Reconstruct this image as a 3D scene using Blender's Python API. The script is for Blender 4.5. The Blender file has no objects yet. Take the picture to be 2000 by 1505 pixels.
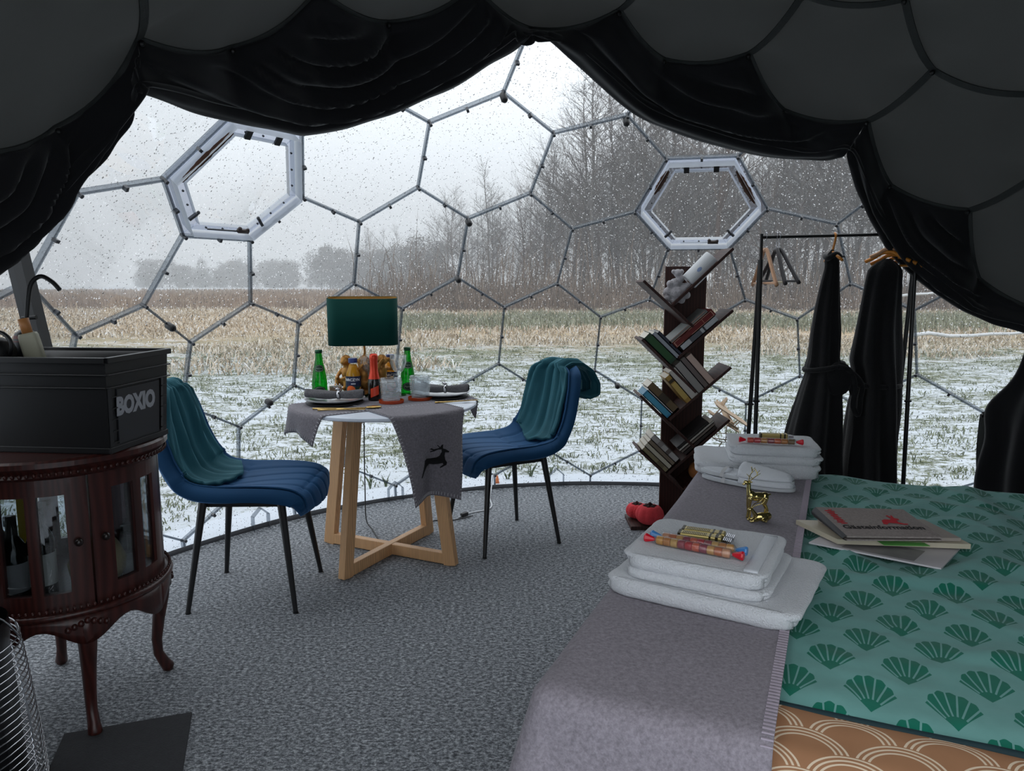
import bpy, bmesh, math, random
import numpy as np
from mathutils import Vector, Matrix, noise
random.seed(7)
PI = math.pi
scene = bpy.context.scene
COL = scene.collection

# ------------------------------------------------------------------ camera
cam_data = bpy.data.cameras.new('camera')
cam_data.sensor_fit = 'HORIZONTAL'
cam_data.sensor_width = 36.0
cam_data.lens = 36.0 * 1447.0 / 2000.0
cam_data.clip_start = 0.05
cam_data.clip_end = 2000
cam = bpy.data.objects.new('camera', cam_data)
cam.location = (0, 0, 1.30)
cam.rotation_euler = (PI / 2 - math.atan(197.5 / 1447.0), 0, 0)
COL.objects.link(cam)
scene.camera = cam

# ------------------------------------------------------------------ overcast sky and exposure
world = bpy.data.worlds.new('overcast_sky')
scene.world = world
world.use_nodes = True
wn, wl = world.node_tree.nodes, world.node_tree.links
wn.clear()
w_out = wn.new('ShaderNodeOutputWorld')
w_bg = wn.new('ShaderNodeBackground')
w_tc = wn.new('ShaderNodeTexCoord')
w_sep = wn.new('ShaderNodeSeparateXYZ')
w_ramp = wn.new('ShaderNodeValToRGB')
w_ramp.color_ramp.elements[0].position = 0.0
w_ramp.color_ramp.elements[0].color = (0.66, 0.72, 0.78, 1)
w_ramp.color_ramp.elements[1].position = 0.75
w_ramp.color_ramp.elements[1].color = (0.93, 0.965, 1.0, 1)
wl.new(w_tc.outputs['Generated'], w_sep.inputs[0])
wl.new(w_sep.outputs['Z'], w_ramp.inputs[0])
wl.new(w_ramp.outputs[0], w_bg.inputs[0])
w_bg.inputs[1].default_value = 1.0
wl.new(w_bg.outputs[0], w_out.inputs[0])
scene.view_settings.view_transform = 'Standard'
scene.view_settings.look = 'None'
scene.view_settings.gamma = 1.0
scene.view_settings.use_curve_mapping = False
scene.view_settings.exposure = 1.0
scene.cycles.max_bounces = 8
scene.cycles.diffuse_bounces = 4
scene.cycles.transparent_max_bounces = 24
scene.cycles.volume_bounces = 0
scene.cycles.caustics_reflective = False
scene.cycles.caustics_refractive = False

# ------------------------------------------------------------------ material helpers
def lin(c):
    return tuple(((v / 255) / 12.92 if v / 255 <= 0.04045 else ((v / 255 + 0.055) / 1.055) ** 2.4) for v in c[:3]) + (1.0,)

class NT:
    """short-hand for building node trees"""
    def __init__(self, name):
        self.m = bpy.data.materials.new(name)
        self.m.use_nodes = True
        self.n, self.l = self.m.node_tree.nodes, self.m.node_tree.links
        self.n.clear()
        self.out = self.n.new('ShaderNodeOutputMaterial')
    def node(self, typ, **kw):
        nd = self.n.new(typ)
        for k, v in kw.items():
            setattr(nd, k, v)
        return nd
    def put(self, sock, val):
        if isinstance(val, bpy.types.NodeSocket):
            self.l.new(val, sock)
        else:
            sock.default_value = val
    def math(self, op, a, b=0.0, c=0.0, clamp=False):
        nd = self.node('ShaderNodeMath', operation=op, use_clamp=clamp)
        self.put(nd.inputs[0], a); self.put(nd.inputs[1], b); self.put(nd.inputs[2], c)
        return nd.outputs[0]
    def mix(self, f, a, b):
        nd = self.node('ShaderNodeMix', data_type='RGBA')
        self.put(nd.inputs[0], f); self.put(nd.inputs[6], a); self.put(nd.inputs[7], b)
        return nd.outputs[2]
    def coord(self, which='Object', scale=None):
        tc = self.node('ShaderNodeTexCoord')
        s = tc.outputs[which]
        if scale:
            mp = self.node('ShaderNodeMapping')
            self.l.new(s, mp.inputs[0]); mp.inputs[3].default_value = scale
            s = mp.outputs[0]
        return s
    def noise(self, vec, scale, detail=3.0, rough=0.55):
        nd = self.node('ShaderNodeTexNoise')
        self.l.new(vec, nd.inputs['Vector'])
        nd.inputs['Scale'].default_value = scale
        nd.inputs['Detail'].default_value = detail
        nd.inputs['Roughness'].default_value = rough
        return nd.outputs['Fac']
    def ramp(self, fac, stops):
        nd = self.node('ShaderNodeValToRGB')
        el = nd.color_ramp.elements
        while len(el) < len(stops):
            el.new(0.5)
        for e, (p, c) in zip(el, stops):
            e.position = p
            e.color = c if len(c) == 4 else tuple(c) + (1,)
        self.put(nd.inputs[0], fac)
        return nd.outputs[0]
    def bump(self, height, strength=0.3, dist=0.01):
        nd = self.node('ShaderNodeBump')
        self.put(nd.inputs['Height'], height)
        nd.inputs['Strength'].default_value = strength
        nd.inputs['Distance'].default_value = dist
        return nd.outputs[0]
    def bsdf(self, color, rough=0.6, metal=0.0, spec=0.5, normal=None, **kw):
        nd = self.node('ShaderNodeBsdfPrincipled')
        self.put(nd.inputs['Base Color'], color)
        self.put(nd.inputs['Roughness'], rough)
        self.put(nd.inputs['Metallic'], metal)
        self.put(nd.inputs['Specular IOR Level'], spec)
        for k, v in kw.items():
            self.put(nd.inputs[k.replace('_', ' ')], v)
        if normal is not None:
            self.l.new(normal, nd.inputs['Normal'])
        return nd.outputs[0]
    def done(self, shader):
        self.l.new(shader, self.out.inputs[0])
        return self.m

def mat(name, c, rough=0.6, metal=0.0, spec=0.5, var=0.12, vscale=8.0, bump=0.0, bscale=60.0, stretch=None, bdist=0.004, **kw):
    """plain surface: base colour with a little noise variation and fine relief"""
    t = NT(name)
    v = t.coord('Object', stretch)
    base = lin(c)
    dark = tuple(x * (1 - var) for x in base[:3]) + (1,)
    lite = tuple(min(1, x * (1 + var)) for x in base[:3]) + (1,)
    col = t.mix(t.noise(v, vscale, 4), dark, lite)
    nrm = t.bump(t.noise(v, bscale, 3), bump, bdist) if bump else None
    return t.done(t.bsdf(col, rough, metal, spec, nrm, **kw))

def clear_mat(name, tint, gloss=0.08, rough=0.03, body=0.0, bodycol=(230, 235, 240), fres=0.35):
    """thin clear plastic or glass: see-through tint, some milky body, a reflective coat"""
    t = NT(name)
    tr = t.node('ShaderNodeBsdfTransparent'); tr.inputs[0].default_value = lin(tint)
    sh = tr.outputs[0]
    if body:
        df = t.node('ShaderNodeBsdfDiffuse'); df.inputs[0].default_value = lin(bodycol)
        tl = t.node('ShaderNodeBsdfTranslucent'); tl.inputs[0].default_value = lin(bodycol)
        m0 = t.node('ShaderNodeMixShader'); m0.inputs[0].default_value = 0.5
        t.l.new(df.outputs[0], m0.inputs[1]); t.l.new(tl.outputs[0], m0.inputs[2])
        m1 = t.node('ShaderNodeMixShader'); m1.inputs[0].default_value = body
        t.l.new(sh, m1.inputs[1]); t.l.new(m0.outputs[0], m1.inputs[2]); sh = m1.outputs[0]
    gl = t.node('ShaderNodeBsdfGlossy'); gl.inputs['Roughness'].default_value = rough
    lw = t.node('ShaderNodeLayerWeight'); lw.inputs[0].default_value = 0.35
    f = t.math('MULTIPLY_ADD', lw.outputs['Fresnel'], fres, gloss, clamp=True)
    m2 = t.node('ShaderNodeMixShader')
    t.l.new(f, m2.inputs[0]); t.l.new(sh, m2.inputs[1]); t.l.new(gl.outputs[0], m2.inputs[2])
    return t.done(m2.outputs[0])

def wet_pane_mat():
    """clear polycarbonate beaded with rain: drops refract, the rest lets light straight through"""
    t = NT('wet_polycarbonate')
    v = t.coord('Object')
    def drops(scale, size, dens):
        vo = t.node('ShaderNodeTexVoronoi'); vo.inputs['Scale'].default_value = scale
        t.l.new(v, vo.inputs['Vector'])
        rnd = t.node('ShaderNodeSeparateColor'); t.l.new(vo.outputs['Color'], rnd.inputs[0])
        keep = t.math('GREATER_THAN', rnd.outputs[0], 1 - dens)
        sz = t.math('MULTIPLY_ADD', rnd.outputs[1], size * 0.7, size * 0.45)
        inside = t.math('SUBTRACT', 1.0, t.math('DIVIDE', vo.outputs['Distance'], sz), clamp=True)
        return t.math('MULTIPLY', t.math('SQRT', inside), keep)
    h1 = drops(52.0, 0.20, 0.38)
    h2 = drops(100.0, 0.28, 0.85)
    h = t.math('MAXIMUM', h1, t.math('MULTIPLY', h2, 0.6))
    mask = t.math('GREATER_THAN', h, 0.08)
    nrm = t.bump(h, 1.0, 0.010)
    tr = t.node('ShaderNodeBsdfTransparent'); tr.inputs[0].default_value = (0.95, 0.965, 0.975, 1)
    rf = t.node('ShaderNodeBsdfRefraction'); rf.inputs['IOR'].default_value = 1.9; rf.inputs['Roughness'].default_value = 0.02
    rf.inputs[0].default_value = (0.96, 0.97, 0.98, 1)
    t.l.new(nrm, rf.inputs['Normal'])
    # wet snow grains among the drops glow with the light behind them
    sl = t.node('ShaderNodeBsdfTranslucent'); sl.inputs[0].default_value = (0.93, 0.95, 0.97, 1)
    pick = t.math('MULTIPLY', t.math('GREATER_THAN', t.noise(v, 75, 1), 0.52), 0.75)
    dm = t.node('ShaderNodeMixShader')
    t.l.new(pick, dm.inputs[0]); t.l.new(rf.outputs[0], dm.inputs[1]); t.l.new(sl.outputs[0], dm.inputs[2])
    m1 = t.node('ShaderNodeMixShader')
    t.l.new(t.math('MULTIPLY', mask, 0.8), m1.inputs[0]); t.l.new(tr.outputs[0], m1.inputs[1]); t.l.new(dm.outputs[0], m1.inputs[2])
    gl = t.node('ShaderNodeBsdfGlossy'); gl.inputs['Roughness'].default_value = 0.02
    lw = t.node('ShaderNodeLayerWeight'); lw.inputs[0].default_value = 0.25
    m2 = t.node('ShaderNodeMixShader')
    t.l.new(t.math('MULTIPLY_ADD', lw.outputs['Fresnel'], 0.18, 0.008, clamp=True), m2.inputs[0])
    t.l.new(m1.outputs[0], m2.inputs[1]); t.l.new(gl.outputs[0], m2.inputs[2])
    return t.done(m2.outputs[0])

# ------------------------------------------------------------------ mesh helpers
class MB:
    def __init__(self):
        self.v, self.f, self.uv = [], [], None
    def add(self, vs, fs):
        o = len(self.v)
        self.v += [tuple(p) for p in vs]
        self.f += [tuple(i + o for i in q) for q in fs]
        return self
    def box(self, c, s, rot=None):
        x, y, z = s[0] / 2, s[1] / 2, s[2] / 2
        vs = [Vector(p) for p in ((-x, -y, -z), (x, -y, -z), (x, y, -z), (-x, y, -z), (-x, -y, z), (x, -y, z), (x, y, z), (-x, y, z))]
        if rot is not None:
            vs = [rot @ p for p in vs]
        c = Vector(c)
        return self.add([p + c for p in vs], [(0, 3, 2, 1), (4, 5, 6, 7), (0, 1, 5, 4), (1, 2, 6, 5), (2, 3, 7, 6), (3, 0, 4, 7)])
    def beam(self, a, b, w, h, up=(0, 0, 1), taper=1.0):
        a, b = Vector(a), Vector(b)
        d = (b - a).normalized()
        u = Vector(up)
        s = d.cross(u)
        if s.length < 1e-4:
            s = d.cross(Vector((1, 0, 0)))
        s.normalize()
        u = s.cross(d)
        vs = []
        for p, k in ((a, 1.0), (b, taper)):
            for i, j in ((-1, -1), (1, -1), (1, 1), (-1, 1)):
                vs.append(p + s * (i * w / 2 * k) + u * (j * h / 2 * k))
        return self.add(vs, [(0, 1, 2, 3), (7, 6, 5, 4), (0, 4, 5, 1), (1, 5, 6, 2), (2, 6, 7, 3), (3, 7, 4, 0)])
    def tube(self, pts, r, n=8, cap=True, closed=False):
        pts = [Vector(p) for p in pts]
        rs = r if isinstance(r, (list, tuple)) else [r] * len(pts)
        m = len(pts)
        o = len(self.v)
        prev = None
        for i, p in enumerate(pts):
            if closed:
                d = pts[(i + 1) % m] - pts[i - 1]
            else:
                d = pts[min(i + 1, m - 1)] - pts[max(i - 1, 0)]
            if d.length < 1e-9:
                d = Vector((0, 0, 1))
            d.normalize()
            if prev is None:
                s = d.orthogonal().normalized()
            else:
                s = prev - d * prev.dot(d)
                s = s.normalized() if s.length > 1e-6 else d.orthogonal().normalized()
            prev = s
            t = d.cross(s)
            for k in range(n):
                a = 2 * PI * k / n
                self.v.append(tuple(p + s * (rs[i] * math.cos(a)) + t * (rs[i] * math.sin(a))))
        for i in range(m if closed else m - 1):
            j = (i + 1) % m
            for k in range(n):
                k2 = (k + 1) % n
                self.f.append((o + i * n + k, o + i * n + k2, o + j * n + k2, o + j * n + k))
        if cap and not closed:
            self.f.append(tuple(o + k for k in reversed(range(n))))
            self.f.append(tuple(o + (m - 1) * n + k for k in range(n)))
        return self
    def lathe(self, prof, n=24, c=(0, 0, 0), a0=0.0, a1=2 * PI, sx=1.0, sy=1.0):
        full = abs(a1 - a0 - 2 * PI) < 1e-6
        cols = n if full else n + 1
        o = len(self.v)
        for r, z in prof:
            for k in range(cols):
                a = a0 + (a1 - a0) * k / n
                self.v.append((c[0] + sx * r * math.cos(a), c[1] + sy * r * math.sin(a), c[2] + z))
        for i in range(len(prof) - 1):
            for k in range(n):
                k2 = (k + 1) % cols if full else k + 1
                self.f.append((o + i * cols + k, o + i * cols + k2, o + (i + 1) * cols + k2, o + (i + 1) * cols + k))
        return self
    def ell(self, c, r, n=14, m=9, rot=None):
        o = len(self.v)
        c = Vector(c)
        R = r if isinstance(r, (tuple, list)) else (r, r, r)
        for i in range(m + 1):
            th = PI * i / m
            for k in range(n):
                a = 2 * PI * k / n
                p = Vector((R[0] * math.sin(th) * math.cos(a), R[1] * math.sin(th) * math.sin(a), R[2] * math.cos(th)))
                if rot is not None:
                    p = rot @ p
                self.v.append(tuple(p + c))
        for i in range(m):
            for k in range(n):
                k2 = (k + 1) % n
                self.f.append((o + i * n + k, o + (i + 1) * n + k, o + (i + 1) * n + k2, o + i * n + k2))
        return self
    def grid(self, fn, nu, nv, uvfn=None):
        o = len(self.v)
        for i in range(nu + 1):
            for j in range(nv + 1):
                self.v.append(tuple(fn(i / nu, j / nv)))
        if uvfn:
            self.uv = self.uv or {}
            for i in range(nu + 1):
                for j in range(nv + 1):
                    self.uv[o + i * (nv + 1) + j] = uvfn(i / nu, j / nv)
        for i in range(nu):
            for j in range(nv):
                a = o + i * (nv + 1) + j
                self.f.append((a, a + nv + 1, a + nv + 2, a + 1))
        return self
    def prism(self, poly, h, axis='z', base=0.0):
        """flat outline given thickness; axis z: outline in xy; axis y: outline in xz"""
        n = len(poly)
        vs = []
        for k in (0, 1):
            for p in poly:
                if axis == 'z':
                    vs.append((p[0], p[1], base + k * h))
                elif axis == 'y':
                    vs.append((p[0], base + k * h, p[1]))
                else:
                    vs.append((base + k * h, p[0], p[1]))
        fs = [tuple(reversed(range(n))), tuple(range(n, 2 * n))]
        fs += [(i, (i + 1) % n, n + (i + 1) % n, n + i) for i in range(n)]
        return self.add(vs, fs)

def obj(name, mb, m, parent=None, loc=None, rot=None, smooth=False, solid=0.0, subsurf=0, bevel=0.0, remesh=0.0, smooth_iter=0):
    me = bpy.data.meshes.new(name)
    me.from_pydata(mb.v, [], mb.f)
    if mb.uv:
        uvl = me.uv_layers.new(name='UVMap')
        for lp in me.loops:
            uvl.data[lp.index].uv = mb.uv.get(lp.vertex_index, (0, 0))
    bm = bmesh.new(); bm.from_mesh(me)
    if remesh or bevel:
        bmesh.ops.remove_doubles(bm, verts=bm.verts, dist=1e-6)
    bmesh.ops.recalc_face_normals(bm, faces=bm.faces)
    bm.to_mesh(me); bm.free()
    me.materials.append(m)
    if smooth:
        me.polygons.foreach_set('use_smooth', [True] * len(me.polygons))
    o = bpy.data.objects.new(name, me)
    COL.objects.link(o)
    if parent is not None:
        o.parent = parent
    if loc is not None:
        o.location = loc
    if rot is not None:
        o.rotation_euler = rot
    if remesh:
        md = o.modifiers.new('remesh', 'REMESH'); md.mode = 'VOXEL'; md.voxel_size = remesh; md.use_smooth_shade = True
        if smooth_iter:
            sm = o.modifiers.new('smooth', 'SMOOTH'); sm.iterations = smooth_iter; sm.factor = 0.5
    if solid:
        md = o.modifiers.new('thickness', 'SOLIDIFY'); md.thickness = solid; md.offset = 0.0
    if bevel:
        md = o.modifiers.new('bevel', 'BEVEL'); md.width = bevel; md.segments = 2; md.limit_method = 'ANGLE'
    if subsurf:
        md = o.modifiers.new('subsurf', 'SUBSURF'); md.levels = subsurf; md.render_levels = subsurf
    return o

def tag(o, label, cat, group=None):
    o['label'] = label
    o['category'] = cat
    if group:
        o['group'] = group
    return o

def thing(name, label, cat, loc=(0, 0, 0), rotz=0.0, group=None):
    o = bpy.data.objects.new(name, None)
    o.empty_display_size = 0.05
    COL.objects.link(o)
    o.location = loc
    o.rotation_euler = (0, 0, rotz)
    return tag(o, label, cat, group)

def struct(name, mb=None, m=None, **kw):
    if mb is None:
        o = bpy.data.objects.new(name, None); COL.objects.link(o); o.empty_display_size = 0.05
    else:
        o = obj(name, mb, m, **kw)
    o['kind'] = 'structure'
    return o

def copy_tree(o, parent=None):
    c = o.copy()
    COL.objects.link(c)
    c.parent = parent
    for ch in o.children:
        copy_tree(ch, c)
    return c

def text_mb(s, size, depth=0.001, bold=0.0, shear=0.0, align='CENTER'):
    """lettering as mesh data in the xy plane"""
    cu = bpy.data.curves.new('lettering', 'FONT')
    cu.body = s; cu.size = size; cu.extrude = depth; cu.offset = bold; cu.shear = shear
    cu.align_x = align; cu.align_y = 'CENTER'; cu.resolution_u = 3
    o = bpy.data.objects.new('lettering', cu)
    COL.objects.link(o)
    dg = bpy.context.evaluated_depsgraph_get()
    me = bpy.data.meshes.new_from_object(o.evaluated_get(dg))
    mb = MB()
    mb.add([v.co.copy() for v in me.vertices], [tuple(p.vertices) for p in me.polygons])
    bpy.data.objects.remove(o); bpy.data.curves.remove(cu); bpy.data.meshes.remove(me)
    return mb

def wrap(mb, radius, z0, a0=-PI / 2, lift=0.0005):
    """bend flat lettering round an upright cylinder"""
    out = MB()
    for x, y, z in mb.v:
        a = a0 + x / radius
        r = radius + lift + z
        out.v.append((r * math.cos(a), r * math.sin(a), z0 + y))
    out.f = list(mb.f)
    return out

def fbm(x, y, z=0.0, s=1.0):
    return noise.noise((x * s, y * s, z)) + 0.5 * noise.noise((x * s * 2.1, y * s * 2.1, z + 7))

def ease(t):
    t = min(1.0, max(0.0, t))
    return t * t * (3 - 2 * t)

def lerp_tab(tab, x):
    for (x0, y0), (x1, y1) in zip(tab, tab[1:]):
        if x <= x1:
            t = (x - x0) / (x1 - x0) if x1 > x0 else 0
            t = min(1, max(0, t))
            return y0 + (y1 - y0) * t
    return tab[-1][1]

def spline(pts, n):
    """Catmull-Rom through the points"""
    P = [Vector(p) for p in pts]
    out = []
    m = len(P) - 1
    for k in range(n + 1):
        s = k / n * m
        i = min(int(s), m - 1)
        t = s - i
        p0, p1, p2, p3 = P[max(i - 1, 0)], P[i], P[i + 1], P[min(i + 2, m)]
        out.append(0.5 * ((2 * p1) + (p2 - p0) * t + (2 * p0 - 5 * p1 + 4 * p2 - p3) * t * t + (3 * p1 - p0 - 3 * p2 + p3) * t ** 3))
    return out

# ------------------------------------------------------------------ the dome: a soccer-ball mesh of flat panels (5-frequency icosphere dual)
DC = Vector((0.549, 2.170, 0.161))
DR = 2.5626
def dome_mesh():
    n = 5
    p = (1 + 5 ** 0.5) / 2
    vv = np.array([(-1, p, 0), (1, p, 0), (-1, -p, 0), (1, -p, 0), (0, -1, p), (0, 1, p), (0, -1, -p), (0, 1, -p), (p, 0, -1), (p, 0, 1), (-p, 0, -1), (-p, 0, 1)], float)
    vv /= np.linalg.norm(vv[0])
    F = [(0, 11, 5), (0, 5, 1), (0, 1, 7), (0, 7, 10), (0, 10, 11), (1, 5, 9), (5, 11, 4), (11, 10, 2), (10, 7, 6), (7, 1, 8), (3, 9, 4), (3, 4, 2), (3, 2, 6), (3, 6, 8), (3, 8, 9), (4, 9, 5), (2, 4, 11), (6, 2, 10), (8, 6, 7), (9, 8, 1)]
    T0 = math.acos(1 / 5 ** 0.5)
    lat, key, tri = [], {}, []
    def pt(fc, w):
        q = sum((0.5 * math.sin(w[k] * T0) / math.sin(T0) + 0.5 * w[k]) * vv[fc[k]] for k in range(3))
        return q / np.linalg.norm(q)
    def idx(q):
        k = tuple(int(round(c * 2000)) for c in q)
        for dx in (-1, 0, 1):
            for dy in (-1, 0, 1):
                for dz in (-1, 0, 1):
                    if (k[0] + dx, k[1] + dy, k[2] + dz) in key:
                        return key[(k[0] + dx, k[1] + dy, k[2] + dz)]
        key[k] = len(lat)
        lat.append(q)
        return key[k]
    for fc in F:
        for i in range(n):
            for j in range(n - i):
                k = n - i - j
                a = idx(pt(fc, (i / n, j / n, k / n))); b = idx(pt(fc, ((i + 1) / n, j / n, (k - 1) / n))); c = idx(pt(fc, (i / n, (j + 1) / n, (k - 1) / n)))
                tri.append((a, b, c))
                if k >= 2:
                    tri.append((b, c, idx(pt(fc, ((i + 1) / n, (j + 1) / n, (k - 2) / n)))))
    lat = np.array(lat)
    a = vv[0]; z = np.array([0, 0, 1.0]); w = np.cross(a, z); s = np.linalg.norm(w); w /= s
    ang = math.asin(s) if a @ z > 0 else PI - math.asin(s)
    K = np.array([[0, -w[2], w[1]], [w[2], 0, -w[0]], [-w[1], w[0], 0]])
    A = np.eye(3) + math.sin(ang) * K + (1 - math.cos(ang)) * K @ K
    t = 0.77937
    M = np.array([[math.cos(t), -math.sin(t), 0], [math.sin(t), math.cos(t), 0], [0, 0, 1]]) @ A
    dv = np.array([lat[i] + lat[j] + lat[k] for i, j, k in tri]); dv /= np.linalg.norm(dv, axis=1)[:, None]
    V = [Vector(q) for q in dv @ M.T]
    FC = [Vector(q) for q in lat @ M.T]
    faces = [[] for _ in lat]
    for ti, tt in enumerate(tri):
        for q in tt:
            faces[q].append(ti)
    for fi, f in enumerate(faces):
        nrm = FC[fi]
        u = nrm.orthogonal().normalized(); v = nrm.cross(u)
        f.sort(key=lambda q: math.atan2((V[q] - nrm).dot(v), (V[q] - nrm).dot(u)))
    return V, FC, faces, tri
DV, DF, DFACES, DTRI = dome_mesh()
def dpt(v, k=1.0):
    return DC + v * (DR * k)
CLEAR_UP = {58, 45, 46, 47, 30, 24, 25, 37, 39, 41, 43, 22, 59, 36, 38, 40, 42, 44, 21, 23, 57,
            87, 89, 90, 144, 143, 147, 149, 150, 129, 128, 86, 88, 246, 142, 141, 146, 148, 240, 127, 126, 132,
            79, 85, 249, 247, 140, 139, 145, 243, 241, 125, 55}
HATCH = {37, 22}
ALL_UP = [i for i in range(len(DF)) if max((dpt(DV[q]).z for q in DFACES[i])) > 0.12]
def is_daylight_gap(i):  # assumed open doorway behind the camera, unseen, sized for the daylight it adds
    d = DF[i]
    az = math.degrees(math.atan2(d.y, d.x))
    c = dpt(d)
    return -126 < az < -68 and c.z < 1.9
LINED = [i for i in ALL_UP if i not in CLEAR_UP and not is_daylight_gap(i)]

M_pane = wet_pane_mat()
M_strut = clear_mat('clear_strut', (204, 208, 212), gloss=0.03, rough=0.15, body=0.09, bodycol=(190, 195, 200), fres=0.15)
M_hatch = clear_mat('hatch_frame_plastic', (232, 235, 242), gloss=0.03, rough=0.12, body=0.05, fres=0.2, bodycol=(238, 242, 246))
M_hatch_white = clear_mat('hatch_lit_flange', (235, 240, 245), gloss=0.10, rough=0.2, body=0.5, bodycol=(250, 252, 255))  # whiter copy of the frame plastic, imitates light caught on the hatch edges
M_black = mat('black_plastic', (18, 18, 20), rough=0.45, var=0.2)
M_clip = mat('grey_clip', (70, 72, 76), rough=0.4, var=0.2)
def liner_mat(name, c, trans):
    t = NT(name)
    v = t.coord('Object')
    base = lin(c)
    col = t.mix(t.noise(v, 5, 3), tuple(x * 0.85 for x in base[:3]) + (1,), tuple(x * 1.15 for x in base[:3]) + (1,))
    weave = t.noise(t.coord('Object', (1, 1, 1)), 420, 2)
    b = t.bsdf(col, 0.85, 0, 0.25, t.bump(weave, 0.25, 0.002), Sheen_Weight=0.15)
    tl = t.node('ShaderNodeBsdfTranslucent'); t.put(tl.inputs[0], tuple(x * trans for x in (1.0, 1.03, 1.0)) + (1,))
    ad = t.node('ShaderNodeAddShader')
    t.l.new(b, ad.inputs[0]); t.l.new(tl.outputs[0], ad.inputs[1])
    return t.done(ad.outputs[0])
M_liner = liner_mat('liner_fabric', (58, 61, 60), 0.008)
M_seam = mat('liner_seam_tape', (54, 57, 56), rough=0.8, var=0.15, bump=0.2, bscale=300)
M_swag = mat('curtain_fabric', (25, 25, 28), rough=0.85, var=0.2, vscale=4, bump=0.2, bscale=350, spec=0.3, Sheen_Weight=0.25)

def clip_z(poly, z0):
    out = []
    for a, b in zip(poly, poly[1:] + poly[:1]):
        if a.z >= z0:
            out.append(a)
        if (a.z >= z0) != (b.z >= z0):
            t = (z0 - a.z) / (b.z - a.z)
            out.append(a + (b - a) * t)
    return out

dome = struct('wall_dome')
edges = {}
for i in ALL_UP:
    if i not in CLEAR_UP:
        continue
    f = DFACES[i]
    for a, b in zip(f, f[1:] + f[:1]):
        edges.setdefault((min(a, b), max(a, b)), []).append(i)
    if i in HATCH:
        continue
    poly = clip_z([dpt(DV[q]) for q in f], 0.0)
    if len(poly) < 3:
        continue
    mb = MB()
    c = sum(poly, Vector()) / len(poly)
    cut = min(p.z for p in poly) < 0.001
    bulge = 0.0 if cut else 0.02
    n = (c - DC).normalized()
    mb.v = [tuple(p) for p in poly] + [tuple(p.lerp(c, 0.5) + n * bulge * 0.75) for p in poly] + [tuple(c + n * bulge)]
    m = len(poly)
    for k in range(m):
        k2 = (k + 1) % m
        mb.f.append((k, k2, m + k2, m + k)); mb.f.append((m + k, m + k2, 2 * m))
    obj('pane', mb, M_pane, dome, smooth=True)
for (a, b), fs in edges.items():
    P, Q = dpt(DV[a]), dpt(DV[b])
    pl = [P, Q]
    if P.z < 0.0 and Q.z < 0.0:
        continue
    if P.z < 0:
        P = Q + (P - Q) * (Q.z / (Q.z - P.z))
    elif Q.z < 0:
        Q = P + (Q - P) * (P.z / (P.z - Q.z))
    if (Q - P).length < 0.03:
        continue
    mid = (P + Q) / 2
    n = (mid - DC).normalized()
    mb = MB()
    mb.beam(P - n * 0.012, Q - n * 0.012, 0.007, 0.024, up=n)
    mb.beam(P - n * 0.0255, Q - n * 0.0255, 0.011, 0.003, up=n)
    obj('strut', mb, M_strut, dome)
    if (Q - P).length > 0.25:
        for k in (0.5,):
            cl = MB().beam(P.lerp(Q, k) - n * 0.034 - (Q - P).normalized() * 0.006, P.lerp(Q, k) - n * 0.034 + (Q - P).normalized() * 0.006, 0.018, 0.020, up=n)
            obj('clip', cl, M_clip, dome)
used = {q for e in edges for q in e}
for q in used:
    p = dpt(DV[q])
    if p.z > 0.02:
        n = (p - DC).normalized()
        obj('joint_cap', MB().tube([p - n * 0.042, p - n * 0.005], [0.008, 0.008], 8), M_clip, dome)
for p in ((-1.526, 3.278, 1.125), (-1.29, 3.842, 0.696), (0.666, 4.658, 0.672), (-0.043, 3.593, 2.173), (0.562, 3.794, 2.107), (-0.24, 4.074, 1.642), (-0.314, 4.249, 1.340)):
    p = Vector(p); n = (p - DC).normalized(); p = DC + n * DR
    obj('black_knob', MB().tube([p - n * 0.075, p - n * 0.065, p - n * 0.03, p - n * 0.02], [0.010, 0.0165, 0.0165, 0.010], 12), M_black, dome, smooth=True)
# clear brackets that pin the shell to the platform
for az in (62.0, 71.5, 96.0, 120.0, 139.0):
    a = math.radians(az)
    c = Vector((DC.x + math.cos(a) * 2.50, DC.y + math.sin(a) * 2.50, 0))
    t = Vector((-math.sin(a), math.cos(a), 0))
    mb = MB()
    pts = [c - t * 0.045, c - t * 0.045 + Vector((0, 0, 0.085)), c + Vector((0, 0, 0.125)), c + t * 0.045 + Vector((0, 0, 0.085)), c + t * 0.045]
    for p, q in zip(pts, pts[1:]):
        mb.beam(p, q, 0.006, 0.028, up=t.cross(q - p))
    obj('anchor_bracket', mb, M_strut, dome)

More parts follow.
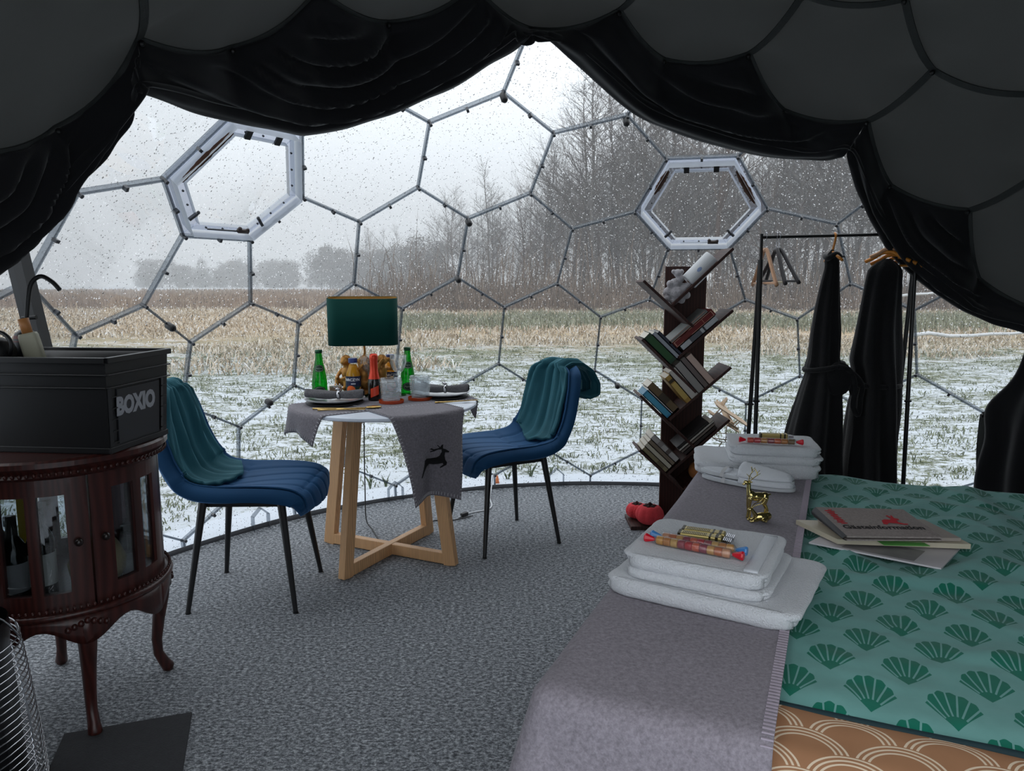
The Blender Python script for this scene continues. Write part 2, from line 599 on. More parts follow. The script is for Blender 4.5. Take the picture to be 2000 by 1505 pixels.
# opening hatches
M_debris = mat('leaf_debris', (74, 48, 34), rough=0.9, var=0.5, vscale=40, bump=0.6, bscale=90)
def hatch(num, fi, debris, hinge_k, handle_k):
    root = struct('window_%d' % num)
    f = DFACES[fi]
    n = DF[fi].normalized()
    P = [dpt(DV[q]) for q in f]
    c = sum(P, Vector()) / len(P)
    def ring(name, k0, k1, off0, off1, m):
        for i in range(len(P)):
            a, b = P[i], P[(i + 1) % len(P)]
            q = [c + (a - c) * k0 - n * off0, c + (b - c) * k0 - n * off0, c + (b - c) * k1 - n * off1, c + (a - c) * k1 - n * off1]
            mb = MB().add(q + [p - n * 0.006 for p in q], [(0, 1, 2, 3), (7, 6, 5, 4), (0, 4, 5, 1), (1, 5, 6, 2), (2, 6, 7, 3), (3, 7, 4, 0)])
            obj(name, mb, m, root)
    ring('outer_frame', 0.985, 0.90, 0.0, 0.005, M_hatch)
    ring('upstand', 0.90, 0.895, -0.035, 0.055, M_hatch_white)
    ring('sash', 0.865, 0.745, 0.012, 0.012, M_hatch)
    ring('sash_lip', 0.748, 0.738, 0.004, 0.026, M_hatch_white)
    mb = MB(); mb.add([c + (p - c) * 0.745 - n * 0.01 for p in P], [tuple(range(len(P)))])
    obj('pane', mb, M_pane, root)
    order = sorted(range(len(P)), key=lambda i: -((P[i] + P[(i + 1) % len(P)]) / 2).z)
    top = order[0]
    a, b = P[top], P[(top + 1) % len(P)]
    for k in (0.24, 0.76):
        q = c + (a.lerp(b, k) - c) * 0.80 - n * 0.028
        mb = MB().beam(q - (b - a).normalized() * 0.014, q + (b - a).normalized() * 0.014, 0.046, 0.012, up=n)
        obj('hinge', mb, M_black, root, bevel=0.002)
    bot = order[-1]
    a, b = P[bot], P[(bot + 1) % len(P)]
    d = (b - a).normalized()
    inn = (c - (a + b) / 2).normalized()
    bar = MB().tube([c + (a.lerp(b, 0.12) - c) * 0.76 - n * 0.05, c + (a.lerp(b, 0.88) - c) * 0.76 - n * 0.05], 0.0035, 8)
    obj('stay_rod', bar, M_hatch_white if num == 2 else M_clip, root)
    q = c + (a.lerp(b, 0.80 if (b - a).x > 0 else 0.20) - c) * 0.74 - n * 0.055
    hd = MB().beam(q - d * 0.028, q + d * 0.028, 0.014, 0.016, up=n).ell(q + d * 0.02 + inn * 0.01, 0.010, 8, 6).ell(q - d * 0.022 + inn * 0.006, 0.009, 8, 6)
    obj('catch', hd, mat('brown_catch_%d' % num, (58, 46, 42), rough=0.5), root, smooth=True)
    for kk in (order[-2], order[-3]):
        a2, b2 = P[kk], P[(kk + 1) % len(P)]
        lowk = 0.25 if a2.z < b2.z else 0.75
        q = c + (a2.lerp(b2, lowk) - c) * 0.80 - n * 0.03
        w = (c - q).normalized()
        lt = MB().beam(q - w * 0.018, q + w * 0.024, 0.012, 0.012, up=n).ell(q + w * 0.03, 0.008, 8, 6)
        obj('latch', lt, M_clip, root)
    for i in range(len(P)):
        a2, b2 = P[i], P[(i + 1) % len(P)]
        for k in (0.2, 0.5, 0.8):
            q = c + (a2.lerp(b2, k) - c) * 0.805 - n * 0.018
            obj('screw', MB().tube([q, q - n * 0.006], 0.0045, 6), M_clip, root)
    for kk, lo, hi in debris:
        a2, b2 = P[kk], P[(kk + 1) % len(P)]
        mb = MB()
        random.seed(3 + kk)
        m = 26
        def dp(u, v):
            k = lo + (hi - lo) * u
            wob = 0.10 * noise.noise((u * 9, num * 3.1, 0)) + 0.06 * noise.noise((u * 31, num, 4))
            wd = 0.032 * (0.35 + 0.65 * math.sin(PI * u) ** 0.6) * (1 + wob * 3)
            ctr = c + (a2.lerp(b2, k) - c) * (0.865)
            o = (ctr - c).normalized()
            return ctr + o * (wd * (v - 0.45)) - n * (0.045 + 0.012 * math.sin(PI * v) * (1 + wob * 4))
        mb.grid(dp, m, 5)
        obj('leaf_debris', mb, M_debris, root, smooth=True)
    return root
def edge_at(fi, target):
    f = DFACES[fi]; P = [dpt(DV[q]) for q in f]; t = Vector(target)
    return min(range(len(P)), key=lambda i: ((P[i] + P[(i + 1) % len(P)]) / 2 - t).length)
# upper-left edge of the first hatch, upper-right and upper-left edge of the second
fc37, fc22 = dpt(DF[37]), dpt(DF[22])
side37 = Vector((-DF[37].y, DF[37].x, 0)).normalized(); side22 = Vector((-DF[22].y, DF[22].x, 0)).normalized()
hatch(1, 37, [(edge_at(37, fc37 + side37 * 0.22 + Vector((0, 0, 0.13))), 0.06, 0.94)], 0, 0)
hatch(2, 22, [(edge_at(22, fc22 - side22 * 0.22 + Vector((0, 0, 0.13))), 0.1, 0.8), (edge_at(22, fc22 + side22 * 0.22 + Vector((0, 0, 0.13))), 0.45, 0.95)], 0, 0)

# fabric liner over the rest of the dome, each cell its own panel
liner = struct('wall_liner')
liner_edges = set()
LK = 0.985
def seam_pt(a, b, s):
    p = dpt(DV[a], LK).lerp(dpt(DV[b], LK), s)
    n = (DC - p).normalized()
    return p + n * (0.030 * 4 * s * (1 - s)) - Vector((0, 0, 0.008 * 4 * s * (1 - s)))
for i in LINED:
    f = DFACES[i]
    if min(dpt(DV[q]).z for q in f) < -0.25:
        continue
    c = dpt(DF[i], LK)
    n = (DC - c).normalized()
    bl = 0.055 + 0.015 * noise.noise((i * 1.7, 0, 0))
    rim = []
    for a, b in zip(f, f[1:] + f[:1]):
        lo, hi = min(a, b), max(a, b)
        for k in range(6):
            s = k / 6
            q = seam_pt(lo, hi, s if a == lo else 1 - s)
            w = (DV[a].lerp(DV[b], s)).normalized()
            rim.append((w, q - dpt(w, LK)))
        liner_edges.add((lo, hi))
    m = len(rim)
    mb = MB()
    K = 9
    for r in range(K):
        t = r / K
        for w, sag in rim:
            d = w.lerp(DF[i].normalized(), t).normalized()
            q = dpt(d, LK) + sag * (1 - t) ** 3 + n * (bl * (1 - (1 - t) ** 2))
            mb.v.append(tuple(q))
    mb.v.append(tuple(c + n * bl))
    for r in range(K - 1):
        for k in range(m):
            k2 = (k + 1) % m
            mb.f.append((r * m + k, r * m + k2, (r + 1) * m + k2, (r + 1) * m + k))
    for k in range(m):
        mb.f.append(((K - 1) * m + k, (K - 1) * m + (k + 1) % m, K * m))
    obj('liner_panel', mb, M_liner, liner, smooth=True)
for a, b in liner_edges:
    pts = [seam_pt(a, b, k / 10) for k in range(11)]
    mb = MB()
    for p, q in zip(pts, pts[1:]):
        n = (DC - p).normalized()
        mb.beam(p + n * 0.004, q + n * 0.004, 0.028, 0.005, up=n)
    obj('seam_tape', mb, M_seam, liner)
for q in {v for e in liner_edges for v in e}:
    p = dpt(DV[q], LK); n = (DC - p).normalized()
    obj('tie_toggle', MB().ell(p + n * 0.02, (0.011, 0.011, 0.011), 8, 6), M_black, liner)

# gathered curtains hanging in swags below the liner
def common_v(*fs):
    s = set(DFACES[fs[0]])
    for g in fs[1:]:
        s &= set(DFACES[g])
    return next(iter(s)) if s else None
def vnear(p):
    p = Vector(p)
    return min(range(len(DV)), key=lambda i: (dpt(DV[i]) - p).length)
def k108(p):
    return (p[0] * 1.08, p[1] * 1.08, 1.3 + 1.08 * (p[2] - 1.3))
V88 = vnear(k108((-1.07, 2.19, 2.01))); V89 = vnear(k108((-0.92, 2.49, 2.08))); V95 = vnear(k108((-0.64, 2.52, 2.26))); V66 = vnear(k108((-0.46, 2.81, 2.26)))
V67 = vnear(k108((-0.15, 2.81, 2.38))); V68 = vnear(k108((0.07, 3.07, 2.32))); V69 = vnear(k108((0.41, 3.04, 2.38))); V70 = vnear(k108((0.64, 3.26, 2.26)))
V41 = vnear(k108((0.97, 3.18, 2.26))); V35 = vnear(k108((1.18, 3.36, 2.08))); V36 = vnear(k108((1.5, 3.25, 2.01))); V28 = vnear(k108((1.7, 3.4, 1.76))); V29 = vnear(k108((1.97, 3.26, 1.63)))
V80 = vnear(k108((-1.31, 2.16, 1.76))); V79 = vnear(k108((-1.41, 1.86, 1.63))); V78 = vnear(k108((-1.27, 1.58, 1.76)))
VR1 = common_v(25, 27, 87); VR2 = common_v(27, 83, 87)
def swag(label, top_ids, bottom, seed, folds=3.5, amp=0.030):
    tops = []
    for a, b in zip(top_ids, top_ids[1:]):
        lo, hi = min(a, b), max(a, b)
        for k in range(8):
            s = k / 8
            tops.append(seam_pt(lo, hi, s if a == lo else 1 - s) + (DC - dpt(DV[a])).normalized() * 0.008)
    tops.append(dpt(DV[top_ids[-1]], LK) + (DC - dpt(DV[top_ids[-1]])).normalized() * 0.008)
    NU, NT_, NR = 72, 34, 8
    bot = spline(bottom, NU)
    def top_at(s):
        x = s * (len(tops) - 1); i = min(int(x), len(tops) - 2)
        return tops[i].lerp(tops[i + 1], x - i)
    def P(s, t):
        T, B = top_at(s), bot[int(round(s * NU))]
        n = (DC - B).normalized()
        up = (T - B); up = (up - n * up.dot(n)).normalized()
        tot = NT_ + NR
        k = t * tot
        env = math.sin(PI * min(1, max(0, s))) ** 0.6
        if k <= NT_:
            tt = k / NT_
            q = T.lerp(B, tt)
            dist = (1 - tt) * (T - B).length
            ph = -folds * dist / 0.40 * 2 * PI * (0.75 + 0.5 * env) + 0.8 * noise.noise((s * 2.0, seed, 0)) + seed
            sharp = math.sin(ph) + 0.30 * math.sin(1.7 * ph + 1 + 2 * s)
            a = amp * (0.25 + 0.75 * env) * ease(dist / 0.06) * ease(tt * 3.0) * (1 if tt < 0.97 else (1 - tt) / 0.03)
            off = a * sharp + 0.10 * env * math.sin(PI * tt) * 0.5 + 0.012 * noise.noise((s * 12, tt * 5, seed))
            return q + n * off
        ph = (k - NT_) / NR * PI * 1.15
        rho = 0.045 * (0.35 + 0.65 * env)
        ctr = B + up * rho
        return ctr - up * (rho * math.cos(ph)) - n * (rho * math.sin(ph))
    mb = MB().grid(P, NU, NT_ + NR)
    o = obj('curtain_swag', mb, M_swag, smooth=True, solid=0.006)
    tag(o, label, 'curtain', 'dark curtain swags under the dome liner')
    return o
SA = [(-1.127, 2.327, 1.875), (-1.189, 2.391, 1.804), (-1.266, 2.413, 1.716), (-1.362, 2.381, 1.602), (-1.461, 2.342, 1.465), (-1.543, 2.259, 1.338), (-1.592, 2.126, 1.249), (-1.60, 1.95, 1.25), (-1.54, 1.79, 1.40), (-1.42, 1.72, 1.62)]
SB = [(-1.127, 2.327, 1.875), (-1.102, 2.481, 1.878), (-1.06, 2.658, 1.877), (-0.983, 2.842, 1.885), (-0.885, 3.018, 1.892), (-0.81, 3.114, 1.903), (-0.683, 3.205, 1.945), (-0.521, 3.269, 2.01), (-0.349, 3.289, 2.088), (-0.173, 3.276, 2.168), (-0.032, 3.231, 2.237), (0.062, 3.173, 2.289), (0.087, 3.157, 2.302)]
SC = [(0.087, 3.157, 2.302), (0.136, 3.185, 2.299), (0.239, 3.302, 2.257), (0.388, 3.457, 2.183), (0.574, 3.602, 2.09), (0.732, 3.665, 2.033), (0.912, 3.692, 1.984), (1.087, 3.696, 1.937), (1.274, 3.661, 1.9), (1.443, 3.592, 1.879), (1.515, 3.537, 1.884), (1.532, 3.513, 1.894)]
SD = [(1.536, 3.511, 1.893), (1.598, 3.579, 1.8), (1.704, 3.655, 1.655), (1.808, 3.697, 1.524), (1.925, 3.711, 1.388), (2.041, 3.679, 1.288), (2.166, 3.62, 1.189), (2.271, 3.542, 1.123), (2.373, 3.435, 1.081), (2.467, 3.303, 1.062)]
swag('dark curtain swag running down above the black crate and tap', [V88, V80, V79, V78], SA, 1.3, 4.2)
swag('dark curtain swag over the tilted hexagonal hatch with the long debris line', [V88, V89, V95, V66, V67, V68], SB, 2.1, 3.6, 0.034)
swag('dark curtain swag sloping from the dome peak above the bookshelf hatch', [V68, V69, V70, V41, V35, V36], SC, 4.4, 3.2)
swag('dark curtain swag falling above the clothes rack', [V36, V28, V29, VR1, VR2], SD, 0.4, 4.0)

# curtain hanging to the floor beyond the bed
def hang(u, v):
    z = 1.10 - 1.10 * v
    s = u
    base = Vector((2.335, 3.62, 0)).lerp(Vector((2.62, 3.16, 0)), s)
    n = Vector((-0.85, -0.5, 0))
    spread = 0.3 + 0.7 * ease(v * 1.4)
    q = Vector((2.46, 3.40, 0)).lerp(base, spread) + n * (0.030 * math.sin(s * 22 + 1.2 * math.sin(v * 3)) * spread + 0.012 * noise.noise((s * 9, v * 4, 3)))
    if z < 0.75:
        q -= n * 0.0
    # a fold pulled out to a point half way down
    flare = math.exp(-((v - 0.36) / 0.10) ** 2) * (1 - ease(s * 3))
    q += Vector((-0.03, 0.06, 0)) * flare
    return Vector((q.x, q.y, z))
o = obj('hanging_curtain', MB().grid(hang, 40, 40), M_swag, smooth=True, solid=0.006)
tag(o, 'dark curtain gathered and hanging to the floor beside the bed', 'curtain')

# ------------------------------------------------------------------ floor, platform and ground
def carpet_mat():
    t = NT('grey_carpet')
    v = t.coord('Object')
    a = t.noise(t.coord('Object', (1.0, 1.5, 1)), 60, 8, 0.92)
    b = t.noise(t.coord('Object', (1.0, 1.6, 1)), 85, 3, 0.6)
    s = t.math('ADD', t.math('MULTIPLY', a, 0.85), t.math('MULTIPLY', b, 0.15))
    col = t.ramp(s, [(0.42, lin((40, 43, 47))), (0.5, lin((116, 120, 125))), (0.58, lin((210, 214, 219)))])
    big = t.noise(v, 1.6, 3)
    col = t.mix(t.math('MULTIPLY', big, 0.25), col, lin((118, 122, 126)))
    return t.done(t.bsdf(col, 0.95, 0, 0.1, t.bump(a, 0.3, 0.004)))
M_carpet = carpet_mat()
FLR = 2.50
mb = MB()
mb.lathe([(0.0, 0.0), (1.0, 0.0), (2.0, 0.0), (FLR - 0.05, 0.0), (FLR - 0.02, 0.004), (FLR, 0.012)], 96, (DC.x, DC.y, 0))
mb.lathe([(FLR, 0.012), (FLR, -0.035)], 96, (DC.x, DC.y, 0))
struct('floor', mb, M_carpet, smooth=True)
M_lip = mat('carpet_edge', (74, 76, 80), rough=0.9, var=0.2, bump=0.3, bscale=200)
mb = MB()
for k in range(144):
    a = 2 * PI * k / 144
def lip(u, v):
    a = u * 2 * PI
    w = 0.006 * noise.noise((math.cos(a) * 6, math.sin(a) * 6, 0))
    r = FLR + 0.002 + 0.004 * v
    return (DC.x + math.cos(a) * r, DC.y + math.sin(a) * r, 0.005 + v * (0.030 + w))
struct('trim_1', MB().grid(lip, 144, 2), M_lip, smooth=True, solid=0.005)
M_platform = mat('snowy_platform', (190, 197, 206), rough=0.7, var=0.05, vscale=5, bump=0.15, bscale=14)
mb = MB().lathe([(FLR - 0.02, -0.03), (FLR + 0.15, -0.028), (FLR + 0.45, -0.03), (FLR + 0.47, -0.05)], 96, (DC.x, DC.y, 0))
struct('trim_2', mb, M_platform, smooth=True)

def ground_mat():
    t = NT('snowy_meadow')
    v = t.coord('Object')
    sep = t.node('ShaderNodeSeparateXYZ'); t.l.new(v, sep.inputs[0])
    y = sep.outputs[1]
    n1 = t.noise(t.coord('Object', (1, 2.4, 1)), 0.55, 5, 0.6)
    n2 = t.noise(t.coord('Object', (1, 2.2, 1)), 5.0, 6, 0.68)
    n3 = t.noise(v, 24, 4, 0.7)
    mixn = t.math('ADD', t.math('MULTIPLY', n1, 0.25), t.math('ADD', t.math('MULTIPLY', n2, 0.38), t.math('MULTIPLY', n3, 0.37)))
    # snow thins out across the meadow
    thin = t.ramp(t.math('DIVIDE', y, 40.0), [(0.08, (0.42,) * 3), (0.14, (0.475,) * 3), (0.28, (0.50,) * 3), (0.40, (0.54,) * 3), (0.60, (0.60,) * 3), (1.0, (0.64,) * 3)])
    snowf = t.math('MULTIPLY_ADD', t.math('SUBTRACT', mixn, thin), 13.0, 0.5, clamp=True)
    grass = t.ramp(n2, [(0.3, lin((62, 70, 52))), (0.55, lin((112, 116, 92))), (0.75, lin((150, 142, 112)))])
    straw = t.ramp(t.noise(t.coord('Object', (1, 3, 1)), 2.2, 6, 0.7), [(0.3, lin((118, 98, 76))), (0.5, lin((172, 150, 120))), (0.7, lin((206, 190, 164)))])
    far = t.math('MULTIPLY_ADD', t.math('ADD', y, t.math('MULTIPLY', t.math('SUBTRACT', n1, 0.5), 14.0)), 0.12, -1.55, clamp=True)
    soil = t.mix(far, grass, straw)
    col = t.mix(snowf, soil, lin((190, 196, 202)))
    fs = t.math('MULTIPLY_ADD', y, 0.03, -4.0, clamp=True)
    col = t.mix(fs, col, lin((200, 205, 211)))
    h = t.math('ADD', t.math('MULTIPLY', n2, 0.7), t.math('MULTIPLY', n3, 0.3))
    return t.done(t.bsdf(col, 0.9, 0, 0.15, t.bump(h, 0.6, 0.05)))
mb = MB()
def gz(x, y):
    d = math.hypot(x - DC.x, y - DC.y)
    k = ease((d - 3.0) / 3.0)
    return -0.06 + k * (0.05 * fbm(x, y, 0, 0.35))
ys = [-40, -15, -6, -3, -1.5, 0] + [0.5 * k for k in range(1, 41)] + [22, 24, 27, 30, 35, 40, 50, 65, 90, 130, 200, 300, 420]
xs = [-400, -200, -100, -60, -40, -30, -24, -19, -15] + [0.5 * k for k in range(-26, 27)] + [15, 19, 24, 30, 40, 60, 100, 200, 400]
for yy in ys:
    for xx in xs:
        mb.v.append((xx, yy, gz(xx, yy)))
nx = len(xs)
for i in range(len(ys) - 1):
    for j in range(nx - 1):
        mb.f.append((i * nx + j, i * nx + j + 1, (i + 1) * nx + j + 1, (i + 1) * nx + j))
struct('ground', mb, ground_mat(), smooth=True)

# ------------------------------------------------------------------ meadow grass, reeds and brush
def blades(name, label, cat, pts, hts, wid, m, lean=0.45, bend=True, seed=1):
    rng = np.random.default_rng(seed)
    n = len(pts)
    az = rng.uniform(0, 2 * PI, n); ln = rng.uniform(0.05, lean, n) * hts
    fa = rng.uniform(-0.7, 0.7, n)
    wx, wy = np.cos(fa) * wid / 2, np.sin(fa) * wid / 2
    V = np.zeros((n, 5, 3), np.float32)
    V[:, 0] = pts; V[:, 1] = pts; V[:, 2] = pts; V[:, 3] = pts; V[:, 4] = pts
    V[:, 0, 0] -= wx; V[:, 0, 1] -= wy; V[:, 1, 0] += wx; V[:, 1, 1] += wy
    dx, dy = np.cos(az) * ln, np.sin(az) * ln
    for q, s in ((2, 1), (3, -1)):
        V[:, q, 0] += s * wx * 0.8 + dx * 0.3; V[:, q, 1] += s * wy * 0.8 + dy * 0.3; V[:, q, 2] += hts * 0.6
    V[:, 4, 0] += dx; V[:, 4, 1] += dy; V[:, 4, 2] += hts * (0.95 - 0.25 * (ln / np.maximum(hts, 1e-6)))
    me = bpy.data.meshes.new(name)
    me.vertices.add(n * 5); me.vertices.foreach_set('co', V.ravel())
    base = (np.arange(n) * 5)[:, None]
    quads = (base + np.array([0, 1, 2, 3])).ravel(); tris = (base + np.array([3, 2, 4])).ravel()
    loops = np.concatenate([quads, tris]).astype(np.int32)
    me.loops.add(len(loops)); me.loops.foreach_set('vertex_index', loops)
    starts = np.concatenate([np.arange(n) * 4, n * 4 + np.arange(n) * 3]).astype(np.int32)
    me.polygons.add(2 * n); me.polygons.foreach_set('loop_start', starts)
    me.update(calc_edges=True); me.validate()
    me.materials.append(m)
    o = bpy.data.objects.new(name, me); COL.objects.link(o)
    o['kind'] = 'stuff'
    tag(o, label, cat)
    return o
def wedge(n, y0, y1, rng, powr=1.0, xs=0.80, xoff=0.0):
    y = y0 + (y1 - y0) * rng.uniform(0, 1, n) ** powr
    x = rng.uniform(-xs, xs, n) * (y + 1.0) + xoff
    return x, y
def veg_mat(name, stops, scale=3.0):
    t = NT(name)
    v = t.coord('Object')
    nz = t.noise(v, scale, 4, 0.7)
    col = t.ramp(nz, stops)
    return t.done(t.bsdf(col, 0.9, 0, 0.1))
M_green = veg_mat('meadow_green', [(0.32, lin((84, 92, 72))), (0.48, lin((120, 126, 104))), (0.58, lin((150, 154, 138))), (0.66, lin((200, 205, 210)))], 7)
M_straw = veg_mat('dry_straw', [(0.28, lin((120, 104, 84))), (0.46, lin((170, 156, 136))), (0.58, lin((196, 187, 173))), (0.66, lin((214, 216, 218)))], 2.5)
M_reed = veg_mat('dry_reed', [(0.3, lin((100, 86, 76))), (0.55, lin((152, 134, 118))), (0.75, lin((182, 168, 152)))], 0.6)
M_rush = veg_mat('green_rush', [(0.3, lin((84, 90, 76))), (0.5, lin((128, 132, 112))), (0.7, lin((180, 178, 162)))], 3)
rng = np.random.default_rng(11)
def zfill(x, y):
    return np.array([gz(a, b) for a, b in zip(x, y)]) - 0.01
def outside(x, y, r=2.75):
    return np.hypot(x - DC.x, y - DC.y) > r
# tufts near the dome
nt = 3400
tx, ty = wedge(nt, 3.4, 16, rng, 1.5, 0.95)
keep = outside(tx, ty, 3.1); tx, ty = tx[keep], ty[keep]
rep = rng.integers(6, 22, len(tx))
px = np.repeat(tx, rep) + rng.normal(0, 0.07, rep.sum()); py = np.repeat(ty, rep) + rng.normal(0, 0.05, rep.sum())
blades('meadow_grass', 'green grass tufts poking through the thin snow outside', 'grass', np.stack([px, py, zfill(px, py)], 1), rng.uniform(0.02, 0.075, len(px)), 0.006 + 0.0006 * py, M_green, 1.6, seed=2)
x, y = wedge(62000, 9.5, 46, rng, 1.2)
dens = np.array([noise.noise((a * 0.16, b * 0.30, 2)) for a, b in zip(x, y)]) + np.clip((y - 16) / 10, -0.75, 0.8)
k = dens > -0.05; x, y = x[k], y[k]
blades('straw_grass', 'tall dry straw-coloured grass across the meadow', 'grass', np.stack([x, y, zfill(x, y)], 1), rng.uniform(0.05, 0.26, len(x)), 0.010 + 0.0009 * y, M_straw, 1.8, seed=3)
x, y = wedge(36000, 40, 125, rng, 1.3)
blades('reed_bed', 'brown reed bed along the far edge of the meadow', 'reeds', np.stack([x, y, np.zeros(len(x)) - 0.05], 1), rng.uniform(0.35, 0.95, len(x)), 0.012 + 0.0010 * y, M_reed, 0.35, seed=4)
x = rng.uniform(-4.5, 26, 15000); y = 25 + rng.normal(0, 1.6, 15000) + 1.2 * np.sin(x * 0.4)
k = np.array([noise.noise((a * 0.35, b * 0.5, 9)) for a, b in zip(x, y)]) > -0.25; x, y = x[k], y[k]
blades('rush_band', 'dark green band of rushes in front of the wood', 'rushes', np.stack([x, y, zfill(x, y)], 1), rng.uniform(0.25, 0.6, len(x)), 0.03 + 0 * x, M_rush, 0.7, seed=5)
x = rng.uniform(-8, 60, 26000); y = rng.uniform(36, 62, 26000)
M_brush = veg_mat('wood_brush', [(0.3, lin((66, 58, 52))), (0.55, lin((112, 98, 86))), (0.8, lin((160, 148, 136)))], 0.9)
blades('brushwood', 'tangled brown brushwood at the foot of the wood', 'brush', np.stack([x, y, np.zeros(len(x)) - 0.05], 1), 0.5 + rng.exponential(0.95, len(x)).clip(0, 5.5), 0.035 + 0 * x, M_brush, 0.8, seed=6)

# young shoots close to the shell
M_shoot = mat('shoot_green', (92, 104, 78), rough=0.8, var=0.3)
def shoot(x, y, h, lab, seed):
    r = random.Random(seed)
    root = thing('grass_shoot', lab, 'plant', (x, y, -0.062), 0, 'grass shoots outside the clear wall')
    for k in range(7):
        a = r.uniform(0, 2 * PI); l = h * r.uniform(0.5, 1)
        w = 0.005
        pts = [Vector((0, 0, 0)), Vector((math.cos(a) * l * 0.15, math.sin(a) * l * 0.15, l * 0.6)), Vector((math.cos(a) * l * 0.4, math.sin(a) * l * 0.4, l))]
        obj('leaf_blade', MB().tube(pts, [0.005, 0.0045, 0.001], 4), M_shoot, root)
for i, (x, y, h, lab) in enumerate([(-0.95, 4.83, 0.13, 'green grass shoots outside the wall behind the seat of the cabinet-side chair'), (-0.85, 4.86, 0.11, 'small grass shoots outside between the cabinet-side chair and the wooden table'),
        (-0.03, 4.98, 0.12, 'grass shoots outside behind the legs of the blue chair near the bookshelf'), (0.13, 5.05, 0.16, 'tallest grass shoots outside below the seat of the chair near the bookshelf'), (0.27, 5.12, 0.14, 'grass shoots outside just past the rear legs of the chair near the bookshelf')]):
    shoot(x, y, h, lab, i)
obj_cone = MB().lathe([(0.0, 0.06), (0.006, 0.055), (0.012, 0.02), (0.016, 0.0), (0, 0)], 10)
tag(obj('orange_peg', obj_cone, mat('orange_peg', (214, 120, 70), rough=0.6), loc=(-0.10, 4.87, -0.03), smooth=True), 'small orange ground peg outside behind the chair legs', 'peg')

# ------------------------------------------------------------------ bare trees
def bark_mat(name, c):
    t = NT(name)
    v = t.coord('Object', (1, 1, 0.25))
    nz = t.noise(v, 5, 4, 0.7)
    b = lin(c)
    return t.done(t.bsdf(t.ramp(nz, [(0.3, tuple(x * 0.55 for x in b[:3])), (0.65, b), (0.85, tuple(min(1, x * 2.0) for x in b[:3]))]), 0.9, 0, 0.15))
M_bark = [bark_mat('grey_bark', (82, 76, 72)), bark_mat('pale_bark', (104, 100, 97)), bark_mat('brown_bark', (84, 70, 62))]
def tree_mesh(seed, H, spread, twigs, first):
    r = random.Random(seed)
    trunk, crown = MB(), MB()
    pts = []
    x = y = 0.0
    for k in range(9):
        pts.append((x, y, H * k / 8))
        x += r.uniform(-1, 1) * 0.018 * H; y += r.uniform(-1, 1) * 0.018 * H
    r0 = 0.0105 * H
    trunk.tube(pts, [r0 * (1 - 0.92 * k / 8) for k in range(9)], 6)
    def at(t):
        s = t * 8; i = min(int(s), 7)
        return Vector(pts[i]).lerp(Vector(pts[i + 1]), s - i)
    def branch(p, d, l, rad, lvl):
        q = [p]
        dd = d.copy()
        m = 4 if lvl == 0 else 3
        for k in range(m):
            dd = (dd + Vector((r.uniform(-1, 1), r.uniform(-1, 1), r.uniform(-0.4, 0.9))) * 0.22).normalized()
            q.append(q[-1] + dd * (l / m))
        crown.tube(q, [rad * (1 - 0.75 * k / m) for k in range(m + 1)], 3, cap=False)
        if lvl < 2:
            n = twigs if lvl == 0 else max(3, twigs - 2)
            for k in range(n):
                t = r.uniform(0.25, 1.0) * m
                i = min(int(t), m - 1)
                pp = q[i].lerp(q[i + 1], t - i)
                nd = (dd + Vector((r.uniform(-1, 1), r.uniform(-1, 1), r.uniform(-0.5, 0.8))) * 0.95).normalized()
                branch(pp, nd, l * r.uniform(0.35, 0.6), rad * 0.45, lvl + 1)
    nb = int(36 + 8 * r.random())
    for k in range(nb):
        t = first + (0.98 - first) * (k + r.random()) / nb
        a = r.uniform(0, 2 * PI)
        up = r.uniform(0.35, 1.0)
        d = Vector((math.cos(a), math.sin(a), up)).normalized()
        l = H * spread * (1.05 - t) * r.uniform(0.6, 1.2) + 0.05 * H
        branch(at(t), d, l, 0.0028 * H * (1.15 - t) + 0.012, 0)
    return trunk, crown
tree_protos = []
for i, (H, sp, tw, first) in enumerate([(16, 0.34, 6, 0.25), (15, 0.22, 6, 0.35), (17, 0.40, 6, 0.30), (12, 0.30, 6, 0.12), (14, 0.46, 6, 0.18), (10, 0.40, 6, 0.08)]):
    tr, cr = tree_mesh(40 + i, H, sp, tw, first)
    mt = bpy.data.meshes.new('trunk'); mt.from_pydata(tr.v, [], tr.f); mt.materials.append(M_bark[i % 3])
    mc = bpy.data.meshes.new('crown'); mc.from_pydata(cr.v, [], cr.f); mc.materials.append(M_bark[i % 3])
    tree_protos.append((mt, mc))
def bushy_mesh(seed, H):
    r = np.random.default_rng(seed)
    tr = MB().tube([(0, 0, 0), (0.1, 0, H * 0.5), (0, 0.1, H * 0.9)], [0.16, 0.10, 0.03], 6)
    n = 2600
    blobs = [(r.uniform(-0.26, 0.26) * H, r.uniform(-0.2, 0.2) * H, r.uniform(0.08, 0.80) * H, r.uniform(0.12, 0.22) * H) for _ in range(13)]
    cr = MB()
    for k in range(n):
        b = blobs[r.integers(0, len(blobs))]
        d = r.normal(size=3); d *= (r.uniform(0, 1) ** 0.45) * b[3] / np.linalg.norm(d)
        c = np.array(b[:3]) + d
        if c[2] < 0.3:
            continue
        e = r.normal(size=3); e *= 0.42 / np.linalg.norm(e); g = r.normal(size=3); g *= 0.16 / np.linalg.norm(g)
        cr.add([c - e, c + e, c + g], [(0, 1, 2)])
    return tr, cr
for i in range(3):
    tr, cr = bushy_mesh(70 + i, 12.0)
    mt = bpy.data.meshes.new('trunk'); mt.from_pydata(tr.v, [], tr.f); mt.materials.append(M_bark[i])
    mc = bpy.data.meshes.new('crown'); mc.from_pydata(cr.v, [], cr.f); mc.materials.append(M_bark[i])
    tree_protos.append((mt, mc))
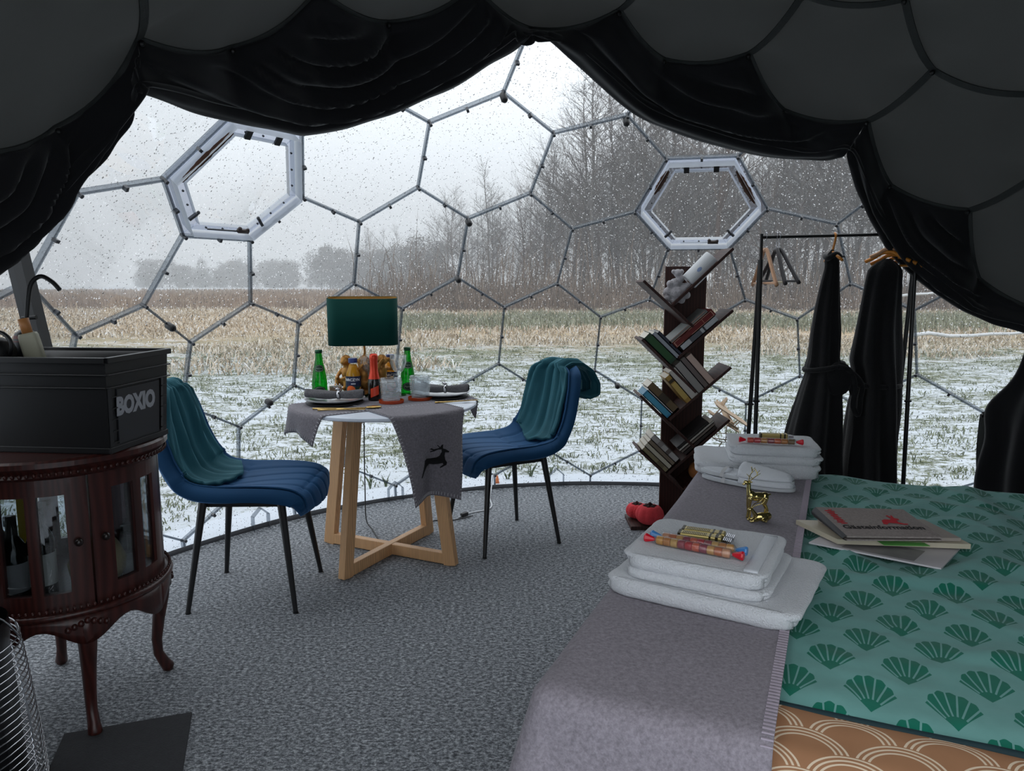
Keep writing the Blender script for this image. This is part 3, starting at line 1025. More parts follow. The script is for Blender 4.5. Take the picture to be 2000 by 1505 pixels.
def plant_tree(x, y, kind, sc, rz, label, group):
    root = thing('bare_tree', label, 'tree', (x, y, -0.1), rz, group)
    root.scale = (sc, sc, sc)
    for nm, me in zip(('trunk', 'crown'), tree_protos[kind]):
        o = bpy.data.objects.new(nm, me); COL.objects.link(o); o.parent = root
    return root
rt = random.Random(21)
TREE_LABEL = ['tall grey-barked bare tree in the misty wood', 'slender pale-barked bare tree in the misty wood', 'tall brown-barked tree with broad bare crown in the misty wood', 'lower grey bare tree branching near the ground in the misty wood', 'wide pale bare tree in the misty wood', 'short brown bushy bare tree in the misty wood']
placed = []
def edge_y(u):      # front line of the wood by bearing (tangent of the angle from straight ahead)
    return lerp_tab([(-0.30, 210), (-0.20, 190), (-0.13, 140), (-0.07, 84), (0.0, 66), (0.07, 54), (0.14, 47), (0.3, 44), (0.75, 40)], u)
count = 0
while count < 235:
    u = rt.uniform(-0.06, 0.78)
    y0 = edge_y(u)
    y = y0 + 75 * rt.random() ** 1.5
    x = u * y
    if any((x - a) ** 2 + (y - b) ** 2 < 3.2 for a, b in placed):
        continue
    placed.append((x, y))
    kind = rt.choice([0, 0, 1, 1, 2, 3, 4, 5])
    sc = rt.uniform(0.82, 1.12) * (0.86 if u < 0.06 else 1.05)
    plant_tree(x, y, kind, sc, rt.uniform(0, 6.28), TREE_LABEL[kind], 'bare trees of the misty wood')
    count += 1
for k in range(26):
    u = -0.07 - 0.13 * rt.random()
    y = edge_y(u) + 30 * rt.random()
    plant_tree(u * y, y, rt.choice([0, 2, 6, 7, 8]), rt.uniform(0.75, 1.05), rt.uniform(0, 6.28), 'faint bare tree where the wood recedes into the snow haze', 'receding trees at the end of the wood')
for k in range(5):
    u = -0.258 + 0.012 * k + rt.uniform(-0.006, 0.006); y = 205 + 12 * rt.random()
    plant_tree(u * y, y, rt.choice([6, 7, 8]), rt.uniform(1.0, 1.2), rt.uniform(0, 6.28), 'rounded far tree standing apart in the haze over the lampshade', 'far round trees in the haze')
for k in range(60):
    u = -0.50 + 0.24 * rt.random(); y = 270 + 40 * rt.random()
    plant_tree(u * y, y, rt.choice([6, 7, 8]), rt.uniform(0.6, 1.15), rt.uniform(0, 6.28), 'almost vanished tree of the far tree line across the field', 'far tree line across the field')
# snow-dusted fallen stems in front of the wood
M_log = mat('snowy_stem', (196, 198, 200), rough=0.9, var=0.25, vscale=4)
for i, (p, q, lab) in enumerate([((9.2, 17.2, 0.12), (13.6, 16.6, 0.25), 'long pale fallen stem lying in the grass at the wood edge'), ((12.6, 24.5, 0.9), (17.5, 24.0, 1.5), 'snow-dusted fallen branch in the brush above the long fallen stem')]):
    pts = [Vector(p).lerp(Vector(q), k / 10) + Vector((0, 0, 0.10 * noise.noise((k * 0.6, i * 4, 0)))) for k in range(11)]
    o = obj('fallen_stem', MB().tube(pts, [0.05 - 0.003 * k for k in range(11)], 6), M_log, smooth=True)
    tag(o, lab, 'log')

# ------------------------------------------------------------------ snow haze over the meadow
t = NT('snow_haze')
vs = t.node('ShaderNodeVolumeScatter'); vs.inputs['Color'].default_value = (0.97, 0.985, 1, 1); vs.inputs['Density'].default_value = 0.0042; vs.inputs['Anisotropy'].default_value = 0.0
t.l.new(vs.outputs[0], t.out.inputs['Volume'])
o = obj('haze', MB().box((0, 215, 22), (700, 416, 48)), t.m)
o['kind'] = 'stuff'
tag(o, 'pale snow haze hanging over the meadow and the wood', 'haze')

# ------------------------------------------------------------------ dining chairs
def velvet(name, c, var=0.25):
    t = NT(name)
    v = t.coord('Object')
    b = lin(c)
    col = t.mix(t.noise(v, 5, 4), tuple(x * (1 - var) for x in b[:3]) + (1,), tuple(min(1, x * (1 + var)) for x in b[:3]) + (1,))
    return t.done(t.bsdf(col, 0.75, 0, 0.3, t.bump(t.noise(v, 260, 2), 0.15, 0.002), Sheen_Weight=0.6, Sheen_Roughness=0.4, Sheen_Tint=tuple(min(1, x * 3 + 0.05) for x in b[:3]) + (1,)))
M_velvet = velvet('blue_velvet', (16, 66, 106))
M_leg = mat('black_metal_leg', (16, 16, 18), rough=0.4, var=0.2)
CH_PROF = [(0.285, 0.405), (0.283, 0.440), (0.262, 0.478), (0.20, 0.496), (0.08, 0.492), (-0.06, 0.478), (-0.17, 0.478), (-0.245, 0.51), (-0.285, 0.58), (-0.308, 0.67), (-0.324, 0.76), (-0.336, 0.835), (-0.345, 0.872)]
CH_CURVE = [Vector((p[0], 0, p[1])) for p in CH_PROF]
CH_CURVE = spline([(p.x, p.y, p.z) for p in CH_CURVE], 60)
def ch_half(u):
    return lerp_tab([(0, 0.17), (0.06, 0.205), (0.15, 0.225), (0.4, 0.235), (0.58, 0.24), (0.7, 0.225), (0.85, 0.20), (0.94, 0.17), (1.0, 0.115)], u)
def ch_surf(u, v, lift=0.0):
    """u along the shell from front lip to back top, v across -1..1"""
    s = u * 60; i = min(int(s), 59)
    p = CH_CURVE[i].lerp(CH_CURVE[i + 1], s - i)
    d = (CH_CURVE[min(i + 1, 60)] - CH_CURVE[max(i - 1, 0)]).normalized()
    n = Vector((d.z, 0, -d.x))
    if n.dot(Vector((0.3, 0, 1))) < 0:
        n = -n
    w = ch_half(u)
    bowl = lerp_tab([(0, -0.035), (0.12, -0.02), (0.3, 0.018), (0.5, 0.06), (0.6, 0.085), (0.75, 0.06), (1, 0.03)], u)
    return p + Vector((0, w * v, 0)) + n * (bowl * abs(v) ** 2.4 + lift)
def make_chair(label, loc, rz):
    root = thing('dining_chair', label, 'chair', loc, rz, 'blue velvet dining chairs at the round table')
    def quilt(u, v):
        V = v * 2 - 1
        g = 0.0
        for c in (-0.62, -0.21, 0.21, 0.62):
            g -= 0.006 * math.exp(-((V - c) / 0.035) ** 2)
        for c in (0.20, 0.42, 0.75):
            g -= 0.005 * math.exp(-((u - c) / 0.009) ** 2) * (1 if abs(V) < 0.8 else 0.3)
        return ch_surf(u, V, 0.006 + g)
    obj('seat_shell', MB().grid(lambda u, v: ch_surf(u, v * 2 - 1, -0.030), 44, 20), M_velvet, root, smooth=True, solid=0.056)
    obj('quilted_cushion', MB().grid(lambda u, v: quilt(u, 0.03 + 0.94 * v), 90, 60), M_velvet, root, smooth=True, solid=0.006)
    fr = MB()
    for sy in (-1, 1):
        fr.beam((-0.17, sy * 0.13, 0.432), (0.16, sy * 0.13, 0.432), 0.03, 0.03)
    fr.beam((-0.15, -0.15, 0.432), (-0.15, 0.15, 0.432), 0.03, 0.028)
    fr.beam((0.15, -0.15, 0.432), (0.15, 0.15, 0.432), 0.03, 0.028)
    obj('under_frame', fr, M_leg, root)
    for sx, sy in ((1, -1), (1, 1), (-1, -1), (-1, 1)):
        top = (sx * 0.155, sy * 0.15, 0.44); foot = (sx * 0.213, sy * 0.213, 0.006)
        lg = obj('leg', MB().tube([top, foot], [0.0165, 0.0095], 12), M_leg, root, smooth=False)
        obj('foot_glide', MB().tube([(foot[0], foot[1], 0.006), (foot[0], foot[1], 0.0)], 0.011, 10), M_black, lg)
    return root
chair_a = make_chair('blue velvet chair facing away from the cabinet, teal throw hanging down its back', (-1.082, 3.02, 0), 0.02)
chair_b = make_chair('blue velvet chair between table and bookshelf, teal throw bulging over its back', (-0.052, 3.695, 0), PI + 0.52)

M_throw = velvet('teal_fleece', (30, 84, 96), 0.22)
def throw_a():
    N, Mm = 60, 44
    def P(u, v):
        # u: 0 at seat end, 1 behind the back; v across
        s = u
        V = lerp_tab([(0, -0.95), (1, 0.95)], v)
        V = V * lerp_tab([(0, 0.86), (0.5, 0.95), (0.8, 1.02), (1, 1.05)], s) - 0.03
        folds = 0.030 * noise.noise((V * 3.4 + 0.9 * s, s * 1.6, 3)) + 0.014 * noise.noise((V * 9 + 1.5 * s, s * 2.2, 5)) + 0.004 * math.sin(V * 23 + 4 * s)
        lift = 0.022 + folds * (0.5 + 0.7 * ease(s * 3)) + 0.006 * noise.noise((V * 4, s * 6, 1))
        if s < 0.78:
            uu = 0.47 + 0.53 * s / 0.78
            # ragged lower hem lying on the seat
            uu -= 0.05 * (1 - s / 0.78) * (0.5 + 0.5 * math.sin(V * 3 + 1.0))
            q = ch_surf(uu, max(-1, min(1, V)), lift)
            if abs(V) > 1:
                q += Vector((0, (V - math.copysign(1, V)) * 0.2, 0))
            return q
        k = (s - 0.78) / 0.22
        top = ch_surf(1.0, max(-1, min(1, V)), lift)
        a = min(1.0, k * 2.4) * PI
        q = top + Vector((-0.035 * (1 - math.cos(a)) - 0.010, 0, 0.022 * math.sin(a)))
        if k > 0.42:
            q += Vector((-0.02 * (k - 0.42), 0, -(k - 0.42) * 0.34))
        return q
    o = obj('throw_blanket', MB().grid(P, N, Mm), M_throw, smooth=True, solid=0.012)
    o.location = chair_a.location; o.rotation_euler = chair_a.rotation_euler
    return tag(o, 'teal fleece throw folded over the chair beside the cabinet', 'blanket', 'teal throws on the chairs')
throw_a()
def throw_b():
    N, Mm = 70, 44
    def P(u, v):
        s = u
        V = lerp_tab([(0, -0.98), (1, 0.9)], v) * lerp_tab([(0, 0.80), (0.6, 0.98), (1, 1.0)], s)
        folds = 0.030 * noise.noise((V * 3.6 - 0.8 * s, s * 1.6, 13)) + 0.014 * noise.noise((V * 9 - s, s * 2.2, 15)) + 0.004 * math.sin(V * 21 + 3 * s)
        lift = 0.024 + folds * (0.6 + 0.6 * ease(s * 2)) + 0.006 * noise.noise((V * 4, s * 6, 8))
        if s < 0.60:
            uu = 0.535 + 0.465 * s / 0.60
            uu -= 0.035 * (1 - s / 0.6) * math.sin(V * 4 + 2)
            return ch_surf(uu, max(-1, min(1, V)), lift)
        k = (s - 0.60) / 0.40
        top = ch_surf(1.0, max(-1, min(1, V)), lift)
        # stiff fold standing out behind the backrest and drooping to an open end
        path = [(0.0, 0.0), (-0.05, 0.020), (-0.12, 0.012), (-0.185, -0.03), (-0.225, -0.10), (-0.225, -0.155), (-0.17, -0.17), (-0.09, -0.150), (-0.055, -0.125)]
        x = k * (len(path) - 1); i = min(int(x), len(path) - 2); f = ease(x - i) * 0.3 + (x - i) * 0.7
        dx = path[i][0] + (path[i + 1][0] - path[i][0]) * f; dz = path[i][1] + (path[i + 1][1] - path[i][1]) * f
        return top + Vector((dx, 0, dz + folds * 0.6 - 0.10 * k * max(0, -V) * 0.3))
    o = obj('throw_blanket', MB().grid(P, N, Mm), M_throw, smooth=True, solid=0.014)
    o.location = chair_b.location; o.rotation_euler = chair_b.rotation_euler
    return tag(o, 'teal fleece throw with a hollow fold over the chair near the bookshelf', 'blanket', 'teal throws on the chairs')
throw_b()

# ------------------------------------------------------------------ round table with crossed wooden legs
def wood_mat(name, c, rough=0.5, scale=(1, 1, 8), contrast=0.35, vs=3.0, coat=0.0):
    t = NT(name)
    v = t.coord('Object', scale)
    nz = t.noise(v, vs, 6, 0.65)
    wv = t.node('ShaderNodeTexWave'); wv.inputs['Scale'].default_value = vs * 1.5; wv.inputs['Distortion'].default_value = 6; wv.inputs['Detail'].default_value = 3
    t.l.new(v, wv.inputs['Vector'])
    f = t.math('ADD', t.math('MULTIPLY', nz, 0.6), t.math('MULTIPLY', wv.outputs['Fac'], 0.4))
    b = lin(c)
    col = t.ramp(f, [(0.25, tuple(x * (1 - contrast) for x in b[:3])), (0.6, b[:3]), (0.85, tuple(min(1, x * (1 + contrast * 0.7)) for x in b[:3]))])
    return t.done(t.bsdf(col, rough, 0, 0.4, t.bump(f, 0.08, 0.002), Coat_Weight=coat))
M_pine = wood_mat('oiled_ash', (206, 162, 118), 0.5, (6, 6, 0.8), 0.22, 5)
M_white_top = mat('white_table_top', (222, 230, 242), rough=0.35, var=0.03)
TC = Vector((-0.598, 3.455, 0))
TR_ = 0.43
table = thing('round_table', 'round white-topped table on crossed wooden trapezoid legs', 'table', TC)
obj('table_top', MB().lathe([(0, 0.730), (TR_ - 0.012, 0.730), (TR_, 0.736), (TR_, 0.746), (TR_ - 0.006, 0.750), (0, 0.750)], 64), M_white_top, table, smooth=False)
feet = [Vector((-0.748, 3.155, 0)) - TC, Vector((-0.931, 3.632, 0)) - TC, Vector((-0.438, 3.773, 0)) - TC, Vector((-0.275, 3.319, 0)) - TC]
for i, f in enumerate(feet):
    f = f * 0.97
    d = Vector((f.x, f.y, 0)).normalized()
    obj('leg', MB().beam((f.x, f.y, 0.0), (f.x - d.x * 0.10, f.y - d.y * 0.10, 0.732), 0.036, 0.062, up=d), M_pine, table, bevel=0.003)
for a, b in ((0, 2), (1, 3)):
    obj('floor_rail', MB().beam(feet[a] * 0.93 + Vector((0, 0, 0.03)), feet[b] * 0.93 + Vector((0, 0, 0.03)), 0.036, 0.056 - 0.004 * a), M_pine, table, bevel=0.003)
    d = (feet[b] - feet[a]).normalized()
    obj('top_rail', MB().beam(feet[a] * 0.62 + Vector((0, 0, 0.705)), feet[b] * 0.62 + Vector((0, 0, 0.705)), 0.034, 0.046 - 0.004 * a), M_pine, table, bevel=0.003)

def felt_mat(name, c):
    t = NT(name)
    v = t.coord('Object')
    b = lin(c)
    a = t.noise(v, 140, 4, 0.7)
    col = t.ramp(a, [(0.3, tuple(x * 0.72 for x in b[:3])), (0.5, b[:3]), (0.7, tuple(min(1, x * 1.3) for x in b[:3]))])
    return t.done(t.bsdf(col, 0.95, 0, 0.1, t.bump(a, 0.4, 0.003), Sheen_Weight=0.1))
M_felt = felt_mat('grey_felt', (124, 120, 126))
M_stitch = mat('pale_stitch', (188, 186, 190), rough=0.9)
M_print = mat('black_felt_print', (14, 14, 16), rough=0.95)
def drape(p, q, ax, ay, top, seed, lift=0.0):
    """point of a cloth strip laid over the round top: p along ax, q along ay, the overhang falls"""
    P = ax * p + ay * q
    r = P.length
    R = TR_ + 0.009 + lift
    rad = 0.010
    if r <= R - rad:
        return Vector((P.x, P.y, top + lift))
    d = P.normalized()
    ex = r - (R - rad)
    if ex < rad * PI / 2:
        a = ex / rad
        return Vector((d.x * (R - rad + rad * math.sin(a)), d.y * (R - rad + rad * math.sin(a)), top + lift - rad * (1 - math.cos(a))))
    drop = ex - rad * PI / 2
    ang = math.atan2(d.y, d.x)
    w = drop * (0.04 + 0.13 * math.sin(ang * 9 + seed) ) + 0.01 * math.sin(ang * 17 + seed * 2) * min(1, drop * 6)
    rr = R + w
    return Vector((d.x * rr, d.y * rr, top + lift - rad - drop))
def runner(label, ax, length0, length1, half, top, seed, deer=False):
    ay = Vector((-ax.y, ax.x, 0))
    root = thing('table_runner', label, 'table runner', TC, 0, 'grey felt runners crossed on the table')
    NU, NV = 72, 24
    obj('felt', MB().grid(lambda u, v: drape(-length0 + (length0 + length1) * u, half * (2 * v - 1), ax, ay, top, seed), NU, NV), M_felt, root, smooth=True, solid=0.003)
    st = MB()
    def stitch(p, q, dp, dq):
        a = drape(p, q, ax, ay, top, seed, 0.003); b = drape(p + dp, q + dq, ax, ay, top, seed, 0.003)
        st.beam(a, b, 0.0022, 0.0022)
    n = int((length0 + length1) / 0.016)
    for k in range(n):
        p = -length0 + (length0 + length1) * (k + 0.5) / n
        for s in (-1, 1):
            stitch(p, s * half, 0, -s * 0.013)
    m = int(2 * half / 0.016)
    for k in range(m):
        q = -half + 2 * half * (k + 0.5) / m
        stitch(length1, q, -0.013, 0); stitch(-length0, q, 0.013, 0)
    obj('blanket_stitch', st, M_stitch, root)
    if deer:
        body = [(-0.95, -0.62), (-0.72, -0.22), (-0.62, 0.02), (-0.6, 0.2), (-0.45, 0.27), (-0.1, 0.2), (0.2, 0.22), (0.34, 0.32), (0.42, 0.55), (0.40, 0.68), (0.28, 0.74), (0.05, 0.68), (-0.12, 0.76), (-0.2, 0.72), (0.0, 0.62), (-0.18, 0.6), (-0.18, 0.55), (0.05, 0.56), (0.25, 0.66), (0.3, 0.78), (0.18, 0.9), (0.22, 0.92), (0.34, 0.8), (0.4, 0.95), (0.45, 0.95), (0.46, 0.74), (0.56, 0.72), (0.72, 0.62), (0.7, 0.55), (0.56, 0.54), (0.55, 0.34), (0.6, 0.12), (0.68, 0.0), (0.66, -0.14), (0.5, -0.3), (0.42, -0.36), (0.4, -0.3), (0.54, -0.14), (0.5, -0.06), (0.3, -0.14), (0.05, -0.16), (-0.25, -0.08), (-0.45, -0.16), (-0.65, -0.36), (-0.85, -0.62)]
        from mathutils.geometry import tessellate_polygon
        tri = tessellate_polygon([[Vector((x, y, 0)) for x, y in body]])
        pts = []
        for x, y in body:
            v3 = drape(TR_ + 0.225 - y * 0.080, 0.010 + x * 0.120, ax, ay, top, seed, 0.0045)
            pts.append(v3)
        # refine so that the print follows the folds
        mb = MB().add(pts, tri)
        obj('reindeer_print', mb, M_print, root, solid=0.0008)
    return root
runner('grey felt table runner with a black leaping reindeer hanging in front', Vector((0.60, -0.80, 0)), 0.50, 0.80, 0.185, 0.7535, 0.6, deer=True)
runner('grey felt table runner with white stitching and its corner drooping beside the plate', Vector((0.80, 0.60, 0)), 0.535, 0.50, 0.195, 0.7515, 2.0)

# ------------------------------------------------------------------ things on the table
ZT = 0.7565
M_glass_green = NT('green_glass')
tg = M_glass_green
g1 = tg.node('ShaderNodeBsdfTransparent'); g1.inputs[0].default_value = lin((86, 205, 108))
g2 = tg.node('ShaderNodeBsdfGlossy'); g2.inputs['Roughness'].default_value = 0.04
g3 = tg.node('ShaderNodeBsdfTranslucent'); g3.inputs[0].default_value = lin((30, 170, 70))
gm = tg.node('ShaderNodeMixShader'); gm.inputs[0].default_value = 0.35
tg.l.new(g1.outputs[0], gm.inputs[1]); tg.l.new(g3.outputs[0], gm.inputs[2])
gw = tg.node('ShaderNodeLayerWeight'); gw.inputs[0].default_value = 0.4
gx = tg.node('ShaderNodeMixShader')
tg.l.new(tg.math('MULTIPLY', gw.outputs['Fresnel'], 0.55), gx.inputs[0]); tg.l.new(gm.outputs[0], gx.inputs[1]); tg.l.new(g2.outputs[0], gx.inputs[2])
M_glass_green = tg.done(gx.outputs[0])
M_glass = clear_mat('clear_glass', (250, 252, 253), gloss=0.04, rough=0.02, body=0.09, bodycol=(250, 252, 255), fres=0.25)  # milky white body stands in for brightness inside the clear glass
M_label_dark = mat('dark_green_label', (10, 52, 30), rough=0.4)
M_label_line = mat('silver_label_line', (170, 190, 170), rough=0.3, metal=0.4)
def cyl_patch(r, z0, z1, a0, a1, oval=False, n=16, m=10, lift=0.0006, rfun=None):
    mb = MB()
    if not oval:
        return mb.grid(lambda u, v: ((rfun(z0 + (z1 - z0) * v) if rfun else r) * 1.0 * math.cos(a0 + (a1 - a0) * u) + lift * math.cos(a0 + (a1 - a0) * u), ((rfun(z0 + (z1 - z0) * v) if rfun else r) + lift) * math.sin(a0 + (a1 - a0) * u), z0 + (z1 - z0) * v), n, m)
    ca, cz = (a0 + a1) / 2, (z0 + z1) / 2
    def P(u, v):
        th = u * 2 * PI
        a = ca + (a1 - a0) / 2 * math.cos(th) * v; z = cz + (z1 - z0) / 2 * math.sin(th) * v
        rr = (rfun(z) if rfun else r) + lift
        return (rr * math.cos(a), rr * math.sin(a), z)
    return mb.grid(P, 28, 6)
def water_bottle(label, x, y):
    root = thing('water_bottle', label, 'bottle', (x, y, ZT), 0, 'green water bottles on the table')
    root.scale = (1.18, 1.18, 1.08)
    prof = [(0, 0), (0.028, 0.0), (0.0305, 0.004), (0.0310, 0.03), (0.0305, 0.07), (0.0275, 0.10), (0.0225, 0.13), (0.0175, 0.155), (0.0140, 0.18), (0.0128, 0.20), (0.0128, 0.212), (0, 0.212)]
    obj('glass_body', MB().lathe(prof, 24), M_glass_green, root, smooth=True)
    rf = lambda z: lerp_tab([(b, a) for a, b in prof[1:]], z)
    fa = -PI / 2 + math.atan2(-x, y) * 0 + 0.25
    obj('neck_foil', MB().lathe([(0.0132, 0.200), (0.0150, 0.202), (0.0150, 0.2145), (0, 0.216)], 20), mat('green_cap', (16, 70, 44), rough=0.35, metal=0.5), root, smooth=True)
    for z0, z1, w in ((0.015, 0.055, 0.85), (0.118, 0.150, 0.95)):
        lb = obj('label_oval', cyl_patch(0, z0, z1, fa - w, fa + w, True, rfun=rf), M_label_dark, root, smooth=True)
        rim = MB().tube([Vector(p) for p in [((rf((z0 + z1) / 2 + (z1 - z0) * 0.40 * math.sin(th)) + 0.0012) * math.cos(fa + w * 0.8 * math.cos(th)), (rf((z0 + z1) / 2 + (z1 - z0) * 0.40 * math.sin(th)) + 0.0012) * math.sin(fa + w * 0.8 * math.cos(th)), (z0 + z1) / 2 + (z1 - z0) * 0.40 * math.sin(th)) for th in [2 * PI * k / 24 for k in range(24)]]], 0.0005, 4, closed=True)
        obj('label_rim', rim, M_label_line, lb)
        tx = wrap(text_mb('Perrier', 0.0125 if z0 < 0.1 else 0.009, 0.0002, shear=0.2), rf((z0 + z1) / 2), (z0 + z1) / 2, fa, 0.0012)
        obj('lettering', tx, M_label_line, lb)
    return root
water_bottle('green sparkling water bottle behind the plate on the cabinet side', -0.930, 3.55)
water_bottle('green sparkling water bottle behind the two tumblers', -0.525, 3.70)

M_jglass = clear_mat('thin_bottle_glass', (253, 254, 254), gloss=0.02, rough=0.03, fres=0.2)
def juice(label, x, y, turn):
    root = thing('juice_bottle', label, 'bottle', (x, y, ZT), turn, 'orange juice bottles on the table')
    root.scale = (1.14, 1.14, 1.06)
    prof = [(0, 0), (0.029, 0), (0.0315, 0.004), (0.0315, 0.095), (0.029, 0.112), (0.021, 0.135), (0.0165, 0.15), (0.0165, 0.162), (0, 0.162)]
    obj('juice', MB().lathe([(r * 0.95, z + 0.002 if z < 0.01 else z) for r, z in prof[:7]] + [(0, 0.150)], 24), clear_mat('orange_juice', (246, 196, 90), gloss=0.02, body=0.9, bodycol=(255, 196, 60), fres=0.05), root, smooth=True)
    obj('glass_body', MB().lathe(prof, 24), M_jglass, root, smooth=True)
    obj('screw_cap', MB().lathe([(0, 0.158), (0.0185, 0.158), (0.0190, 0.162), (0.0190, 0.176), (0.0175, 0.179), (0, 0.179)], 24), mat('blue_cap', (44, 62, 128), rough=0.4), root)
    obj('label_band', cyl_patch(0.0318, 0.052, 0.098, 0, 2 * PI), mat('navy_label', (20, 32, 70), rough=0.4), root, smooth=True)
    obj('label_foot', cyl_patch(0.0318, 0.006, 0.052, 0, 2 * PI), mat('teal_label_foot', (30, 62, 50), rough=0.4), root, smooth=True)
    obj('orange_print', cyl_patch(0.0322, 0.008, 0.056, -PI / 2 - 0.75, -PI / 2 + 0.55, True), mat('orange_fruit_print', (236, 104, 40), rough=0.45, var=0.2, vscale=40), root, smooth=True)
    obj('lettering', wrap(text_mb('TARCZYN', 0.0165, 0.0002, 0.0004), 0.0322, 0.082, -PI / 2, 0.0004), mat('white_print', (240, 240, 245), rough=0.5), root)
    obj('small_print_bar', cyl_patch(0.0322, 0.0615, 0.0665, -PI / 2 - 0.05, -PI / 2 + 0.55), mat('white_print_2', (205, 205, 215), rough=0.5), root, smooth=True)
    return root
juice('orange juice bottle with navy label between monkey lamp and plate', -0.772, 3.575, -0.05)
juice('orange juice bottle half hidden behind the tumblers and red bottle', -0.622, 3.765, 0.35)

# small sparkling wine with red foil
root = thing('wine_bottle', 'small dark wine bottle with long orange-red foil', 'bottle', (-0.652, 3.475, ZT))
prof = [(0, 0), (0.028, 0), (0.0305, 0.004), (0.0305, 0.07), (0.0295, 0.09), (0.023, 0.115), (0.0165, 0.14), (0.0150, 0.16), (0.0150, 0.195), (0, 0.197)]
obj('glass_body', MB().lathe(prof, 24), mat('dark_wine_glass', (22, 14, 10), rough=0.08, spec=0.6), root, smooth=True)
obj('red_foil', MB().lathe([(0.0268, 0.102), (0.0240, 0.114), (0.0182, 0.142), (0.0180, 0.19), (0.0200, 0.197), (0.0195, 0.212), (0.014, 0.220), (0, 0.221)], 24), mat('red_foil', (214, 62, 34), rough=0.35, metal=0.35, bump=0.4, bscale=60), root, smooth=True)
lb = obj('slanted_label', cyl_patch(0.0308, 0.02, 0.062, -PI / 2 - 0.4, -PI / 2 + 0.9), mat('red_label', (222, 70, 40), rough=0.4), root, smooth=True)
for v in lb.data.vertices:
    v.co.z += 0.012 * (v.co.x / 0.03)

def goblet(label, x, y):
    root = thing('wine_glass', label, 'wine glass', (x, y, ZT), 0, 'stemmed wine glasses on the table')
    obj('green_foot', MB().lathe([(0, 0.0), (0.036, 0.0), (0.037, 0.002), (0.030, 0.005), (0.010, 0.010), (0.006, 0.018), (0, 0.018)], 28), M_glass_green, root, smooth=True)
    obj('stem', MB().tube([(0, 0, 0.014), (0, 0, 0.05), (0, 0, 0.10), (0, 0, 0.116)], [0.006, 0.0045, 0.005, 0.009], 10), M_glass, root, smooth=True)
    n = 32
    mb = MB()
    prof = [(0.004, 0.112), (0.020, 0.118), (0.033, 0.14), (0.039, 0.165), (0.041, 0.20), (0.0395, 0.20), (0.0375, 0.165), (0.031, 0.141), (0.018, 0.121), (0.0, 0.118)]
    mb.lathe(prof, n)
    for i, (x0, y0, z0) in enumerate(mb.v):
        k = 1 + 0.03 * math.cos(16 * math.atan2(y0, x0)) * (1 if 0.12 < z0 < 0.18 else 0)
        mb.v[i] = (x0 * k, y0 * k, z0)
    obj('bowl', mb, M_glass, root, smooth=True)
    return root
goblet('cut wine glass on a green foot beside the red-foil bottle', -0.700, 3.60)
goblet('cut wine glass on a green foot between the tumblers and farther juice bottle', -0.560, 3.63)

M_amber = clear_mat('amber_glass', (232, 140, 90), gloss=0.06, rough=0.05, body=0.55, bodycol=(236, 112, 56), fres=0.2)
M_rib = clear_mat('ribbed_glass', (244, 248, 250), gloss=0.05, rough=0.05, body=0.16, bodycol=(250, 252, 255), fres=0.3)  # stronger milky body imitates light gathered in the ribs
def tumbler(label, lab2, x, y):
    cs = thing('coaster', lab2, 'coaster', (x, y, ZT), 0, 'amber coasters under the tumblers')
    obj('rim', MB().lathe([(0.040, 0.0), (0.057, 0.0), (0.058, 0.013), (0.054, 0.014), (0.051, 0.006), (0.040, 0.006)], 36), M_amber, cs, smooth=False)
    obj('disc', MB().lathe([(0, 0), (0.041, 0.0), (0.041, 0.006), (0, 0.006)], 36), M_amber, cs)
    root = thing('tumbler', label, 'tumbler', (x, y, ZT + 0.0065), 0, 'ribbed glass tumblers on the table')
    prof = [(0, 0), (0.030, 0), (0.034, 0.004)]
    for k in range(8):
        z = 0.010 + k * 0.0105
        prof += [(0.036 + 0.0006 * k, z), (0.0395 + 0.0008 * k, z + 0.004), (0.0395 + 0.0008 * k, z + 0.007)]
    prof += [(0.0405, 0.100), (0.0430, 0.106), (0.0415, 0.107), (0.037, 0.09), (0.033, 0.012), (0, 0.011)]
    obj('ribbed_wall', MB().lathe([(r * 1.16, z) for r, z in prof], 32), M_rib, root, smooth=False)
    ice = MB()
    for k in range(24):
        a = 2 * PI * k / 24
        ice.tube([(0.035 * math.cos(a), 0.035 * math.sin(a), 0.003), (0.037 * math.cos(a), 0.037 * math.sin(a), 0.014)], 0.0035, 5)
    obj('cut_base', ice, M_glass, root, smooth=True)
tumbler('ribbed glass tumbler beside the dark wine bottle', 'amber coaster under the tumbler beside the dark wine bottle', -0.560, 3.40)
tumbler('ribbed glass tumbler nearer the table edge napkin', 'amber coaster under the tumbler nearer the far napkin', -0.438, 3.495)

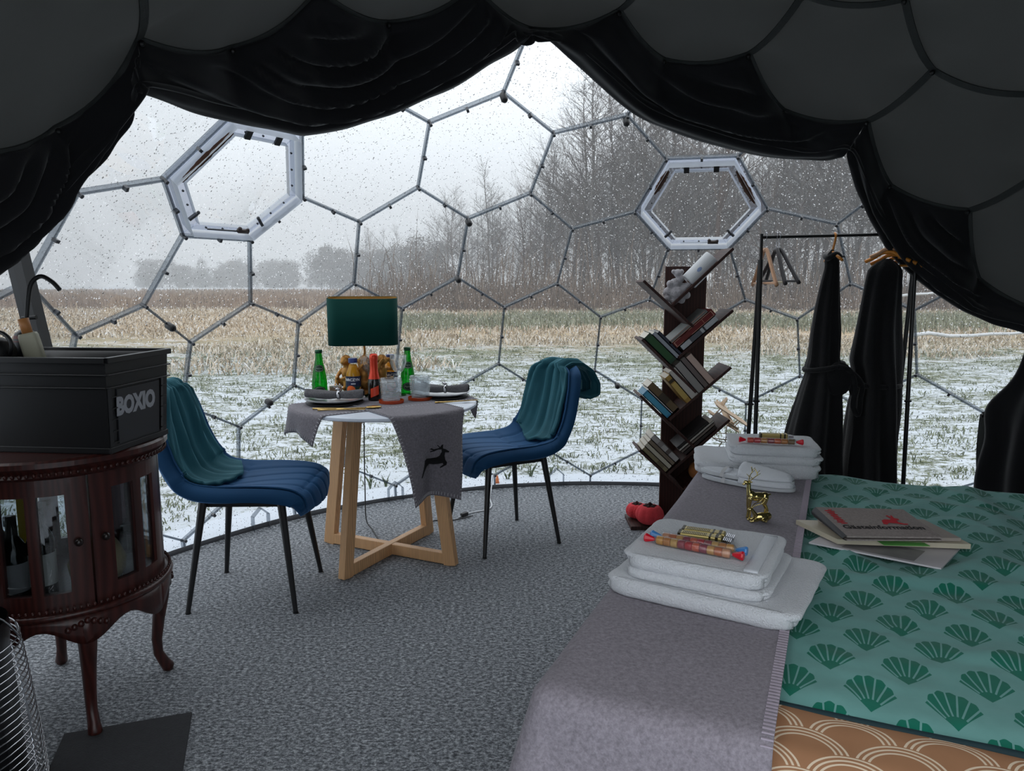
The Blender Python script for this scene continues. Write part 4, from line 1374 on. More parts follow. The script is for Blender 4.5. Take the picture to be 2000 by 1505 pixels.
M_plate = mat('stoneware_plate', (188, 190, 194), rough=0.25, var=0.06, spec=0.6)
M_plate_under = mat('dark_plate', (44, 44, 48), rough=0.4)
M_napkin = felt_mat('grey_linen', (98, 97, 100))
M_silver = mat('silver', (196, 196, 200), rough=0.2, metal=1.0, var=0.05)
M_goldcut = mat('brass_cutlery', (212, 178, 110), rough=0.25, metal=0.9, var=0.05)
def setting(x, y, turn, side):
    tgt = side
    d = thing('dinner_plate', 'pale dinner plate %s' % tgt, 'plate', (x, y, ZT + 0.006), 0, 'dinner plates on the table')
    obj('plate_dish', MB().lathe([(0, 0.004), (0.085, 0.004), (0.105, 0.010), (0.137, 0.017), (0.140, 0.0185), (0.136, 0.0145), (0.100, 0.004), (0.07, 0.0), (0, 0.0)], 48), M_plate, d, smooth=True)
    u = thing('under_plate', 'dark charger under the plate %s' % tgt, 'plate', (x, y, ZT), 0, 'dark chargers on the table')
    obj('disc', MB().lathe([(0, 0), (0.125, 0), (0.132, 0.003), (0.132, 0.006), (0, 0.006)], 48), M_plate_under, u)
    nk = thing('napkin', 'rolled grey linen napkin %s' % tgt, 'napkin', (x, y, ZT + 0.017), turn, 'rolled napkins on the plates')
    L = 0.135
    def roll(uu, vv):
        xx = -L + 2 * L * uu
        pinch = 0.72 + 0.28 * abs(math.tanh((xx - 0.02) / 0.04))
        rr = 0.0235 * pinch * (1 + 0.10 * math.sin(vv * 2 * PI * 3 + xx * 20) + 0.08 * noise.noise((xx * 20, vv * 3, x)))
        if uu < 0.02 or uu > 0.98:
            rr *= 0.75
        a = vv * 2 * PI
        return (xx, 1.15 * rr * math.cos(a), 0.0205 + rr * math.sin(a) * 0.85 + 0.006 * (xx / L) ** 2)
    obj('linen_roll', MB().grid(roll, 40, 28), M_napkin, nk, smooth=True)
    inner = MB()
    for k in range(40):
        a = k / 39 * 2 * PI * 2.2
        inner.v.append((-L - 0.001, (0.004 + 0.0062 * a / 2.2 / PI) * math.cos(a) * 1.1, 0.024 + (0.004 + 0.0062 * a / 2.2 / PI) * math.sin(a)))
    rg = thing('napkin_ring', 'silver antler napkin ring %s' % tgt, 'napkin ring', (x, y, ZT + 0.017), turn, 'silver napkin rings')
    band = MB().grid(lambda uu, vv: (0.02 - 0.006 + 0.012 * uu, 0.0245 * math.cos(vv * 2 * PI), 0.0210 + 0.0215 * math.sin(vv * 2 * PI)), 2, 28)
    obj('band', band, M_silver, rg, smooth=True, solid=0.0015)
    ant = MB()
    ant.ell((0.016, -0.004, 0.047), (0.012, 0.006, 0.006), 10, 6)
    ant.tube([(0.012, -0.004, 0.05), (-0.004, -0.004, 0.058), (-0.012, -0.002, 0.068)], [0.002, 0.0018, 0.001], 6)
    ant.tube([(0.016, 0.0, 0.05), (0.012, 0.006, 0.064), (0.004, 0.008, 0.074)], [0.002, 0.0018, 0.001], 6)
    ant.tube([(-0.004, -0.004, 0.058), (0.002, -0.004, 0.068)], [0.0016, 0.0008], 6)
    obj('antlers', ant, M_silver, rg, smooth=True)
setting(-0.822, 3.395, 0.02, 'on the cabinet side of the table')
setting(-0.345, 3.595, -0.12, 'on the bookshelf side of the table')
def cutlery(label, kind, x, y, rz):
    root = thing(kind, label, kind, (x, y, ZT), rz, 'brass cutlery on the table')
    L = 0.10
    obj('handle', MB().tube([(-L, 0, 0.003), (-0.05, 0, 0.003), (0.02, 0, 0.003), (0.035, 0, 0.003)], [0.0045, 0.0035, 0.0025, 0.0022], 8), M_goldcut, root, smooth=True)
    if kind == 'spoon':
        obj('bowl', MB().ell((0.062, 0, 0.005), (0.036, 0.021, 0.006), 16, 8), M_goldcut, root, smooth=True)
    elif kind == 'fork':
        hd = MB().box((0.048, 0, 0.0035), (0.026, 0.02, 0.0025))
        for q in (-0.0085, -0.003, 0.003, 0.0085):
            hd.box((0.082, q, 0.0035), (0.044, 0.0028, 0.0022))
        obj('tines', hd, M_goldcut, root)
    else:
        obj('blade', MB().prism([(0.03, -0.006), (0.10, -0.008), (0.115, -0.003), (0.118, 0.004), (0.03, 0.006)], 0.002, 'z', 0.002), M_goldcut, root)
cutlery('brass spoon with its bowl beside the amber coaster', 'spoon', -0.672, 3.225, 0.35)
cutlery('brass knife lying in front of the near plate', 'knife', -0.775, 3.215, 0.10)
cutlery('brass fork lying at the table edge in front of the near plate', 'fork', -0.745, 3.185, 0.14)
cutlery('brass fork beside the far plate near the table edge', 'fork', -0.262, 3.415, 0.35)
b = thing('gift_box', 'small pink cardboard box beside the monkey lamp', 'box', (-0.872, 3.625, ZT), 0.3)
obj('carton', MB().box((0, 0, 0.022), (0.058, 0.05, 0.044)), mat('pink_card', (206, 164, 148), rough=0.7), b, bevel=0.002)
obj('lid', MB().box((0, 0, 0.047), (0.061, 0.053, 0.008)), mat('pale_lid', (226, 216, 208), rough=0.6), b, bevel=0.002)

# table lamp with three seated monkeys
M_monkey = mat('antique_gold', (176, 126, 62), rough=0.42, metal=0.55, var=0.35, vscale=30, bump=0.3, bscale=120)
M_shade = mat('green_velvet_shade', (4, 62, 56), rough=0.8, var=0.12, spec=0.2)
M_shade_in = mat('gold_shade_lining', (178, 138, 70), rough=0.4, metal=0.4)
LMP = (-0.735, 3.665, ZT)
lamp = thing('table_lamp', 'table lamp with green rectangular shade on three gilded monkeys', 'lamp', LMP, 0.16)
def rrect(w, d, r, n=8):
    pts = []
    for cx, cy, a0 in ((w - r, d - r, 0), (-w + r, d - r, PI / 2), (-w + r, -d + r, PI), (w - r, -d + r, 1.5 * PI)):
        for k in range(n + 1):
            a = a0 + PI / 2 * k / n
            pts.append((cx + r * math.cos(a), cy + r * math.sin(a)))
    return pts
def shell(pts0, pts1, z0, z1):
    mb = MB(); n = len(pts0)
    mb.v = [(x, y, z0) for x, y in pts0] + [(x, y, z1) for x, y in pts1]
    mb.f = [(k, (k + 1) % n, n + (k + 1) % n, n + k) for k in range(n)]
    return mb
sp0, sp1 = rrect(0.168, 0.088, 0.05), rrect(0.168, 0.088, 0.05)
def tilt(mb):
    R_ = Matrix.Rotation(0.055, 3, 'X')
    mb.v = [tuple(R_ @ (Vector(p) - Vector((0, 0, 0.36))) + Vector((0, 0, 0.36))) for p in mb.v]
    return mb
sh = obj('lamp_shade', tilt(shell(sp0, sp1, 0.252, 0.480)), M_shade, lamp, smooth=True, solid=0.002)
obj('shade_lining', tilt(shell([(x * 0.988, y * 0.975) for x, y in sp0], [(x * 0.988, y * 0.975) for x, y in sp1], 0.253, 0.479)), M_shade_in, sh, smooth=True)
obj('shade_ring', MB().tube([(0.16, 0, 0.472), (-0.16, 0, 0.472)], 0.002, 6).tube([(0, 0.083, 0.472), (0, -0.083, 0.472)], 0.002, 6), M_shade_in, sh)
obj('stem', MB().tube([(0.0, 0.0, 0.10), (-0.003, 0, 0.17), (0.004, 0, 0.21), (0.0, 0, 0.30), (0, 0, 0.47)], [0.007, 0.006, 0.006, 0.005, 0.004], 10), M_monkey, lamp, smooth=True)
obj('pedestal', MB().lathe([(0, 0), (0.118, 0.0), (0.120, 0.008), (0.105, 0.016), (0.10, 0.026), (0.104, 0.030), (0, 0.030)], 36, sx=1.0, sy=0.55), M_monkey, lamp, smooth=True)
obj('finial_mount', MB().lathe([(0, 0.03), (0.028, 0.03), (0.034, 0.08), (0.030, 0.13), (0.036, 0.17), (0.020, 0.185), (0, 0.186)], 20), M_monkey, lamp, smooth=True)
def monkey(x, y, rz, pose):
    mb = MB()
    mb.ell((0, 0, 0.030), (0.026, 0.024, 0.030)).ell((0, -0.002, 0.062), (0.022, 0.019, 0.032)).ell((0, -0.004, 0.092), (0.014, 0.013, 0.014))
    mb.ell((0, -0.006, 0.113), (0.0205, 0.020, 0.021)).ell((0, -0.021, 0.106), (0.0125, 0.010, 0.010)).ell((0, -0.019, 0.117), (0.014, 0.007, 0.006))
    for s in (-1, 1):
        mb.ell((s * 0.021, -0.003, 0.112), (0.005, 0.006, 0.008))
        mb.tube([(s * 0.015, -0.005, 0.024), (s * 0.026, -0.030, 0.040), (s * 0.022, -0.034, 0.014), (s * 0.022, -0.046, 0.008)], [0.013, 0.012, 0.009, 0.007], 8)
        if pose == 'knees':
            arm = [(s * 0.021, 0, 0.080), (s * 0.034, -0.012, 0.058), (s * 0.020, -0.036, 0.048), (s * 0.010, -0.040, 0.046)]
        elif pose == 'mouth':
            arm = [(s * 0.021, 0, 0.080), (s * 0.036, -0.020, 0.066), (s * 0.014, -0.034, 0.092), (s * 0.004, -0.036, 0.104)]
        else:
            arm = [(s * 0.021, 0, 0.080), (s * 0.038, -0.020, 0.074), (s * 0.026, -0.026, 0.104), (s * 0.010, -0.028, 0.120)]
        mb.tube(arm, [0.009, 0.008, 0.0065, 0.0065], 8)
    o = obj('monkey', mb, M_monkey, lamp, (x, y, 0.026), (0, 0, rz), remesh=0.0032, smooth_iter=2)
    o.scale = (1.34, 1.34, 1.30)
monkey(-0.082, -0.006, -0.75, 'knees')
monkey(0.0, -0.040, 0.1, 'mouth')
monkey(0.082, -0.006, 0.70, 'eyes')

# lamp cable and white lead on the carpet
M_cable_b = mat('black_cable', (16, 16, 18), rough=0.5)
M_cable_w = mat('white_cable', (214, 216, 220), rough=0.5)
o = obj('power_cable', MB().tube(spline([(-0.78, 3.86, 0.70), (-0.80, 3.93, 0.45), (-0.80, 3.92, 0.2), (-0.79, 3.88, 0.04), (-0.74, 3.80, 0.006), (-0.66, 3.60, 0.006), (-0.62, 3.55, 0.006), (-0.60, 3.68, 0.006), (-0.50, 3.80, 0.006), (-0.44, 3.95, 0.006), (-0.32, 3.97, 0.006), (-0.22, 4.04, 0.008)], 90), 0.0035, 6), M_cable_b, smooth=True)
tag(o, 'thin black cable winding over the carpet under the table', 'cable')
o = obj('power_lead', MB().tube(spline([(-0.30, 4.02, 0.005), (-0.24, 4.10, 0.005), (-0.15, 4.16, 0.005), (-0.12, 4.24, 0.005), (-0.135, 4.40, 0.006), (-0.13, 4.55, 0.03), (-0.12, 4.60, 0.10)], 60), 0.004, 6), M_cable_w, smooth=True)
tag(o, 'white cable running from the carpet edge behind the chair', 'cable')
o = obj('cable_plug', MB().box((0, 0, 0.011), (0.05, 0.022, 0.022)), M_cable_b, loc=(-0.27, 4.055, 0), rot=(0, 0, 0.9), bevel=0.004)
tag(o, 'black inline plug where the two cables meet', 'plug')

# ------------------------------------------------------------------ round mahogany display cabinet
M_mahog = wood_mat('mahogany', (62, 28, 24), 0.38, (3, 3, 0.5), 0.5, 4, 0.1)
CX, CY = -1.385, 2.205
CRAD = 0.292
cab = thing('display_cabinet', 'round dark mahogany display cabinet with glazed doors and cabriole legs', 'cabinet', (CX, CY, 0), 0)
Z0, Z1 = 0.395, 0.775
obj('base_ring', MB().lathe([(0, 0.372), (0.29, 0.372), (0.312, 0.378), (0.318, 0.388), (0.312, 0.396), (0.300, Z0), (0, Z0)], 64), M_mahog, cab, smooth=True)
def bead_row(z, r, n):
    mb = MB()
    for k in range(n):
        a = 2 * PI * k / n
        mb.ell((r * math.cos(a), r * math.sin(a), z), (0.0055, 0.0055, 0.0065), 6, 4)
    o = obj('beading', mb, M_mahog, cab, smooth=True)
    return o
bead_row(0.404, 0.308, 110)
bead_row(0.792, 0.316, 110)
obj('cornice', MB().lathe([(0, Z1), (0.298, Z1), (0.306, 0.780), (0.318, 0.786), (0.310, 0.796), (0.318, 0.806), (0.325, 0.812), (0.325, 0.826), (0.318, 0.832), (0, 0.832)], 64), M_mahog, cab, smooth=False)
def apron(u, v):
    a = u * 2 * PI
    low = 0.335 - 0.030 * math.cos(4 * (a + math.radians(50))) ** 2 - 0.012 * math.cos(8 * (a + math.radians(50)))
    return (0.300 * math.cos(a), 0.300 * math.sin(a), 0.376 + (low - 0.376) * v)
obj('apron', MB().grid(apron, 120, 3), M_mahog, cab, smooth=True, solid=0.018)
M_cabglass = clear_mat('cabinet_glass', (226, 230, 232), gloss=0.04, rough=0.02)
def arc_panel(a0, a1, z0, z1, r, th, n=6):
    mb = MB()
    a0, a1 = math.radians(a0), math.radians(a1)
    for k in range(n + 1):
        a = a0 + (a1 - a0) * k / n
        c, s = math.cos(a), math.sin(a)
        for rr, zz in ((r, z0), (r, z1), (r - th, z1), (r - th, z0)):
            mb.v.append((rr * c, rr * s, zz))
    for k in range(n):
        for j in range(4):
            j2 = (j + 1) % 4
            mb.f.append((k * 4 + j, (k + 1) * 4 + j, (k + 1) * 4 + j2, k * 4 + j2))
    mb.f.append((0, 1, 2, 3)); mb.f.append((n * 4 + 3, n * 4 + 2, n * 4 + 1, n * 4))
    return mb
for q in range(6):
    base = -44 + 60 * q
    dr = obj('door' if q in (0, 5) else 'glazed_side', arc_panel(base + 0.6, base + 13, Z0, Z1, CRAD, 0.022), M_mahog, cab)
    obj('stile', arc_panel(base + 48, base + 59.4, Z0, Z1, CRAD, 0.022), M_mahog, dr)
    obj('muntin', arc_panel(base + 28, base + 34, Z0 + 0.05, Z1 - 0.045, CRAD, 0.020), M_mahog, dr)
    obj('bottom_rail', arc_panel(base + 13, base + 48, Z0, Z0 + 0.052, CRAD, 0.022, 10), M_mahog, dr)
    obj('top_rail', arc_panel(base + 13, base + 48, Z1 - 0.048, Z1, CRAD, 0.022, 10), M_mahog, dr)
    for a0, a1 in ((13, 28), (34, 48)):
        obj('pane', arc_panel(base + a0, base + a1, Z0 + 0.05, Z1 - 0.045, CRAD - 0.009, 0.003), M_cabglass, dr)
    if q in (0, 5):
        a = math.radians(base + (7 if q == 0 else 53))
        kb = MB().ell(((CRAD + 0.012) * math.cos(a), (CRAD + 0.012) * math.sin(a), 0.59), 0.012, 12, 8)
        kb.tube([(CRAD * math.cos(a), CRAD * math.sin(a), 0.59), ((CRAD + 0.01) * math.cos(a), (CRAD + 0.01) * math.sin(a), 0.59)], 0.006, 8)
        obj('knob', kb, mat('dark_knob_%d' % q, (26, 18, 16), rough=0.3), dr, smooth=True)
cab.scale = (0.945, 0.945, 1.0)
for deg in (-50, 38, 130, 220):
    a = math.radians(deg)
    c, s = math.cos(a), math.sin(a)
    pts = [(0.280, 0.375), (0.284, 0.33), (0.280, 0.27), (0.266, 0.19), (0.256, 0.12), (0.258, 0.07), (0.274, 0.035), (0.288, 0.012), (0.289, 0.0)]
    rr = [0.030, 0.030, 0.026, 0.021, 0.018, 0.0165, 0.018, 0.021, 0.014]
    lg = obj('leg', MB().tube([(p[0] * c, p[0] * s, p[1]) for p in pts], rr, 10), M_mahog, cab, smooth=True)
    cv = MB()
    for k in range(7):
        b = a + math.radians((k - 3) * 3.2)
        cv.ell((0.309 * math.cos(b), 0.309 * math.sin(b), 0.352 - 0.010 * abs(k - 3) * 0.6 + 0.01), (0.010, 0.010, 0.010), 6, 5)
    obj('carving', cv, M_mahog, lg, smooth=True)

# what stands inside the cabinet
ZC = 0.396
def inside(name, label, cat, prof, m, x, y, group=None, extra=None):
    root = thing(name, label, cat, (CX + x, CY + y, ZC), 0, group)
    obj('body', MB().lathe(prof, 20), m, root, smooth=True)
    if extra:
        obj(extra[0], MB().lathe(extra[1], 20), extra[2], root, smooth=True)
    return root
inside('vase', 'cream bellied vase inside the glazed cabinet', 'vase', [(0, 0), (0.05, 0), (0.075, 0.04), (0.080, 0.075), (0.062, 0.12), (0.036, 0.16), (0.026, 0.20), (0.030, 0.225), (0, 0.225)], mat('cream_ceramic', (206, 186, 140), rough=0.4), 0.125, -0.045, extra=('stopper', [(0, 0.222), (0.02, 0.222), (0.022, 0.24), (0, 0.245)], mat('cream_stopper', (180, 160, 120))))
inside('tin_can', 'red tin standing behind the vase in the cabinet', 'can', [(0, 0), (0.03, 0), (0.03, 0.235), (0.028, 0.24), (0, 0.24)], mat('red_tin', (140, 30, 42), rough=0.35), 0.075, 0.065, extra=('lid', [(0, 0.24), (0.026, 0.24), (0.025, 0.252), (0, 0.254)], mat('pale_lid_2', (200, 196, 190))))
inside('glass_jar', 'small jar with pale lid beside the vase in the cabinet', 'jar', [(0, 0), (0.034, 0), (0.036, 0.10), (0.030, 0.125), (0, 0.125)], M_glass, 0.165, 0.085, extra=('lid', [(0, 0.124), (0.032, 0.124), (0.032, 0.142), (0, 0.143)], mat('jar_lid', (70, 72, 74), rough=0.3)))
inside('cup', 'white cup beside the jar in the cabinet', 'cup', [(0, 0), (0.025, 0), (0.036, 0.06), (0.034, 0.06), (0.022, 0.006), (0, 0.006)], mat('white_china', (220, 222, 224), rough=0.3), 0.195, 0.02)
M_dkglass = mat('dark_bottle_glass', (14, 18, 16), rough=0.1, spec=0.6)
for i, (x, y, h, lab, lc) in enumerate([(0.035, -0.165, 0.29, 'dark wine bottle with white label right behind the cabinet door gap', (206, 204, 198)), (-0.02, -0.20, 0.26, 'dark wine bottle behind the cabinet door pane next to the gap', (150, 148, 150)),
        (-0.085, -0.185, 0.30, 'tall dark bottle with grey label in the cabinet', (120, 122, 128)), (-0.15, -0.17, 0.27, 'dark bottle with plum label at the cabinet edge', (92, 40, 54))]):
    b = inside('wine_bottle', lab, 'bottle', [(0, 0), (0.034, 0), (0.036, 0.005), (0.036, h * 0.6), (0.030, h * 0.68), (0.015, h * 0.78), (0.013, h), (0, h)], M_dkglass, x, y, 'bottles in the display cabinet', extra=('paper_label', [(0.0364, h * 0.18), (0.0366, h * 0.5)], mat('bottle_label_%d' % i, lc, rough=0.7)))
inside('spirit_bottle', 'clear square-shouldered bottle in the cabinet', 'bottle', [(0, 0), (0.036, 0), (0.038, 0.12), (0.03, 0.15), (0.014, 0.17), (0.014, 0.2), (0, 0.2)], M_glass, -0.10, -0.09, 'bottles in the display cabinet', extra=('cap', [(0, 0.198), (0.017, 0.198), (0.017, 0.225), (0, 0.226)], mat('steel_cap', (160, 164, 170), rough=0.3, metal=0.8)))
b = thing('carton', 'yellow carton behind the bottles in the cabinet', 'box', (CX - 0.09, CY - 0.02, ZC), 0.4)
obj('box_body', MB().box((0, 0, 0.15), (0.05, 0.04, 0.30)), mat('yellow_card', (232, 196, 24), rough=0.6), b, bevel=0.001)
obj('box_flap', MB().box((0, 0, 0.303), (0.05, 0.04, 0.004)), mat('yellow_card_flap', (222, 186, 20), rough=0.6), b)

# ------------------------------------------------------------------ black crate with a wash basin on the cabinet
M_crate = mat('black_crate_plastic', (9, 9, 12), rough=0.42, var=0.15, spec=0.5)
M_crate_panel = mat('crate_label_panel', (38, 39, 43), rough=0.5)
ZK = 0.834
crate = thing('storage_crate', 'black plastic crate lettered BOXIO standing on the round cabinet', 'crate', (-1.105, 2.0, ZK), 0)
ex, ey = Vector((-0.995, 0.10, 0)), Vector((0.10, 0.995, 0))     # wide face runs to the left, end face runs back
LW, LE, LH = 0.42, 0.298, 0.265
def cr(a, b, z, k=None):
    """a along the wide face 0..1, b along the end face 0..1; walls taper towards the bottom"""
    tp = 0.012 * (1 - z / LH)
    return ex * (tp + (LW - 2 * tp) * a) + ey * (tp + (LE - 2 * tp) * b) + Vector((0, 0, z))
mb = MB()
cs = [(0, 0), (1, 0), (1, 1), (0, 1)]
mb.v = [tuple(cr(a, b, 0)) for a, b in cs] + [tuple(cr(a, b, LH)) for a, b in cs]
mb.f = [(0, 1, 2, 3)] + [(i, (i + 1) % 4, 4 + (i + 1) % 4, 4 + i) for i in range(4)]
obj('wall_shell', mb, M_crate, crate, solid=0.006)
def band(z0, z1, out, name):
    m = MB()
    for i in range(4):
        a, b = cs[i], cs[(i + 1) % 4]
        p, q = cr(*a, (z0 + z1) / 2), cr(*b, (z0 + z1) / 2)
        d = (q - p).normalized(); n = Vector((0, 0, 1)).cross(d)
        c = (cr(0.5, 0.5, 0) - (p + q) / 2)
        if n.dot(c) > 0:
            n = -n
        m.beam(p + n * out / 2 - d * 0.006, q + n * out / 2 + d * 0.006, out, z1 - z0)
    return obj(name, m, M_crate, crate, bevel=0.0015)
band(LH - 0.012, LH + 0.004, 0.014, 'rim')
band(LH - 0.046, LH - 0.042, 0.012, 'rib')
band(LH - 0.082, LH - 0.078, 0.012, 'rib')
band(0.000, 0.016, 0.005, 'base_band')
for a in (0.0, 0.93):
    m = MB().beam(cr(0, 0.0 + (0.90 if a else 0.02), 0.02) + ex * -0.004, cr(0, 0.0 + (0.90 if a else 0.02), LH - 0.08) + ex * -0.004, 0.010, 0.006)
    for k in range(5):
        z = 0.03 + k * 0.032
        m.beam(cr(0, (0.87 if a else 0.02), z) - ex * 0.006, cr(0, (0.96 if a else 0.11), z) - ex * 0.006, 0.008, 0.003)
    obj('corner_rib', m, M_crate, crate)
pn = MB()
pq = [cr(0, 0.13, 0.022) - ex * 0.004, cr(0, 0.84, 0.022) - ex * 0.004, cr(0, 0.84, LH - 0.088) - ex * 0.004, cr(0, 0.13, LH - 0.088) - ex * 0.004]
pn.add(pq, [(0, 1, 2, 3)])
obj('label_panel', pn, M_crate_panel, crate, solid=0.003)
tm = text_mb('BOXIO', 0.074, 0.0006, 0.0042)
upv = (cr(0, 0.5, LH) - cr(0, 0.5, 0)).normalized()
orig = cr(0, 0.43, 0.125) - ex * 0.0062
xs_ = max(v[0] for v in tm.v) - min(v[0] for v in tm.v)
kx = 0.185 / xs_
tx = MB(); tx.v = [tuple(orig + ey * (x * kx) + upv * (y * 0.92) - ex * (z * 0.6)) for x, y, z in tm.v]; tx.f = list(tm.f)
obj('lettering', tx, mat('light_grey_print', (158, 160, 166), rough=0.5), crate)
# recessed basin on top
bas = MB()
def basin(u, v):
    a, b = 0.04 + 0.92 * u, 0.05 + 0.90 * v
    e = min(u, 1 - u, v, 1 - v)
    return cr(a, b, LH - 0.004 - 0.075 * ease(e * 5))
obj('basin', bas.grid(basin, 24, 24), M_crate, crate, smooth=True)

tap = thing('tap', 'black swan-neck tap rising from the crate basin', 'tap', (-1.425, 2.185, ZK + LH - 0.06), 0)
obj('neck', MB().tube(spline([(0.0, 0.0, 0.0), (-0.004, 0, 0.13), (0.004, 0, 0.20), (0.020, 0, 0.262), (0.050, 0, 0.284), (0.085, -0.005, 0.268), (0.107, -0.008, 0.245)], 40), 0.0065, 10), M_black, tap, smooth=True)
obj('collar', MB().lathe([(0, 0), (0.022, 0), (0.022, 0.015), (0.012, 0.03), (0, 0.03)], 16), M_black, tap)
obj('pump_body', MB().lathe([(0, 0.03), (0.016, 0.03), (0.018, 0.11), (0.014, 0.125), (0, 0.125)], 14), M_black, tap, smooth=True)
soap = thing('soap_bottle', 'cream soap pouch with wooden cap leaning against the tap', 'bottle', (-1.395, 2.165, ZK + LH - 0.030), 0)
soap.rotation_euler = (0, -0.20, 0.2)
sb = MB()
for z, w, d in ((0, 0.021, 0.013), (0.006, 0.026, 0.017), (0.06, 0.026, 0.017), (0.085, 0.025, 0.016), (0.092, 0.022, 0.013)):
    for x, y in rrect(w, d, d * 0.6, 4):
        sb.v.append((x, y, z))
n = len(sb.v) // 5
for r in range(4):
    for k in range(n):
        sb.f.append((r * n + k, r * n + (k + 1) % n, (r + 1) * n + (k + 1) % n, (r + 1) * n + k))
sb.f += [tuple(reversed(range(n))), tuple(range(4 * n, 5 * n))]
obj('bottle_body', sb, mat('cream_plastic', (184, 182, 160), rough=0.5), soap, smooth=True)
obj('wooden_cap', MB().lathe([(0, 0.092), (0.014, 0.092), (0.0145, 0.135), (0, 0.136)], 16), mat('wood_cap', (190, 128, 74), rough=0.5), soap, smooth=True)
dk = thing('soap_dispenser', 'dark dispenser bottle behind the tap on the crate', 'bottle', (-1.47, 2.235, ZK + LH - 0.045), 0)
obj('bottle_body', MB().lathe([(0, 0), (0.03, 0), (0.032, 0.08), (0.026, 0.10), (0.012, 0.11), (0, 0.11)], 18), M_black, dk, smooth=True)
obj('pump_head', MB().tube([(0, 0, 0.11), (0, 0, 0.145), (0.04, 0, 0.148)], 0.007, 8), M_black, dk)
obj('label', MB().lathe([(0.0328, 0.075), (0.0285, 0.094)], 18), mat('muted_red_label', (96, 50, 46), rough=0.6), dk, smooth=True)
ket = thing('black_kettle', 'black rounded kettle at the crate end nearest the curtain', 'kettle', (-1.485, 2.12, ZK + LH - 0.035), 0)
obj('kettle_body', MB().lathe([(0, 0), (0.045, 0), (0.055, 0.02), (0.055, 0.05), (0.045, 0.075), (0.02, 0.085), (0, 0.086)], 24), M_black, ket, smooth=True)
obj('handle', MB().tube(spline([(0.045, -0.01, 0.03), (0.062, -0.02, 0.05), (0.060, -0.02, 0.08), (0.03, -0.01, 0.10), (-0.02, 0, 0.10)], 20), 0.006, 8), M_black, ket, smooth=True)
# black door post beside the cabinet
dpost = struct('door_1')
a, b = Vector((-1.70, 2.52, 1.62)), Vector((-1.555, 2.44, 0.0))
obj('post', MB().beam(Vector((-1.66, 2.50, 1.55)), Vector((-1.500, 2.43, 0.836)), 0.030, 0.055, up=(0, 1, 0)), M_black, dpost)
obj('post_edge', MB().beam(Vector((-1.692, 2.50, 1.55)), Vector((-1.532, 2.43, 0.836)), 0.034, 0.012, up=(0, 1, 0)), mat('grey_frame_metal', (30, 31, 34), rough=0.5), dpost)

# ------------------------------------------------------------------ wire basket and door mat
M_chrome = mat('chrome_wire', (206, 208, 212), rough=0.15, metal=1.0, var=0.03)
bask = thing('wire_basket', 'round chrome wire basket holding a black bin bag', 'basket', (-1.415, 1.65, 0), 0)
obj('bin_bag', MB().grid(lambda u, v: ((0.205 + 0.012 * noise.noise((math.cos(u * 2 * PI) * 4, math.sin(u * 2 * PI) * 4, v * 4))) * (1.0 - 0.12 * v) * math.cos(u * 2 * PI) * (1 if v < 0.9 else 1.05), (0.205 + 0.012 * noise.noise((math.cos(u * 2 * PI) * 4, math.sin(u * 2 * PI) * 4, v * 4))) * (1.0 - 0.12 * v) * math.sin(u * 2 * PI), 0.012 + 0.475 * v), 40, 14), mat('black_bag', (12, 12, 14), rough=0.3), bask, smooth=True)
for k in range(26):
    z = 0.01 + k * 0.0172
    r = 0.245 - 0.035 * (k / 25) ** 1.4
    obj('wire_ring', MB().tube([(r * math.cos(2 * PI * j / 40), r * math.sin(2 * PI * j / 40), z) for j in range(40)], 0.0022, 5, closed=True), M_chrome, bask, smooth=True)
for k in range(10):
    a = 2 * PI * k / 10 + 0.2
    obj('upright_wire', MB().tube([(0.241 * math.cos(a), 0.241 * math.sin(a), 0.0), (0.232 * math.cos(a), 0.232 * math.sin(a), 0.25), (0.207 * math.cos(a), 0.207 * math.sin(a), 0.445)], 0.0022, 5), M_chrome, bask)
obj('handle', MB().tube(spline([(0.205, -0.06, 0.43), (0.20, -0.05, 0.50), (0.19, 0.02, 0.515), (0.20, 0.08, 0.44)], 16), 0.003, 6), M_chrome, bask, smooth=True)
M_mat = mat('dark_mat', (46, 47, 50), rough=0.95, var=0.3, vscale=60, bump=0.8, bscale=220)
o = obj('door_mat', MB().prism([(-1.300, 1.994), (-0.976, 2.104), (-0.800, 1.58), (-1.124, 1.47)], 0.010), M_mat, bevel=0.002)
tag(o, 'dark ribbed door mat on the carpet by the cabinet leg', 'mat')

# ------------------------------------------------------------------ tree-shaped bookshelf
M_walnut = wood_mat('dark_walnut', (62, 34, 28), 0.6, (4, 4, 0.6), 0.45, 3, 0.0)
YF, YB = 3.80, 4.02      # shelf fronts and back panel
shelf = thing('tree_bookshelf', 'tall dark brown tree bookshelf with slanting branches', 'bookshelf', (0.905, YB - 0.09, 0), 0)
SX, SY = 0.905, YB - 0.09
def sh_part(name, mb):
    for i, (x, y, z) in enumerate(mb.v):
        mb.v[i] = (x - SX, y - SY, z)
    return obj(name, mb, M_walnut, shelf, bevel=0.0015)
sh_part('back_panel', MB().box((0.935, YB + 0.008, 0.705), (0.222, 0.016, 1.38)))
sh_part('base_board', MB().box((0.885, 3.925, 0.010), (0.50, 0.22, 0.020)))
def board(x0, z0, x1, z1, name='branch'):
    sh_part(name, MB().beam((x0, (YF + YB) / 2, z0), (x1, (YF + YB) / 2, z1), YB - YF, 0.014, up=(-(z1 - z0), 0, x1 - x0)))
